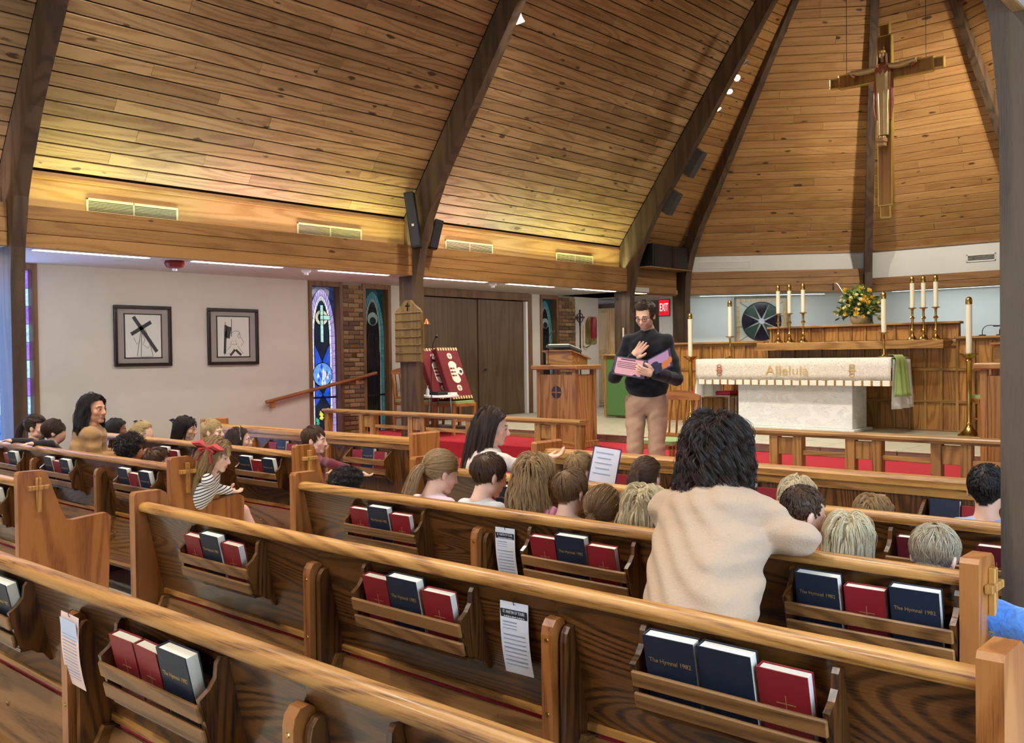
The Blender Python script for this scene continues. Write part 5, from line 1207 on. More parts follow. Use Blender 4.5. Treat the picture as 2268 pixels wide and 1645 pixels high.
# sanctuary lamp, processional cross, cabinet, green choir front, candle
t = thing('sanctuary_lamp', 'red glass sanctuary lamp on a brass wall bracket with gilded arch plaque', 'lamp', (XW, 14.24, 1.75)); G().prism([(-.02, 0)]+[(.10, 0), (.22, 0)]+[(.22, .34)]+[(.06+.16*math.cos(math.radians(a)), .34+.18*math.sin(math.radians(a))) for a in range(0, 181, 20)]+[(-.10, .34), (-.10, 0)], 'x', .0, .03).obj('plaque', plain('gilded', (156, 136, 74), .35, metal=.7), t)
G().lathe([(.055, 0), (.06, .02), (.06, .34), (.05, .40), (0, .41)], 16, (.14, -.02, .10)).obj('glass', emit('ruby_glass', (96, 8, 14), .5), t, smooth=40); G().tube([(0, -.18, -.05), (0, -.18, .33)], .014, 8).tube(bezier([(0, -.18, -.02), (.02, -.18, -.1), (.12, -.1, -.1), (.14, -.02, .09)]), .010, 6).obj('bracket', BRASS, t)
t = thing('processional_cross', 'iron processional cross on a pole against the brick pier', 'cross', (-10.74, 13.84, ZT)); G().tube([(0, 0, 0), (0, 0, 1.6)], .013, 8).obj('pole', FRAMEB, t); G().tube([(0, .09*math.cos(a), 1.70+.09*math.sin(a)) for a in [i*math.pi/10 for i in range(21)]], .009, 6, False).box((0, 0, 1.70), (.02, .03, .30)).box((0, 0, 1.71), (.02, .26, .03)).obj('celtic_head', FRAMEB, t); G().tube([(0, -.1, .95), (0, .06, .95)], .008, 6).obj('holder', BRASS, t)
CABM = wood('cabinet_maple', (176, 140, 92), (204, 170, 122), (216, 186, 142), axis='z', rough=.5, rings=3)
t = thing('tall_cabinet', 'tall pale maple cabinet in the side doorway', 'cabinet', (-11.02, 15.1, ZT)); G().box((0, 0, .96), (.42, .40, 1.92), .005).obj('body', CABM, t)
for z, h in ((.52, .92), (1.46, .84)): d = G().box((0, -.208, z), (.38, .018, h), .004).obj('door', CABM, t); G().box((0, -.22, z), (.30, .006, h-.10), .003).obj('door_panel', CABM, d)
t = thing('choir_front', 'green upholstered panel with oak frame behind the man', 'panel', (-8.42, 12.12, ZT)); G().box((0, .03, .5), (1.05, .05, .96), .005).obj('frame', oakc('z'), t); G().box((0.02, -.015, .48), (.94, .06, .90), .02).obj('upholstery', GREENV, t, smooth=40); G().box((0, .02, .995), (1.10, .14, .03), .006).obj('cap', oakc('x'), t)
t = thing('small_candle', 'thin white candle in a dark holder behind the green panel', 'candle', (-8.78, 12.45, 1.54)); G().lathe([(.035, 0), (.012, .02), (.010, .14), (.032, .15), (.03, .16)], 10).obj('holder', FRAMEB, t); G().lathe([(.014, .16), (.012, .42), (0, .43)], 10).obj('wax', WAX, t)
tag(G().box((-8.78, 12.45, 1.03), (.2, .2, 1.0)).obj('holder_stand', oakc('z')), 'narrow oak stand hidden behind the green panel', 'stand')
t = thing('red_bench', 'red-cushioned chrome bench against the panelling left of the altar', 'bench', (-6.85, 11.98, ZT)); G().box((0, 0, .44), (.62, .26, .05), .012).obj('cushion', RED_CUSH, t); G().box((0, 0, .40), (.62, .26, .022), .004).obj('frame', CHROME, t)
for x in (-.28, .28):
    for y in (-.1, .1): G().tube([(x, y, 0), (x, y, .40)], .012, 6).obj('leg', CHROME, t)
# ------------------------------------------------------------------ people: smooth-blended bodies meshed with surface nets
F32 = np.float32
def unit(v):
    v = np.asarray(v, float); return v/(np.linalg.norm(v)+1e-12)
class Field:
    """signed distance field built from blended round cones and ellipsoids"""
    def __init__(s): s.p = []
    def cone(s, a, b, ra, rb, k=0.02, sub=False): s.p.append(('c', np.asarray(a, float), np.asarray(b, float), ra, rb, k, sub)); return s
    def ell(s, c, r, R=None, k=0.02, sub=False): s.p.append(('e', np.asarray(c, float), np.asarray(r, float), np.eye(3) if R is None else np.asarray(R), None, k, sub)); return s
    def chain(s, pts, rs, k=0.015):
        for i in range(len(pts)-1): s.cone(pts[i], pts[i+1], rs[i], rs[i+1], k)
        return s
    def bounds(s):
        lo, hi = [], []
        for t, a, b, c, d, k, sub in s.p:
            if sub: continue
            if t == 'c': r = max(c, d); lo.append(np.minimum(a, b)-r); hi.append(np.maximum(a, b)+r)
            else: r = max(b); lo.append(a-r); hi.append(a+r)
        return np.min(lo, 0), np.max(hi, 0)
    def mesh(s, vox, inflate=0.0, warp=None):
        lo, hi = s.bounds(); lo = lo-inflate-3*vox; hi = hi+inflate+3*vox
        n = np.ceil((hi-lo)/vox).astype(int)+1
        ax = [(lo[i]+vox*np.arange(n[i])).astype(F32) for i in range(3)]
        f = np.full(n, 0.08, F32)
        for t, a, b, c, d, k, sub in s.p:
            if t == 'c': r = max(c, d); l, h = np.minimum(a, b)-r, np.maximum(a, b)+r
            else: r = max(b); l, h = a-r, a+r
            m = 2.2*k+0.012+inflate
            i0 = np.maximum(0, np.floor((l-m-lo)/vox).astype(int)); i1 = np.minimum(n, np.ceil((h+m-lo)/vox).astype(int)+1)
            if (i1 <= i0).any(): continue
            sl = tuple(slice(i0[j], i1[j]) for j in range(3))
            X = ax[0][sl[0]][:, None, None]; Y = ax[1][sl[1]][None, :, None]; Z = ax[2][sl[2]][None, None, :]
            if t == 'c':
                ab = b-a; L2 = float(ab@ab)+1e-9
                tt = np.clip(((X-a[0])*ab[0]+(Y-a[1])*ab[1]+(Z-a[2])*ab[2])/L2, 0, 1)
                dd = np.sqrt((X-a[0]-tt*ab[0])**2+(Y-a[1]-tt*ab[1])**2+(Z-a[2]-tt*ab[2])**2)-(c+(d-c)*tt)
            else:
                R = c; dx, dy, dz = X-a[0], Y-a[1], Z-a[2]
                u = (R[0, 0]*dx+R[1, 0]*dy+R[2, 0]*dz)/b[0]; v = (R[0, 1]*dx+R[1, 1]*dy+R[2, 1]*dz)/b[1]; w = (R[0, 2]*dx+R[1, 2]*dy+R[2, 2]*dz)/b[2]
                k0 = np.sqrt(u*u+v*v+w*w)+1e-6; k1 = np.sqrt((u/b[0])**2+(v/b[1])**2+(w/b[2])**2)+1e-6
                dd = k0*(k0-1)/k1
            g = f[sl]
            if sub:
                h_ = np.clip(0.5-0.5*(g+dd)/k, 0, 1); f[sl] = g*(1-h_)-dd*h_+k*h_*(1-h_)
            else:
                h_ = np.clip(0.5+0.5*(g-dd)/k, 0, 1); f[sl] = g*(1-h_)+dd*h_-k*h_*(1-h_)
        f -= F32(inflate)
        if warp is not None: f += warp(ax[0][:, None, None], ax[1][None, :, None], ax[2][None, None, :]).astype(F32)
        return surface_nets(f, lo, vox)
def surface_nets(f, lo, vox):
    ins = f < 0
    c = [ins[i:f.shape[0]-1+i, j:f.shape[1]-1+j, k:f.shape[2]-1+k] for i in (0, 1) for j in (0, 1) for k in (0, 1)]
    tot = sum(x.astype(np.int8) for x in c)
    cells = np.argwhere((tot > 0) & (tot < 8))
    if len(cells) == 0: return np.zeros((0, 3)), np.zeros((0, 4), int)
    val = np.stack([f[cells[:, 0]+i, cells[:, 1]+j, cells[:, 2]+k] for i in (0, 1) for j in (0, 1) for k in (0, 1)], 1)
    P = np.array([(i, j, k) for i in (0, 1) for j in (0, 1) for k in (0, 1)], float)
    acc = np.zeros((len(cells), 3)); cnt = np.zeros(len(cells))
    for a in range(8):
        for b in range(a+1, 8):
            if abs(P[a]-P[b]).sum() != 1: continue
            va, vb = val[:, a], val[:, b]; m = (va < 0) != (vb < 0)
            t = np.where(m, va/(va-vb+1e-20), 0)[:, None]
            acc += np.where(m[:, None], P[a]+(P[b]-P[a])*t, 0); cnt += m
    V = lo+(cells+acc/cnt[:, None])*vox
    idx = np.full(tuple(np.array(f.shape)-1), -1, np.int64); idx[tuple(cells.T)] = np.arange(len(cells))
    Fs = []
    for axis in range(3):
        o = [0, 0, 0]; o[axis] = 1
        A = ins[:f.shape[0]-o[0], :f.shape[1]-o[1], :f.shape[2]-o[2]]; B = ins[o[0]:, o[1]:, o[2]:]
        e = np.argwhere(A != B); u, v = [(1, 2), (2, 0), (0, 1)][axis]
        e = e[(e[:, u] > 0) & (e[:, v] > 0)]
        e = e[(e[:, u] < f.shape[u]-1) & (e[:, v] < f.shape[v]-1)]
        du = np.zeros(3, int); du[u] = 1; dv = np.zeros(3, int); dv[v] = 1
        q = np.stack([idx[tuple((e-du-dv).T)], idx[tuple((e-dv).T)], idx[tuple(e.T)], idx[tuple((e-du).T)]], 1)
        fl = A[tuple(e.T)]; q[~fl] = q[~fl][:, ::-1]; Fs.append(q)
    return V, np.concatenate(Fs)
def np_obj(name, V, Fq, mat, parent=None, col=None, off=(0, 0, 0)):
    me = bpy.data.meshes.new(name); V = np.asarray(V)-np.asarray(off)
    me.vertices.add(len(V)); me.vertices.foreach_set('co', V.astype(F32).ravel())
    me.loops.add(Fq.size); me.loops.foreach_set('vertex_index', Fq.astype(np.int32).ravel())
    me.polygons.add(len(Fq)); me.polygons.foreach_set('loop_start', np.arange(0, Fq.size, 4, dtype=np.int32)); me.polygons.foreach_set('loop_total', np.full(len(Fq), 4, np.int32))
    me.update(calc_edges=True); me.validate(); me.shade_smooth()
    if col is not None:
        at = me.color_attributes.new('tone', 'FLOAT_COLOR', 'POINT'); at.data.foreach_set('color', np.concatenate([col, np.ones((len(col), 1))], 1).astype(F32).ravel())
    me.materials.append(mat); o = bpy.data.objects.new(name, me); link(o, parent); return o
def skin_mat():
    m, nt, b = new_mat('skin'); a = N(nt, 'ShaderNodeAttribute', attribute_name='tone')
    nt.links.new(a.outputs['Color'], b.inputs['Base Color']); b.inputs['Roughness'].default_value = 0.5; b.inputs['Subsurface Weight'].default_value = 0.0
    b.inputs['Specular IOR Level'].default_value = 0.35; return m
SKIN = skin_mat()
def hair_mat(name, rgb, rgb2, rough=0.34):
    m, nt, b = new_mat('hair_'+name); h = N(nt, 'ShaderNodeHairInfo'); r = ramp(nt, [(0.0, lin(rgb)), (1.0, lin(rgb2))])
    nt.links.new(h.outputs['Random'], r.inputs['Fac']); nt.links.new(r.outputs['Color'], b.inputs['Base Color']); b.inputs['Roughness'].default_value = rough; b.inputs['Specular IOR Level'].default_value = 0.6
    return m
HAIR = {'ebony': ((24, 17, 13), (62, 45, 34)), 'black': ((20, 15, 13), (48, 36, 30)), 'dark': ((40, 27, 19), (82, 58, 40)), 'brown': ((62, 42, 26), (104, 74, 48)), 'lbrown': ((104, 76, 48), (150, 116, 76)), 'dblond': ((140, 108, 66), (190, 156, 106)),
        'blond': ((176, 146, 92), (226, 200, 146)), 'pale': ((190, 172, 130), (236, 222, 186)), 'ash': ((120, 104, 80), (204, 186, 152))}
HM = {}
for k, (a_, b_) in HAIR.items(): HM[k] = hair_mat(k, a_, b_)
CC, CR = np.array([0, -.015, .045]), np.array([.078, .097, .087])
def push(p, off):
    """keep points outside the inflated skull"""
    r = CR+np.asarray(off)[..., None] if np.ndim(off) else CR+off
    q = (p-CC)/r; n = np.linalg.norm(q, axis=-1, keepdims=True)
    return np.where(n < 1, CC+q/np.maximum(n, 1e-6)*r, p)
def roots(n, rg, low=-.055, slope=.9, front=.078):
    out = []
    while sum(len(x) for x in out) < n:
        d = rg.normal(size=(4*n, 3)); d /= np.linalg.norm(d, axis=1)[:, None]; p = CC+d*CR
        ok = (p[:, 2] > low+slope*(p[:, 1]+.07)) & (p[:, 2] > low-.01) & ~((p[:, 1] > .03) & (p[:, 2] < front))
        out.append(p[ok])
    return np.concatenate(out)[:n]
def strands(style, rg, n=1800, L=.3, wave=.0, flare=.0, tie=(0, -.118, .03), vol=.018, part=0.0, fringe=False, curl=.012, sweep=0.0, messy=.025):
    """hair as polylines in head space (adult scale): array (count, points, 3)"""
    W_ = np.array([0.01, -.065, .125]); S = []
    if style in ('short', 'buzz', 'curly'):
        p = roots(n, rg, low=-.07 if style != 'curly' else -.06); m = 6 if style != 'curly' else 9
        nrm = unit_rows((p-CC)/CR**2); d = p-W_+np.array([0.0, .01, 0]); d += rg.normal(size=d.shape)*messy; fr_ = np.clip((p[:, 1]-.0)/.05, 0, 1)[:, None]*sweep; d = d*(1-fr_)+fr_*np.array([.03, -.05, .05]); d -= (d*nrm).sum(1)[:, None]*nrm; d = unit_rows(d)
        ln_ = (L*rg.uniform(.7, 1.2, n))[:, None]; ph = rg.uniform(0, 6.28, n)[:, None]; lift = rg.uniform(.2, 1, n)
        pts = []
        for i in range(m):
            t = i/(m-1)
            q = p+d*ln_*t+nrm*(vol*np.sin(t*1.8)*lift)[:, None]
            if style == 'curly':
                e = np.cross(nrm, d); q = p+nrm*(vol*lift*t)[:, None]*1.2+d*ln_*t*.5+(np.cos(ph+t*9)*d+np.sin(ph+t*9)*e)*curl*min(1, t*3)
            if style == 'curly': q = push(q, .002+.7*vol*lift*t)
            else:
                u_ = unit_rows((q-CC)/CR); q = CC+u_*(CR+(.0025+vol*lift*(.25+.75*t))[:, None])
            pts.append(q)
        S.append(np.stack(pts, 1))
    elif style in ('long', 'bob'):
        p = roots(n, rg, low=-.05, slope=.95); m = 16; lay = rg.uniform(0, 1, n); sg = np.where(p[:, 0]-part > 0, 1.0, -1.0)
        bk = np.clip((-p[:, 1]-.01)/.05, 0, 1)[:, None]; rd = unit_rows((p-W_)*np.array([1, 1, .2])+rg.normal(size=(n, 3))*.012)
        v = np.stack([sg*.9, -.3+0*sg, np.full(n, .05)], 1)*(1-bk)+rd*bk+rg.normal(size=(n, 3))*.15
        ln_ = L*rg.uniform(.82, 1.06, n); q = p.copy(); pts = [q.copy()]; ph = 3*np.arctan2(p[:, 0], p[:, 1])+p[:, 2]*25+rg.uniform(0, 1.6, n)
        for i in range(1, m):
            st = (ln_/(m-1))[:, None]; g = np.array([0, -.10, -1.0]); a = min(1, .25+.22*i)
            v = unit_rows(v*(1-a*.55)+g*a*.55); q = q+v*st
            off = .004+vol*lay*(1.0+.4*np.sin(i*.4))
            u_ = (q-CC)/CR; nn_ = np.linalg.norm(u_, axis=1)[:, None]; on = CC+u_/nn_*(CR+off[:, None]); k_ = np.clip((q[:, 2]-.0)/.05, 0, 1)[:, None]; q = push(q*(1-k_)+on*k_, off)
            # keep clear of the face and neck
            f = (q[:, 1] > .028) & (q[:, 2] < (.04 if fringe else .085)); q[f, 0] = np.where(sg[f] > 0, np.maximum(q[f, 0], .074), np.minimum(q[f, 0], -.074)); q[f, 1] -= .3*(q[f, 1]-.028)
            b = q[:, 2] < -.04; rr = np.hypot(q[:, 0], q[:, 1]+.03); tr = .066+vol*lay*.8+flare*np.clip(-q[:, 2]-.05, 0, .3); k = np.where(b & (rr < tr), tr/np.maximum(rr, 1e-4), 1.0); q[:, 0] *= k; q[:, 1] = (q[:, 1]+.03)*k-.03
            sh = q[:, 2] < -.15; q[sh, 1] = np.minimum(q[sh, 1], -.045-.02*lay[sh]-.15*np.clip(-q[sh, 2]-.15, 0, .25)*0) if L > .3 else q[sh, 1]
            w = wave*min(1, i/5); qq = q.copy(); qq[:, 0] += w*np.sin(ph+i*.95); qq[:, 1] += w*np.cos(ph*1.3+i*.95); pts.append(qq)
        S.append(np.stack(pts, 1))
        if fringe:
            p = roots(n//5, rg, low=-.05, slope=.95); p = p[p[:, 1] > .02]; k = len(p); d = np.stack([rg.normal(size=k)*.2, np.ones(k), np.full(k, -.6)], 1); q = p.copy(); pts = [q]
            for i in range(1, 8): q = push(q+unit_rows(d)*.011, .006); d[:, 2] -= .35; pts.append(q)
            pts += [pts[-1]]*(m-8); S.append(np.stack(pts, 1))
    elif style == 'pony':
        p = roots(int(n*.7), rg, low=-.07, slope=.85, front=.06); T = np.asarray(tie, float); m = 14; a = (p-CC)/CR; b = np.broadcast_to((T-CC)/CR, a.shape); pts = []
        lay = rg.uniform(0, 1, len(p))
        for i in range(m):
            t = i/(m-1); q = a*(1-t)+b*t; q = unit_rows(q)*(1+.0*t); w = CC+q*(CR+(.004+.009*lay*np.sin(math.pi*t))[:, None]); pts.append(w+rg.normal(size=w.shape)*.0006)
        S.append(np.stack(pts, 1))
        nt = int(n*.45); q = T+rg.normal(size=(nt, 3))*np.array([.007, .004, .007]); v = unit_rows(unit(T-CC)*1.0+rg.normal(size=(nt, 3))*.18); pts = [q]; ph = rg.uniform(0, 6.28, nt); ln_ = L*rg.uniform(.7, 1.05, nt)
        for i in range(1, m):
            v = unit_rows(v+np.array([0, -.02, -.42])); fl = 1+flare*i; q = q+v*(ln_/(m-1))[:, None]; q = push(q, .012); b = q[:, 2] < -.05; q[b, 1] = np.minimum(q[b, 1], -.075)
            qq = q.copy(); qq[:, 0] += wave*np.sin(ph+i*.8)+.004*np.cos(ph)*i*flare; pts.append(qq)
        S.append(np.stack(pts, 1))
    return S
def unit_rows(v): return v/(np.linalg.norm(v, axis=1)[:, None]+1e-9)
def hair_obj(S, R, c, s, mat, parent, off, rad=.0011, name='hair', kids=8, spread=.006, seed=0):
    """each guide strand becomes a lock of fine hairs"""
    rg = np.random.default_rng(seed+77); out = []
    for a in S:
        m = a.shape[1]; o = rg.normal(size=(a.shape[0], kids, 1, 3))*spread*.6; t = np.linspace(0, 1, m)[None, None, :, None]
        o2 = rg.normal(size=(a.shape[0], kids, 1, 3))*spread*.35
        q = a[:, None]+o*(1-.55*t)*np.minimum(1, .35+3*t)+o2*np.sin(3*t+rg.uniform(0, 6, (a.shape[0], kids, 1, 1)))
        out.append(push(q.reshape(-1, m, 3), .0015))
    S = out; P = []; sizes = []
    for a in S:
        P.append((a.reshape(-1, 3)*s) @ R.T+c-off); sizes += [a.shape[1]]*a.shape[0]
    hc = bpy.data.hair_curves.new(name); hc.add_curves(sizes); P = np.concatenate(P)
    hc.attributes['position'].data.foreach_set('vector', P.astype(F32).ravel())
    ra = hc.attributes.new('radius', 'FLOAT', 'POINT') if 'radius' not in hc.attributes else hc.attributes['radius']
    ra.data.foreach_set('value', np.concatenate([np.tile(rad*(1-.6*np.clip(np.linspace(-1, 1, a.shape[1]), 0, 1)), a.shape[0]) for a in S]).astype(F32)); hc.materials.append(mat)
    o = bpy.data.objects.new(name, hc); link(o, parent); return o
def frame(fwd, up=(0, 0, 1), roll=0.0):
    """columns: right, forward, up"""
    f = unit(fwd); u = np.asarray(up, float); r = unit(np.cross(f, u)); u = np.cross(r, f)
    c, s_ = math.cos(roll), math.sin(roll); return np.stack([r*c+u*s_, f, u*c-r*s_], 1)
TONE = {'fair': (238, 192, 166), 'light': (232, 182, 154), 'tan': (208, 152, 118), 'brown': (164, 112, 82)}
def hand_field(fd, w, R, s, curl=.35, spread=.10, thumb=1, side=1):
    """palm and five fingers; w wrist, R columns: across palm (thumb side +x*side), along fingers, palm normal"""
    P = lambda x, y, z: w+R @ (np.array([x*side, y, z])*s)
    fd.ell(P(0, .048, 0), np.array([.040, .048, .016])*s, R, .012)
    fd.cone(w, P(0, .04, 0), .024*s, .028*s, .012)
    for i, (x, ln_, r) in enumerate(((.028, .074, .0095), (.010, .082, .0098), (-.009, .076, .0094), (-.027, .060, .0084))):
        a = spread*(1.5-i); y = .088; d = np.array([math.sin(a), math.cos(a), 0]); p0 = np.array([x, y, 0]); c1 = curl
        seg = [p0]
        ang = c1*.6
        for f in (.46, .31, .24):
            dd = np.array([d[0]*math.cos(ang), d[1]*math.cos(ang), -math.sin(ang)]); seg.append(seg[-1]+dd*ln_*f); ang += c1
        seg = [P(*q) for q in seg]; fd.chain(seg, [r*s*1.05, r*s, r*s*.95, r*s*.8], .004)
        fd.cone(P(x*.7, .05, 0), seg[0], .013*s, r*s*1.05, .008)
    q = [P(.022, .022, -.004), P(.046, .050, -.010*thumb), P(.060, .078, -.016*thumb), P(.064, .098, -.022*thumb)]
    fd.chain(q, [.016*s, .0125*s, .011*s, .009*s], .006)
def person(label, head, face, s, body, pelvis, skin, hair, hcol, shirt, pants=(70, 70, 84), sw=.17, b=1.0, arms=None, legs=None, long_sleeve=True, vox=.008, lips=(176, 98, 88), stubble=0.0,
           roll=0.0, hair_kw=None, hair_rad=.00075, blink=0.0, hands=None, brow=None, seed=1, eye=(60, 40, 28), neckline=.0, hair_n=420, hair_kids=8, hair_spread=.006, sh_drop=.045, slim=1.0, shirt_warp=.003, shirt_inf=None, shirt_mat=None, stand=False, group=None, adult_face=1.0, skip_face=False, neck_back=.03):
    rg = np.random.default_rng(seed); head = np.array(head, float); R = frame(face, roll=roll); pelvis = np.array(pelvis, float)
    B = frame((body[0], body[1], 0)); bf = B[:, 1]; br = B[:, 0]; up = np.array([0, 0, 1.0])
    H = lambda x, y, z: head+R @ (np.array([x, y, z])*s)
    base = np.array([pelvis[0], pelvis[1], 0.0])
    nb = H(0, -.03, -.13)*.35+(head+R[:, 2]*(-.14*s)-bf*neck_back*s)*.65       # base of the neck
    ax = unit(nb-pelvis); SR = np.stack([br, unit(np.cross(ax, br)), ax], 1)
    T = lambda t, y=0: pelvis+(nb-pelvis)*t+bf*y*b
    sh = {1: nb-ax*sh_drop*b+br*sw, -1: nb-ax*sh_drop*b-br*sw}
    fd = Field()
    # head
    fd.ell(H(0, -.015, .045), np.array([.076, .095, .085])*s, R, .02); fd.ell(H(0, .028, -.018), np.array([.060, .070, .083])*s, R, .03)
    fd.cone(H(0, -.022, -.05), nb, .046*s, .054*s if adult_face else .046*s, .025)
    if not skip_face:
        fd.ell(H(0, .070, -.088), np.array([.024, .018, .018])*s, R, .018*s)
        for e in (-1, 1):
            fd.ell(H(e*.045, .012, -.058), np.array([.020, .03, .024])*s, R, .02*s); fd.ell(H(e*.042, .062, -.018), np.array([.022, .02, .02])*s, R, .018*s)
            fd.cone(H(e*.016, .088, .024), H(e*.046, .076, .026), .011*s, .009*s, .012*s)
        fd.cone(H(0, .090, .014), H(0, .110, -.026), .0085*s, .0125*s*(.85+.15*adult_face), .009*s)
        for e in (-1, 1): fd.ell(H(e*.011, .100, -.030), np.array([.0085, .010, .0075])*s, R, .006*s)
        for e in (-1, 1): fd.ell(H(e*.032, .100, .004), np.array([.017, .013, .011])*s, R, .010*s, True)
        for e in (-1, 1): fd.ell(H(e*.0315, .0815, .003), np.array([.0145, .010, .0115])*s, R, .004*s)
        fd.cone(H(-.018, .088, -.0535), H(.018, .088, -.0535), .0062*s, .0062*s, .006*s); fd.cone(H(-.014, .088, -.0640), H(.014, .088, -.0640), .0072*s, .0072*s, .006*s)
        fd.ell(H(0, .092, -.0585), np.array([.02, .006, .0022])*s, R, .003*s, True)
    for e in (-1, 1): fd.ell(H(e*.079, -.008, -.002), np.array([.010, .020, .031])*s, R @ np.array([[math.cos(.35*e), -math.sin(.35*e), 0], [math.sin(.35*e), math.cos(.35*e), 0], [0, 0, 1]]), .008*s)
    # trunk
    tr = Field(); wd = sw/.17/b*.5+.5
    fd.ell(T(.06), np.array([.150, .105, .11])*b*wd, SR, .05*b); fd.ell(T(.40), np.array([.125, .09, .16])*b*wd, SR, .06*b); fd.ell(T(.72, .01), np.array([.135, .10, .15])*b*wd, SR, .06*b)
    fd.cone(sh[-1], sh[1], .042*b, .042*b, .04*b); fd.cone(T(.9), nb, .06*b, .05*b, .04*b)
    for t_, rx, ry, rz in ((.17 if stand else .0, .162, .125, .13), (.30, .160, .122, .16), (.56, .160, .120, .16), (.78, .158, .112, .13)): tr.ell(T(t_, .005), np.array([rx, ry, rz])*b*wd, SR, .07*b)
    tr.cone(sh[-1]-ax*.012*b, sh[1]-ax*.012*b, .042*b, .042*b, .05*b); tr.cone(T(.86), nb-ax*.035*b, .075*b, .058*b, .03*b)
    arms = arms or {}
    sl = Field(); sl.p = list(tr.p)
    for e in (1, -1):
        if arms.get(e) is not None: el, wr = (np.array(q, float) for q in arms[e])
        else: el = sh[e]-ax*.22*b+br*e*.05*b+bf*.05*b; wr = el+bf*.17*b-br*e*.10*b+up*.01
        up_n = unit(el-sh[e]); m = sh[e]*.5+el*.5
        fd.chain([sh[e], m, el], [.042*b, .037*b, .032*b], .02); sl.chain([sh[e]-ax*.008*b, m, el], [.045*b*slim, .043*b*slim, .040*b], .025)
        fd.chain([el, el*.6+wr*.4, wr], [.032*b, .033*b, .024*b], .012)
        if long_sleeve: sl.chain([el, el*.5+wr*.5, wr*.97+el*.03], [.040*b, .038*b, .031*b], .015)
        hp = (hands or {}).get(e)
        if hp: hand_field(fd, wr, np.array(hp['R']), b*hp.get('s', 1), hp.get('curl', .35), hp.get('spread', .1), hp.get('thumb', 1), hp.get('side', 1))
        else:
            d = unit(wr-el); n_ = unit(np.cross(d, br)+1e-6); hand_field(fd, wr, np.stack([unit(np.cross(d, n_)), d, n_], 1), b*.95, .45, .05, 1, e)
    lg = Field()
    for e in (1, -1):
        hip = pelvis+br*e*(.095 if stand else .085)*b-up*.02*b
        if legs: kn, an = (np.array(q, float) for q in legs[e])
        else: kn = hip+bf*.36*b+br*e*.03*b+up*.01; an = np.array([*(kn+bf*.02*b)[:2], max(.09, .10*b)])
        fd.chain([hip, hip*.5+kn*.5, kn, kn*.45+an*.55, an], [.080*b, .068*b, .052*b, .048*b, .036*b], .03); lg.chain([hip, hip*.5+kn*.5, kn, kn*.45+an*.55, an], [(.078 if stand else .074)*b, .070*b, .058*b, .056*b, .05*b], .02)
        fd.cone(an, an+bf*.14*b-up*.04, .034*b, .026*b, .02)
        lg.ell(pelvis-up*.02*b, np.array([.140, .102, .09])*b*wd, SR, .04*b)
    V, Q = fd.mesh(vox)
    loc = (V-head) @ R/s; x, y, z = loc.T
    base_c = np.array(lin(TONE[skin] if isinstance(skin, str) else skin)[:3]); C_ = np.tile(base_c, (len(V), 1))
    hc = np.array(lin(HAIR[hcol][0])[:3])*.8+np.array(lin(HAIR[hcol][1])[:3])*.2
    hd = (np.abs(z) < .16) & (np.abs(x) < .12)
    ch = np.exp(-(((np.abs(x)-.042)/.022)**2+((z+.025)/.024)**2))*(y > .03); C_ = C_*(1-.28*(ch*hd)[:, None])+np.array([base_c[0]*1.0, base_c[1]*.55, base_c[2]*.5])*(.28*(ch*hd)[:, None])
    if stubble:
        m = hd & (z < -.028) & (z > -.125) & (y > -.02) & ~((np.abs(x) < .022) & (z > -.072) & (z < -.045)); m2 = np.clip((-z-.028)/.03, 0, 1)*m*stubble; C_ = C_*(1-m2[:, None])+hc*1.6*m2[:, None]
    lp = hd & (np.abs(x) < .0225-.5*np.abs(z+.0590)) & (y > .075) & (z < -.0500) & (z > -.0705); C_[lp] = .62*np.array(lin(lips)[:3])+.38*base_c
    bw = hd & (np.abs(x) > .013) & (np.abs(x) < .05) & (y > .055) & (np.abs(z-(.029+.06*(.03-np.abs(x))*np.where(np.abs(x) > .03, 1, .2))) < .0048); C_[bw] = hc*.9+base_c*.1
    if hair != 'none':
        sc = hd & (z > -.058+.9*(y+.07)) & (z > -.07) & ~((y > .03) & (z < .077)) & (np.abs(x) < .0835); C_[sc] = hc
    me = np_obj('person', V, Q, SKIN, None, C_, base); me.location = base
    tag(me, label, 'person', group)
    inf = shirt_inf if shirt_inf is not None else .010*b
    ks = rg.uniform(0, 6, 6)
    def warp(X, Y, Z):
        a = X*br[0]+Y*br[1]; f_ = X*bf[0]+Y*bf[1]
        w1 = np.sin(Z*(34/b**.5)+2.2*np.sin(a*7+ks[0])+1.3*np.sin(f_*9+ks[4])); w2 = np.sin(a*30+Z*19+1.7*np.sin(Z*9+ks[1])+f_*14)
        return shirt_warp*(1.1*np.sign(w1)*np.abs(w1)**1.6*(.55+.45*np.sin(a*6+Z*5+ks[2]))+.8*w2*(.5+.5*np.sin(Z*7-a*4+ks[3]))+.4*np.sin(Z*83+a*31+3*np.sin(a*13+ks[5])))
    V2, Q2 = sl.mesh(max(vox, .007), inf, warp if shirt_warp else None)
    sm_ = shirt_mat or plain('cloth_%d_%d_%d' % tuple(shirt), shirt, .85, noise=.07, nscale=120, spec=.2, sheen=.2, bump=.2)
    np_obj('shirt', V2, Q2, sm_, me, None, base)
    cg = G(); c0 = nb-ax*.018*b+bf*.006*b; e1 = br; e2 = unit(np.cross(ax, br)); rr_ = (.060 if adult_face == 1.0 else .052)*(s*.5+b*.5 if adult_face < 1 else b)
    cg.tube([tuple(c0+rr_*(e1*math.cos(t_)+e2*math.sin(t_)*1.02)+bf*0-base) for t_ in [i*math.pi/12 for i in range(25)]], .011*b+.002, 8, False); cg.obj('collar', sm_, me, smooth=180)
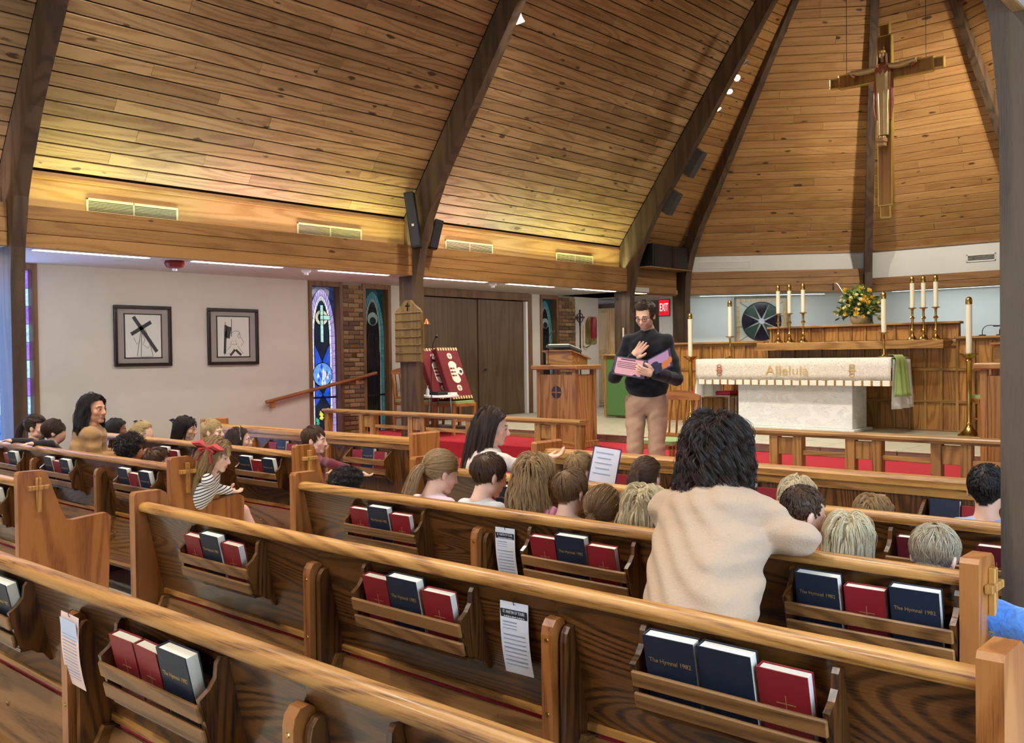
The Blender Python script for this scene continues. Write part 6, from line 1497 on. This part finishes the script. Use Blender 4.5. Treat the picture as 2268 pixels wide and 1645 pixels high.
    V3, Q3 = lg.mesh(max(vox, .008), .012*b, warp if stand else None); np_obj('trousers', V3, Q3, plain('cloth_%d_%d_%d' % tuple(pants), pants, .85, noise=.06, nscale=90, spec=.2, bump=.1), me, None, base)
    if not skip_face:
        ew, ei, el_ = G(), G(), G()
        for e in (-1, 1):
            op = 1-blink; M = Matrix([list(R[i]*s)+[head[i]-base[i]] for i in range(3)]+[[0, 0, 0, 1]])
            ew.at(M).ball((e*.0315, .0865, .0022-.0015*blink), (.0135, .0072, .0062*op+.0012), 12, 8)
            ei.at(M).ball((e*.0315, .0915, .0020-.002*blink), (.0058, .0028, .0055*op+.001), 10, 6)
            el_.at(M).tube([(e*.018, .0895, .0035-.002*blink), (e*.026, .0948, .0085*op+.001), (e*.036, .0945, .0085*op+.001), (e*.0465, .0850, .0030-.002*blink)], .0016, 6)
        o = ew.obj('eyes', plain('eye_white', (214, 206, 200), .3), me, smooth=180); ei.obj('irises', plain('iris_%d' % eye[0], eye, .2), o, smooth=180); el_.obj('lashes', plain('lash', (26, 18, 14), .6), o)
    if hair != 'none':
        kw = dict(n=hair_n); kw.update(hair_kw or {})
        hair_obj(strands(hair, rg, **kw), R, head, s, HM[hcol], me, base, hair_rad*s, kids=hair_kids, spread=hair_spread, seed=seed)
    return me, H, R, base
# ------------------------------------------------------------------ the adults
def child_obj(g, name, mat, parent, base, smooth=None):
    o = g.obj(name, mat, parent, smooth); o.location = (-base[0], -base[1], -base[2]); return o
def adult_man():
    f = np.array([.42, -.90]); f = f/np.linalg.norm(f); bf = np.array([*f, 0]); br = np.array([f[1]*1.0, -f[0], 0])  # his right-hand side is -x of forward
    br = np.cross(bf, [0, 0, 1])
    c = np.array([-4.61, 6.88, 0]); pel = c+np.array([0, 0, ZC1+.93]); z0 = ZC1
    head = c+bf*.045+np.array([0, 0, z0+1.645])
    shz = z0+1.43
    # right hand to the throat, left hand under the open book
    elR = c+br*.27+bf*.08+np.array([0, 0, z0+1.12]); wrR = c+br*.085+bf*.20+np.array([0, 0, z0+1.285])
    elL = c-br*.27+bf*.06+np.array([0, 0, z0+1.10]); wrL = c-br*.13+bf*.375+np.array([0, 0, z0+1.150])
    dR = unit(-br*.62+np.array([0, 0, .78])+bf*-.05); nR = unit(np.cross(dR, np.cross(-bf, dR)))   # palm towards his chest
    aR = np.cross(dR, nR)
    RR = np.stack([aR, dR, nR], 1)
    dL = unit(br*.85+np.array([0, 0, .22])+bf*.25); nL = unit(np.array([0, 0, -.5])+bf*.85); nL = unit(nL-dL*(nL@dL)); aL = np.cross(dL, nL); RL = np.stack([aL, dL, nL], 1)
    face = np.array([*f, 0])*1.0-br*-.0+np.array([-.22, -.02, -.34])
    legs = {1: (c+br*.10+bf*.03+np.array([0, 0, z0+.50]), c+br*.12+bf*-.01+np.array([0, 0, z0+.09])), -1: (c-br*.09+bf*.05+np.array([0, 0, z0+.50]), c-br*.11+bf*.02+np.array([0, 0, z0+.09]))}
    me, H, R, base = person('bearded man in black sweater and tan trousers, reading from a purple book', head, face, 1.0, f, pel, 'light', 'short', 'dark', (18, 19, 25), (184, 148, 122), sw=.165, b=1.03, sh_drop=.075, slim=.92, lips=(196, 128, 112), hair_kids=10,
        arms={1: (elR, wrR), -1: (elL, wrL)}, legs=legs, vox=.0055, stubble=.30, hands={1: dict(R=RR, curl=.12, spread=.10, side=-1), -1: dict(R=RL, curl=.35, spread=.08, side=1)}, blink=.45, hair_kw=dict(L=.05, vol=.020, sweep=.95, messy=.008), hair_n=616, seed=4, shirt_warp=.004, shirt_inf=.014, stand=True)
    # glasses
    g = G(); M = Matrix([list(R[i])+[head[i]] for i in range(3)]+[[0, 0, 0, 1]]); g.at(M)
    for e in (-1, 1):
        g.tube([(e*.033+.021*math.cos(a), .103-.006*abs(math.cos(a))*(1 if e*math.cos(a) > 0 else 0), .002+.017*math.sin(a)) for a in [i*math.pi/10 for i in range(21)]], .0018, 6, False); g.tube([(e*.054, .096, .008), (e*.078, .06, .010), (e*.080, -.005, .012)], .0016, 6)
    g.tube([(-.012, .104, .006), (0, .108, .009), (.012, .104, .006)], .0017, 6); child_obj(g, 'glasses', BLACK, me, base)
    # watch on the right wrist
    w = unit(wrR-elR); g = G(); a = np.cross(w, [0, 0, 1]); a = unit(a); b_ = np.cross(a, w); g.tube([tuple(wrR-w*.012+.031*(a*math.cos(t)+b_*math.sin(t))) for t in [i*math.pi/8 for i in range(17)]], .008, 6, False); child_obj(g, 'watch', BLACK, me, base)
    # belt and shoes
    for e in (1, -1): an = legs[e][1]; fo = an+bf*.06; child_obj(G().ball(tuple(fo+np.array([0, 0, -.045])), (.05, .05, .045), 12, 8).ball(tuple(fo+bf*.10+np.array([0, 0, -.055])), (.045, .045, .035), 12, 8), 'shoe', plain('shoe_brown', (60, 42, 30), .5), me, base, 60)
    return c, bf, br, wrL, z0
c, bf, br, wrL, z0 = adult_man()
# the open picture book he holds
PURP = plain('book_purple', (58, 46, 74), .5); PINKP = plain('page_pink', (216, 160, 168), .8); LAVP = plain('page_lavender', (168, 130, 170), .8); NAVY = plain('print_navy', (34, 36, 66), .8); ORNG = plain('print_orange', (190, 110, 60), .8)
bk = thing('picture_book', 'large open purple picture book held by the standing man', 'book', tuple(c+bf*.33-br*.05+np.array([0, 0, z0+1.185])))
def page(sgn, ang, lift, nm, mat):
    """one board hinged on the spine; sgn +1 = image left"""
    d = unit(br*sgn*math.cos(ang)+bf*math.sin(ang)+np.array([0, 0, lift])); u = unit(np.array([0, 0, 1.0])-bf*.30); u = unit(u-d*(u@d)); n = np.cross(d, u)
    if n@bf < 0: n = -n
    M = Matrix([[d[i], u[i], n[i], 0] for i in range(3)]+[[0, 0, 0, 1]]); w, h = .29, .165
    o = G().box((w/2, 0, 0), (w, h, .006), .001).obj('cover_board', PURP, bk); o.matrix_local = M
    G().box((w*.53, 0, .004), (w*.80, h*.86, .002)).obj('page', mat, o)
    return o
p1 = page(1, -.12, .16, 'l', PINKP); p2 = page(-1, .55, .40, 'r', LAVP)
G().box((.17, .06, .0055), (.13, .008, .001)).box((.17, .035, .0055), (.18, .004, .001)).box((.17, .02, .0055), (.18, .004, .001)).box((.17, .005, .0055), (.18, .004, .001)).box((.17, -.010, .0055), (.16, .004, .001)).prism([(.26, -.07), (.30, -.07), (.28, -.04)], 'z', .0052, .006).prism([(.06, -.07), (.11, -.07), (.085, -.055)], 'z', .0052, .006).obj('print', NAVY, p1)
G().ball((.14, -.04, .0052), (.06, .04, .0012), 12, 6).ball((.10, .0, .0052), (.05, .03, .0012), 12, 6).obj('illustration', NAVY, p2); G().ball((.22, -.04, .0054), (.05, .035, .0012), 12, 6).ball((.27, -.02, .0054), (.03, .03, .0012), 12, 6).obj('illustration', ORNG, p2)
# woman in the cream sweater, leaning over the pew
KNIT = plain('knit_cream', (184, 158, 131), .95, noise=.05, nscale=160, spec=.1, sheen=.15, bump=.25)
def lean_woman():
    head = np.array([-1.755, 3.08, 1.155]); pel = np.array([-1.555, 2.60, .66]); body = (-.10, 1.0)
    me, H, R, base = person('woman with dark wavy bob in a cream sweater leaning on the pew', head, (-.35, .9, -.25), 1.02, body, pel, 'tan', 'bob', 'ebony', (228, 208, 182), (60, 60, 70), sw=.172, b=1.0, sh_drop=.085,
        arms={1: ((-1.39, 2.965, .915), (-1.60, 3.08, .90)), -1: ((-1.80, 3.12, .93), (-1.66, 3.16, .905))}, legs={1: ((-1.42, 2.74, .34), (-1.42, 2.46, .12)), -1: ((-1.64, 2.74, .34), (-1.64, 2.46, .12))},
        vox=.006, hair_kw=dict(L=.25, vol=.030, wave=.016, flare=.05), hair_n=1012, seed=9, shirt_warp=.008, shirt_inf=.022, shirt_mat=KNIT, hair_kids=14, hair_spread=.008, hair_rad=.0006)
lean_woman()
person('woman with long dark hair in a tan cardigan among the left pews', (-7.49, 3.30, 1.145), (.90, .43, .05), .98, (.35, .94), (-7.62, 3.26, .56), 'tan', 'long', 'black', (168, 128, 82), sw=.165, b=.95, vox=.0055,
       hair_kw=dict(L=.38, vol=.013, wave=.006, part=.01), hair_n=660, seed=12, lips=(150, 74, 70), shirt_warp=.006, shirt_inf=.016)
WPAT = plain('sweater_white', (222, 206, 192), .95, noise=.16, nscale=26, spec=.1, sheen=.3, bump=.3)
person('woman with long brown hair in a cream patterned sweater, face in profile', (-4.02, 4.27, 1.085), (.80, .58, -.12), .96, (.55, .83), (-4.10, 4.22, .55), 'light', 'long', 'dark', (222, 206, 192), sw=.165, b=.93, vox=.0055,
       arms={1: ((-3.82, 4.26, .86), (-3.70, 4.40, .90)), -1: None}, hair_kw=dict(L=.36, vol=.012, part=-.01), hair_n=704, seed=15, shirt_mat=WPAT, lips=(170, 92, 86))
# ------------------------------------------------------------------ the children
KID = 'children in the pews'
def kid(label, top, face=(0, 1, 0), hair='short', hcol='brown', shirt=(120, 120, 130), skin='fair', s=.86, seat=None, lean=0.0, vis=False, **kw):
    """top = world point of the crown; the child sits below it"""
    top = np.array(top, float); R = frame(face, roll=kw.pop('roll', 0.0)); head = top-R[:, 2]*.134*s
    b = kw.pop('b', .64); body = kw.pop('body', (0.0, 1.0)); bfv = np.array([*unit(body), 0])
    pel = kw.pop('pelvis', None)
    if pel is None: pel = np.array([head[0]-bfv[0]*(.03+lean), head[1]-bfv[1]*(.03+lean), .535])
    kw.setdefault('vox', .0055 if vis else .0085); kw.setdefault('hair_n', 1700)
    return person(label, head, face, s, body, pel, skin, hair, hcol, shirt, sw=kw.pop('sw', .115), b=b, adult_face=.55, skip_face=not vis, group=KID, lips=kw.pop('lips', (196, 110, 104)), **kw)
SH = dict(L=.05, vol=.010, messy=.01)
# centre block, third pew
kid('girl with fair ponytail in a pale pink shirt, head bowed', (-3.45, 3.32, 1.05), (.35, .93, -.30), 'pony', 'dblond', (238, 206, 216), vis=True, hair_kw=dict(L=.22, tie=(0, -.115, .02), wave=.003, flare=.5), seed=21)
kid('brown-haired boy in a light grey shirt beside the fair ponytail', (-3.12, 3.32, 1.06), (.30, .95, -.25), 'short', 'brown', (206, 208, 206), vis=True, hair_kw=dict(L=.06, vol=.014, messy=.012), hair_n=528, seed=22)
kid('girl with long wavy blonde hair in a pink shirt', (-2.84, 3.32, 1.075), (0, 1, -.05), 'long', 'dblond', (206, 128, 166), hair_kw=dict(L=.40, vol=.022, wave=.009, flare=.05), hair_n=572, seed=23)
kid('boy with straight light brown hair in a grey-lilac shirt', (-2.63, 3.32, 1.025), (.1, 1, -.1), 'short', 'lbrown', (150, 148, 158), hair_kw=dict(L=.085, vol=.008, messy=.006), hair_n=528, seed=24)
kid('small girl with a low brown ponytail below the pew top', (-2.46, 3.34, .955), (-.05, 1, -.1), 'pony', 'lbrown', (170, 160, 170), hair_kw=dict(L=.16, tie=(0, -.112, -.02), flare=.3), seed=25)
kid('child with pale blonde hair half hidden by the cream sweater', (-2.24, 3.34, .975), (.1, 1, -.05), 'long', 'pale', (190, 170, 150), hair_kw=dict(L=.30, vol=.022, wave=.004), hair_n=528, seed=26)
kid('boy with a buzz cut and orange shirt under the woman\'s arm', (-1.515, 3.36, 1.03), (.55, .8, -.35), 'buzz', 'brown', (214, 120, 52), hair_spread=.003, hair_kw=dict(L=.012, vol=.003, messy=.004), hair_n=792, seed=27, vis=True)
kid('child with smooth pale blond hair right of the buzz cut', (-1.36, 3.34, .945), (-.1, 1, -.1), 'bob', 'pale', (180, 170, 160), hair_kw=dict(L=.17, vol=.018), hair_n=572, seed=28)
kid('child with tousled ash-blond hair in a blue fleece at the pew end', (-1.03, 3.30, .945), (.15, .9, -.45), 'short', 'ash', (74, 132, 214), hair_kw=dict(L=.10, vol=.008, messy=.02), hair_n=660, seed=29, arms={1: ((-.715, 3.12, .70), (-.70, 3.25, .57)), -1: None},
    shirt_inf=.030, shirt_mat=plain('fleece_blue', (74, 132, 214), .95, noise=.2, nscale=60, bump=.6, sheen=.4), shirt_warp=.005)
kid('child with dark curly parted hair at the aisle end of the third pew', (-4.20, 3.27, .915), (.1, 1, 0), 'curly', 'black', (110, 70, 80), skin='brown', hair_kw=dict(L=.05, vol=.03), hair_n=572, seed=30)
# centre block, fourth pew
kid('child with short fair hair in front of the long-haired girl', (-3.31, 4.25, .98), (.2, 1, 0), 'short', 'dblond', (190, 186, 180), hair_kw=dict(L=.07, vol=.01, messy=.01), hair_n=484, seed=31)
kid('girl with a sleek dark brown ponytail by the front screen', (-2.85, 4.25, .975), (0, 1, 0), 'pony', 'brown', (160, 150, 160), hair_kw=dict(L=.2, tie=(0, -.112, .06), flare=.3), seed=32)
kid('blonde child with a pink bow behind the buzz-cut boy', (-1.98, 4.25, .935), (.1, 1, 0), 'bob', 'pale', (220, 170, 190), hair_kw=dict(L=.2, vol=.016), hair_n=484, seed=33)
kid('fair-haired child only just showing above the fourth pew', (-1.63, 4.27, .875), (.1, 1, 0), 'bob', 'dblond', (180, 170, 150), hair_kw=dict(L=.18, vol=.016), hair_n=440, seed=34)
kid('boy with cropped black hair in a light blue shirt', (-1.14, 4.25, 1.06), (.05, 1, .02), 'buzz', 'black', (150, 178, 214), skin='light', hair_spread=.003, hair_kw=dict(L=.014, vol=.004, messy=.004), hair_n=924, seed=35, s=.90)
# left block
kid('girl with a dark ponytail at the left picture edge', (-8.62, 3.30, 1.07), (.75, .66, -.05), 'pony', 'dark', (90, 84, 80), skin='light', vis=True, hair_kw=dict(L=.26, tie=(0, -.115, .05), flare=.5), seed=41)
kid('dark-haired girl with a centre part leaning over the left pew', (-8.17, 3.27, 1.05), (.45, .88, 0), 'pony', 'dark', (44, 40, 42), skin='light', hair_kw=dict(L=.18, tie=(0.04, -.10, -.03), flare=.4), seed=42,
    arms={1: ((-7.98, 3.16, .86), (-7.96, 3.02, .875)), -1: ((-8.40, 3.16, .86), (-8.42, 3.02, .875))})
kid('curly black-haired child beside the woman in tan', (-6.86, 3.30, .975), (.2, 1, 0), 'curly', 'black', (70, 60, 60), skin='tan', hair_kw=dict(L=.07, vol=.045, curl=.014), hair_n=616, seed=43)
kid('child with short brown hair low behind the left pew rack', (-6.44, 3.30, .905), (.4, .9, 0), 'short', 'brown', (120, 110, 100), hair_kw=SH, hair_n=440, seed=44)
# girl at the aisle
STRP, _nt, _b = new_mat('striped_jersey')
_tc = N(_nt, 'ShaderNodeTexCoord'); _sp = N(_nt, 'ShaderNodeSeparateXYZ'); _nt.links.new(_tc.outputs['Object'], _sp.inputs[0]); _mu = N(_nt, 'ShaderNodeMath', operation='MULTIPLY', i_1=46.0); _fr = N(_nt, 'ShaderNodeMath', operation='FRACT')
_ad = N(_nt, 'ShaderNodeMath', operation='MULTIPLY_ADD', i_1=-.35); _nt.links.new(_sp.outputs[1], _ad.inputs[0]); _nt.links.new(_sp.outputs[2], _ad.inputs[2]); _nt.links.new(_ad.outputs[0], _mu.inputs[0]); _nt.links.new(_mu.outputs[0], _fr.inputs[0])
_rp = ramp(_nt, [(0.0, lin((232, 228, 220))), (0.66, lin((232, 228, 220))), (0.68, lin((34, 34, 44)))]); _rp.color_ramp.interpolation = 'CONSTANT'; _nt.links.new(_fr.outputs[0], _rp.inputs['Fac']); _nt.links.new(_rp.outputs['Color'], _b.inputs['Base Color']); _b.inputs['Roughness'].default_value = .9
gm, gH, gR, gb = kid('girl with a big red bow in a striped shirt at the aisle end', (-5.60, 3.30, 1.015), (.83, .50, -.22), 'long', 'dblond', (232, 228, 220), vis=True, s=.90, b=.68, sw=.12, body=(.45, .9), hair_kw=dict(L=.36, vol=.018, wave=.004, fringe=True), hair_n=572, seed=45, shirt_mat=STRP, shirt_warp=.0015,
    pelvis=(-5.87, 3.24, .54), arms={1: ((-5.69, 3.27, .68), (-5.69, 3.42, .645)), -1: None}, legs={1: ((-5.80, 3.58, .47), (-5.66, 3.68, .12)), -1: ((-5.93, 3.60, .47), (-5.88, 3.66, .12))}, pants=(222, 178, 160))
def bow(mat, H, R, s, pos, size, parent, base, name='hair_bow'):
    g = G(); p = np.array(pos)
    M = Matrix([list(R[i]*s)+[H(0, 0, 0)[i]] for i in range(3)]+[[0, 0, 0, 1]]); g.at(M)
    x, y, z = pos
    for e in (-1, 1):
        for k, (du, dv, w) in enumerate(((1.0, .35, .5), (.9, -.05, .45))): g.tube([(x, y, z), (x, y-e*size*.5*du, z+size*.3*dv+size*.12), (x, y-e*size*du, z+size*.2*dv), (x, y-e*size*.55*du, z-size*.25), (x, y, z)], [size*.10, size*.28*w*2, size*.30*w*2, size*.22*w*2, size*.08], 8, True, .6)
        g.tube([(x, y, z), (x, y-e*size*.35, z-size*.5), (x, y-e*size*.5, z-size*1.0)], [size*.10, size*.22, size*.26], 8, True, .3)
    g.ball((x, y, z), size*.16, 8, 6); child_obj(g, name, mat, parent, base, 60)
bow(plain('bow_red', (178, 60, 58), .8), gH, gR, .90, (.10, -.03, .07), .11, gm, gb)
# third row of the left block
kid('dark-haired girl beyond the woman in tan', (-9.05, 4.22, .965), (.6, .8, 0), 'long', 'black', (60, 50, 60), skin='brown', hair_kw=dict(L=.25, vol=.016), seed=46)
m4, H4, R4, b4 = kid('blonde child with a small black bow in the left pews', (-8.55, 4.24, .96), (.6, .8, 0), 'pony', 'blond', (200, 180, 180), hair_kw=dict(L=.12, tie=(0, -.10, .07), flare=.4), seed=47)
bow(BLACK, H4, R4, .86, (.02, -.05, .135), .05, m4, b4)
m7, H7, R7, b7 = kid('girl with a dark bob and navy bow beside the bare pew end', (-7.79, 4.27, 1.03), (.75, .65, -.1), 'bob', 'black', (70, 60, 70), skin='light', vis=True, hair_kw=dict(L=.22, vol=.016, fringe=True), hair_n=484, seed=48)
bow(plain('bow_navy', (26, 30, 48), .8), H7, R7, .86, (0.02, -.10, .08), .07, m7, b7)
kid('blond boy in profile behind the girl with the red bow', (-7.36, 4.27, 1.02), (.80, .60, 0), 'short', 'blond', (170, 160, 150), vis=True, hair_kw=SH, hair_n=572, seed=49)
m9, H9, R9, b9 = kid('brown-haired girl wearing a white headband', (-6.93, 4.27, .97), (.6, .8, 0), 'long', 'dark', (120, 100, 110), vis=True, hair_kw=dict(L=.28, vol=.014), hair_n=484, seed=50)
g = G(); g.at(Matrix([list(R9[i]*.86)+[H9(0, 0, 0)[i]] for i in range(3)]+[[0, 0, 0, 1]])).tube([(.096*math.cos(a), .02-.02*math.sin(a), .02+.122*math.sin(a)) for a in [math.pi*i/12 for i in range(13)]], .005, 6); child_obj(g, 'headband', WHITEM, m9, b9)
kid('brown-haired boy in a maroon shirt by the end cross', (-5.92, 4.30, 1.02), (.78, .62, -.05), 'short', 'brown', (112, 44, 54), vis=True, hair_kw=dict(L=.06, vol=.010, messy=.008), hair_n=528, seed=51, arms={1: ((-5.62, 4.22, .76), (-5.50, 4.40, .68)), -1: None})
# clear-covered song sheet one child holds up
t = thing('song_sheet', 'printed sheet in a clear purple-edged sleeve held up among the children', 'sheet', (-3.14, 4.24, .865)); t.rotation_euler = (math.radians(-18), math.radians(8), math.radians(25)); G().box((0, 0, .05), (.15, .003, .20), .001).obj('page', plain('sheet_white', (214, 212, 220), .5), t)
g = G().tube([(-.078, 0, -.055), (.078, 0, -.055), (.078, 0, .155), (-.078, 0, .155), (-.078, 0, -.055)], .004, 6, False); g.obj('sleeve_edge', plain('sleeve_purple', (52, 40, 78), .4), t)
g = G()
for k in range(5): g.box((-.01, -.003, .12-.03*k), (.10-.02*(k % 2), .001, .005))
g.obj('print', CARDL, t)
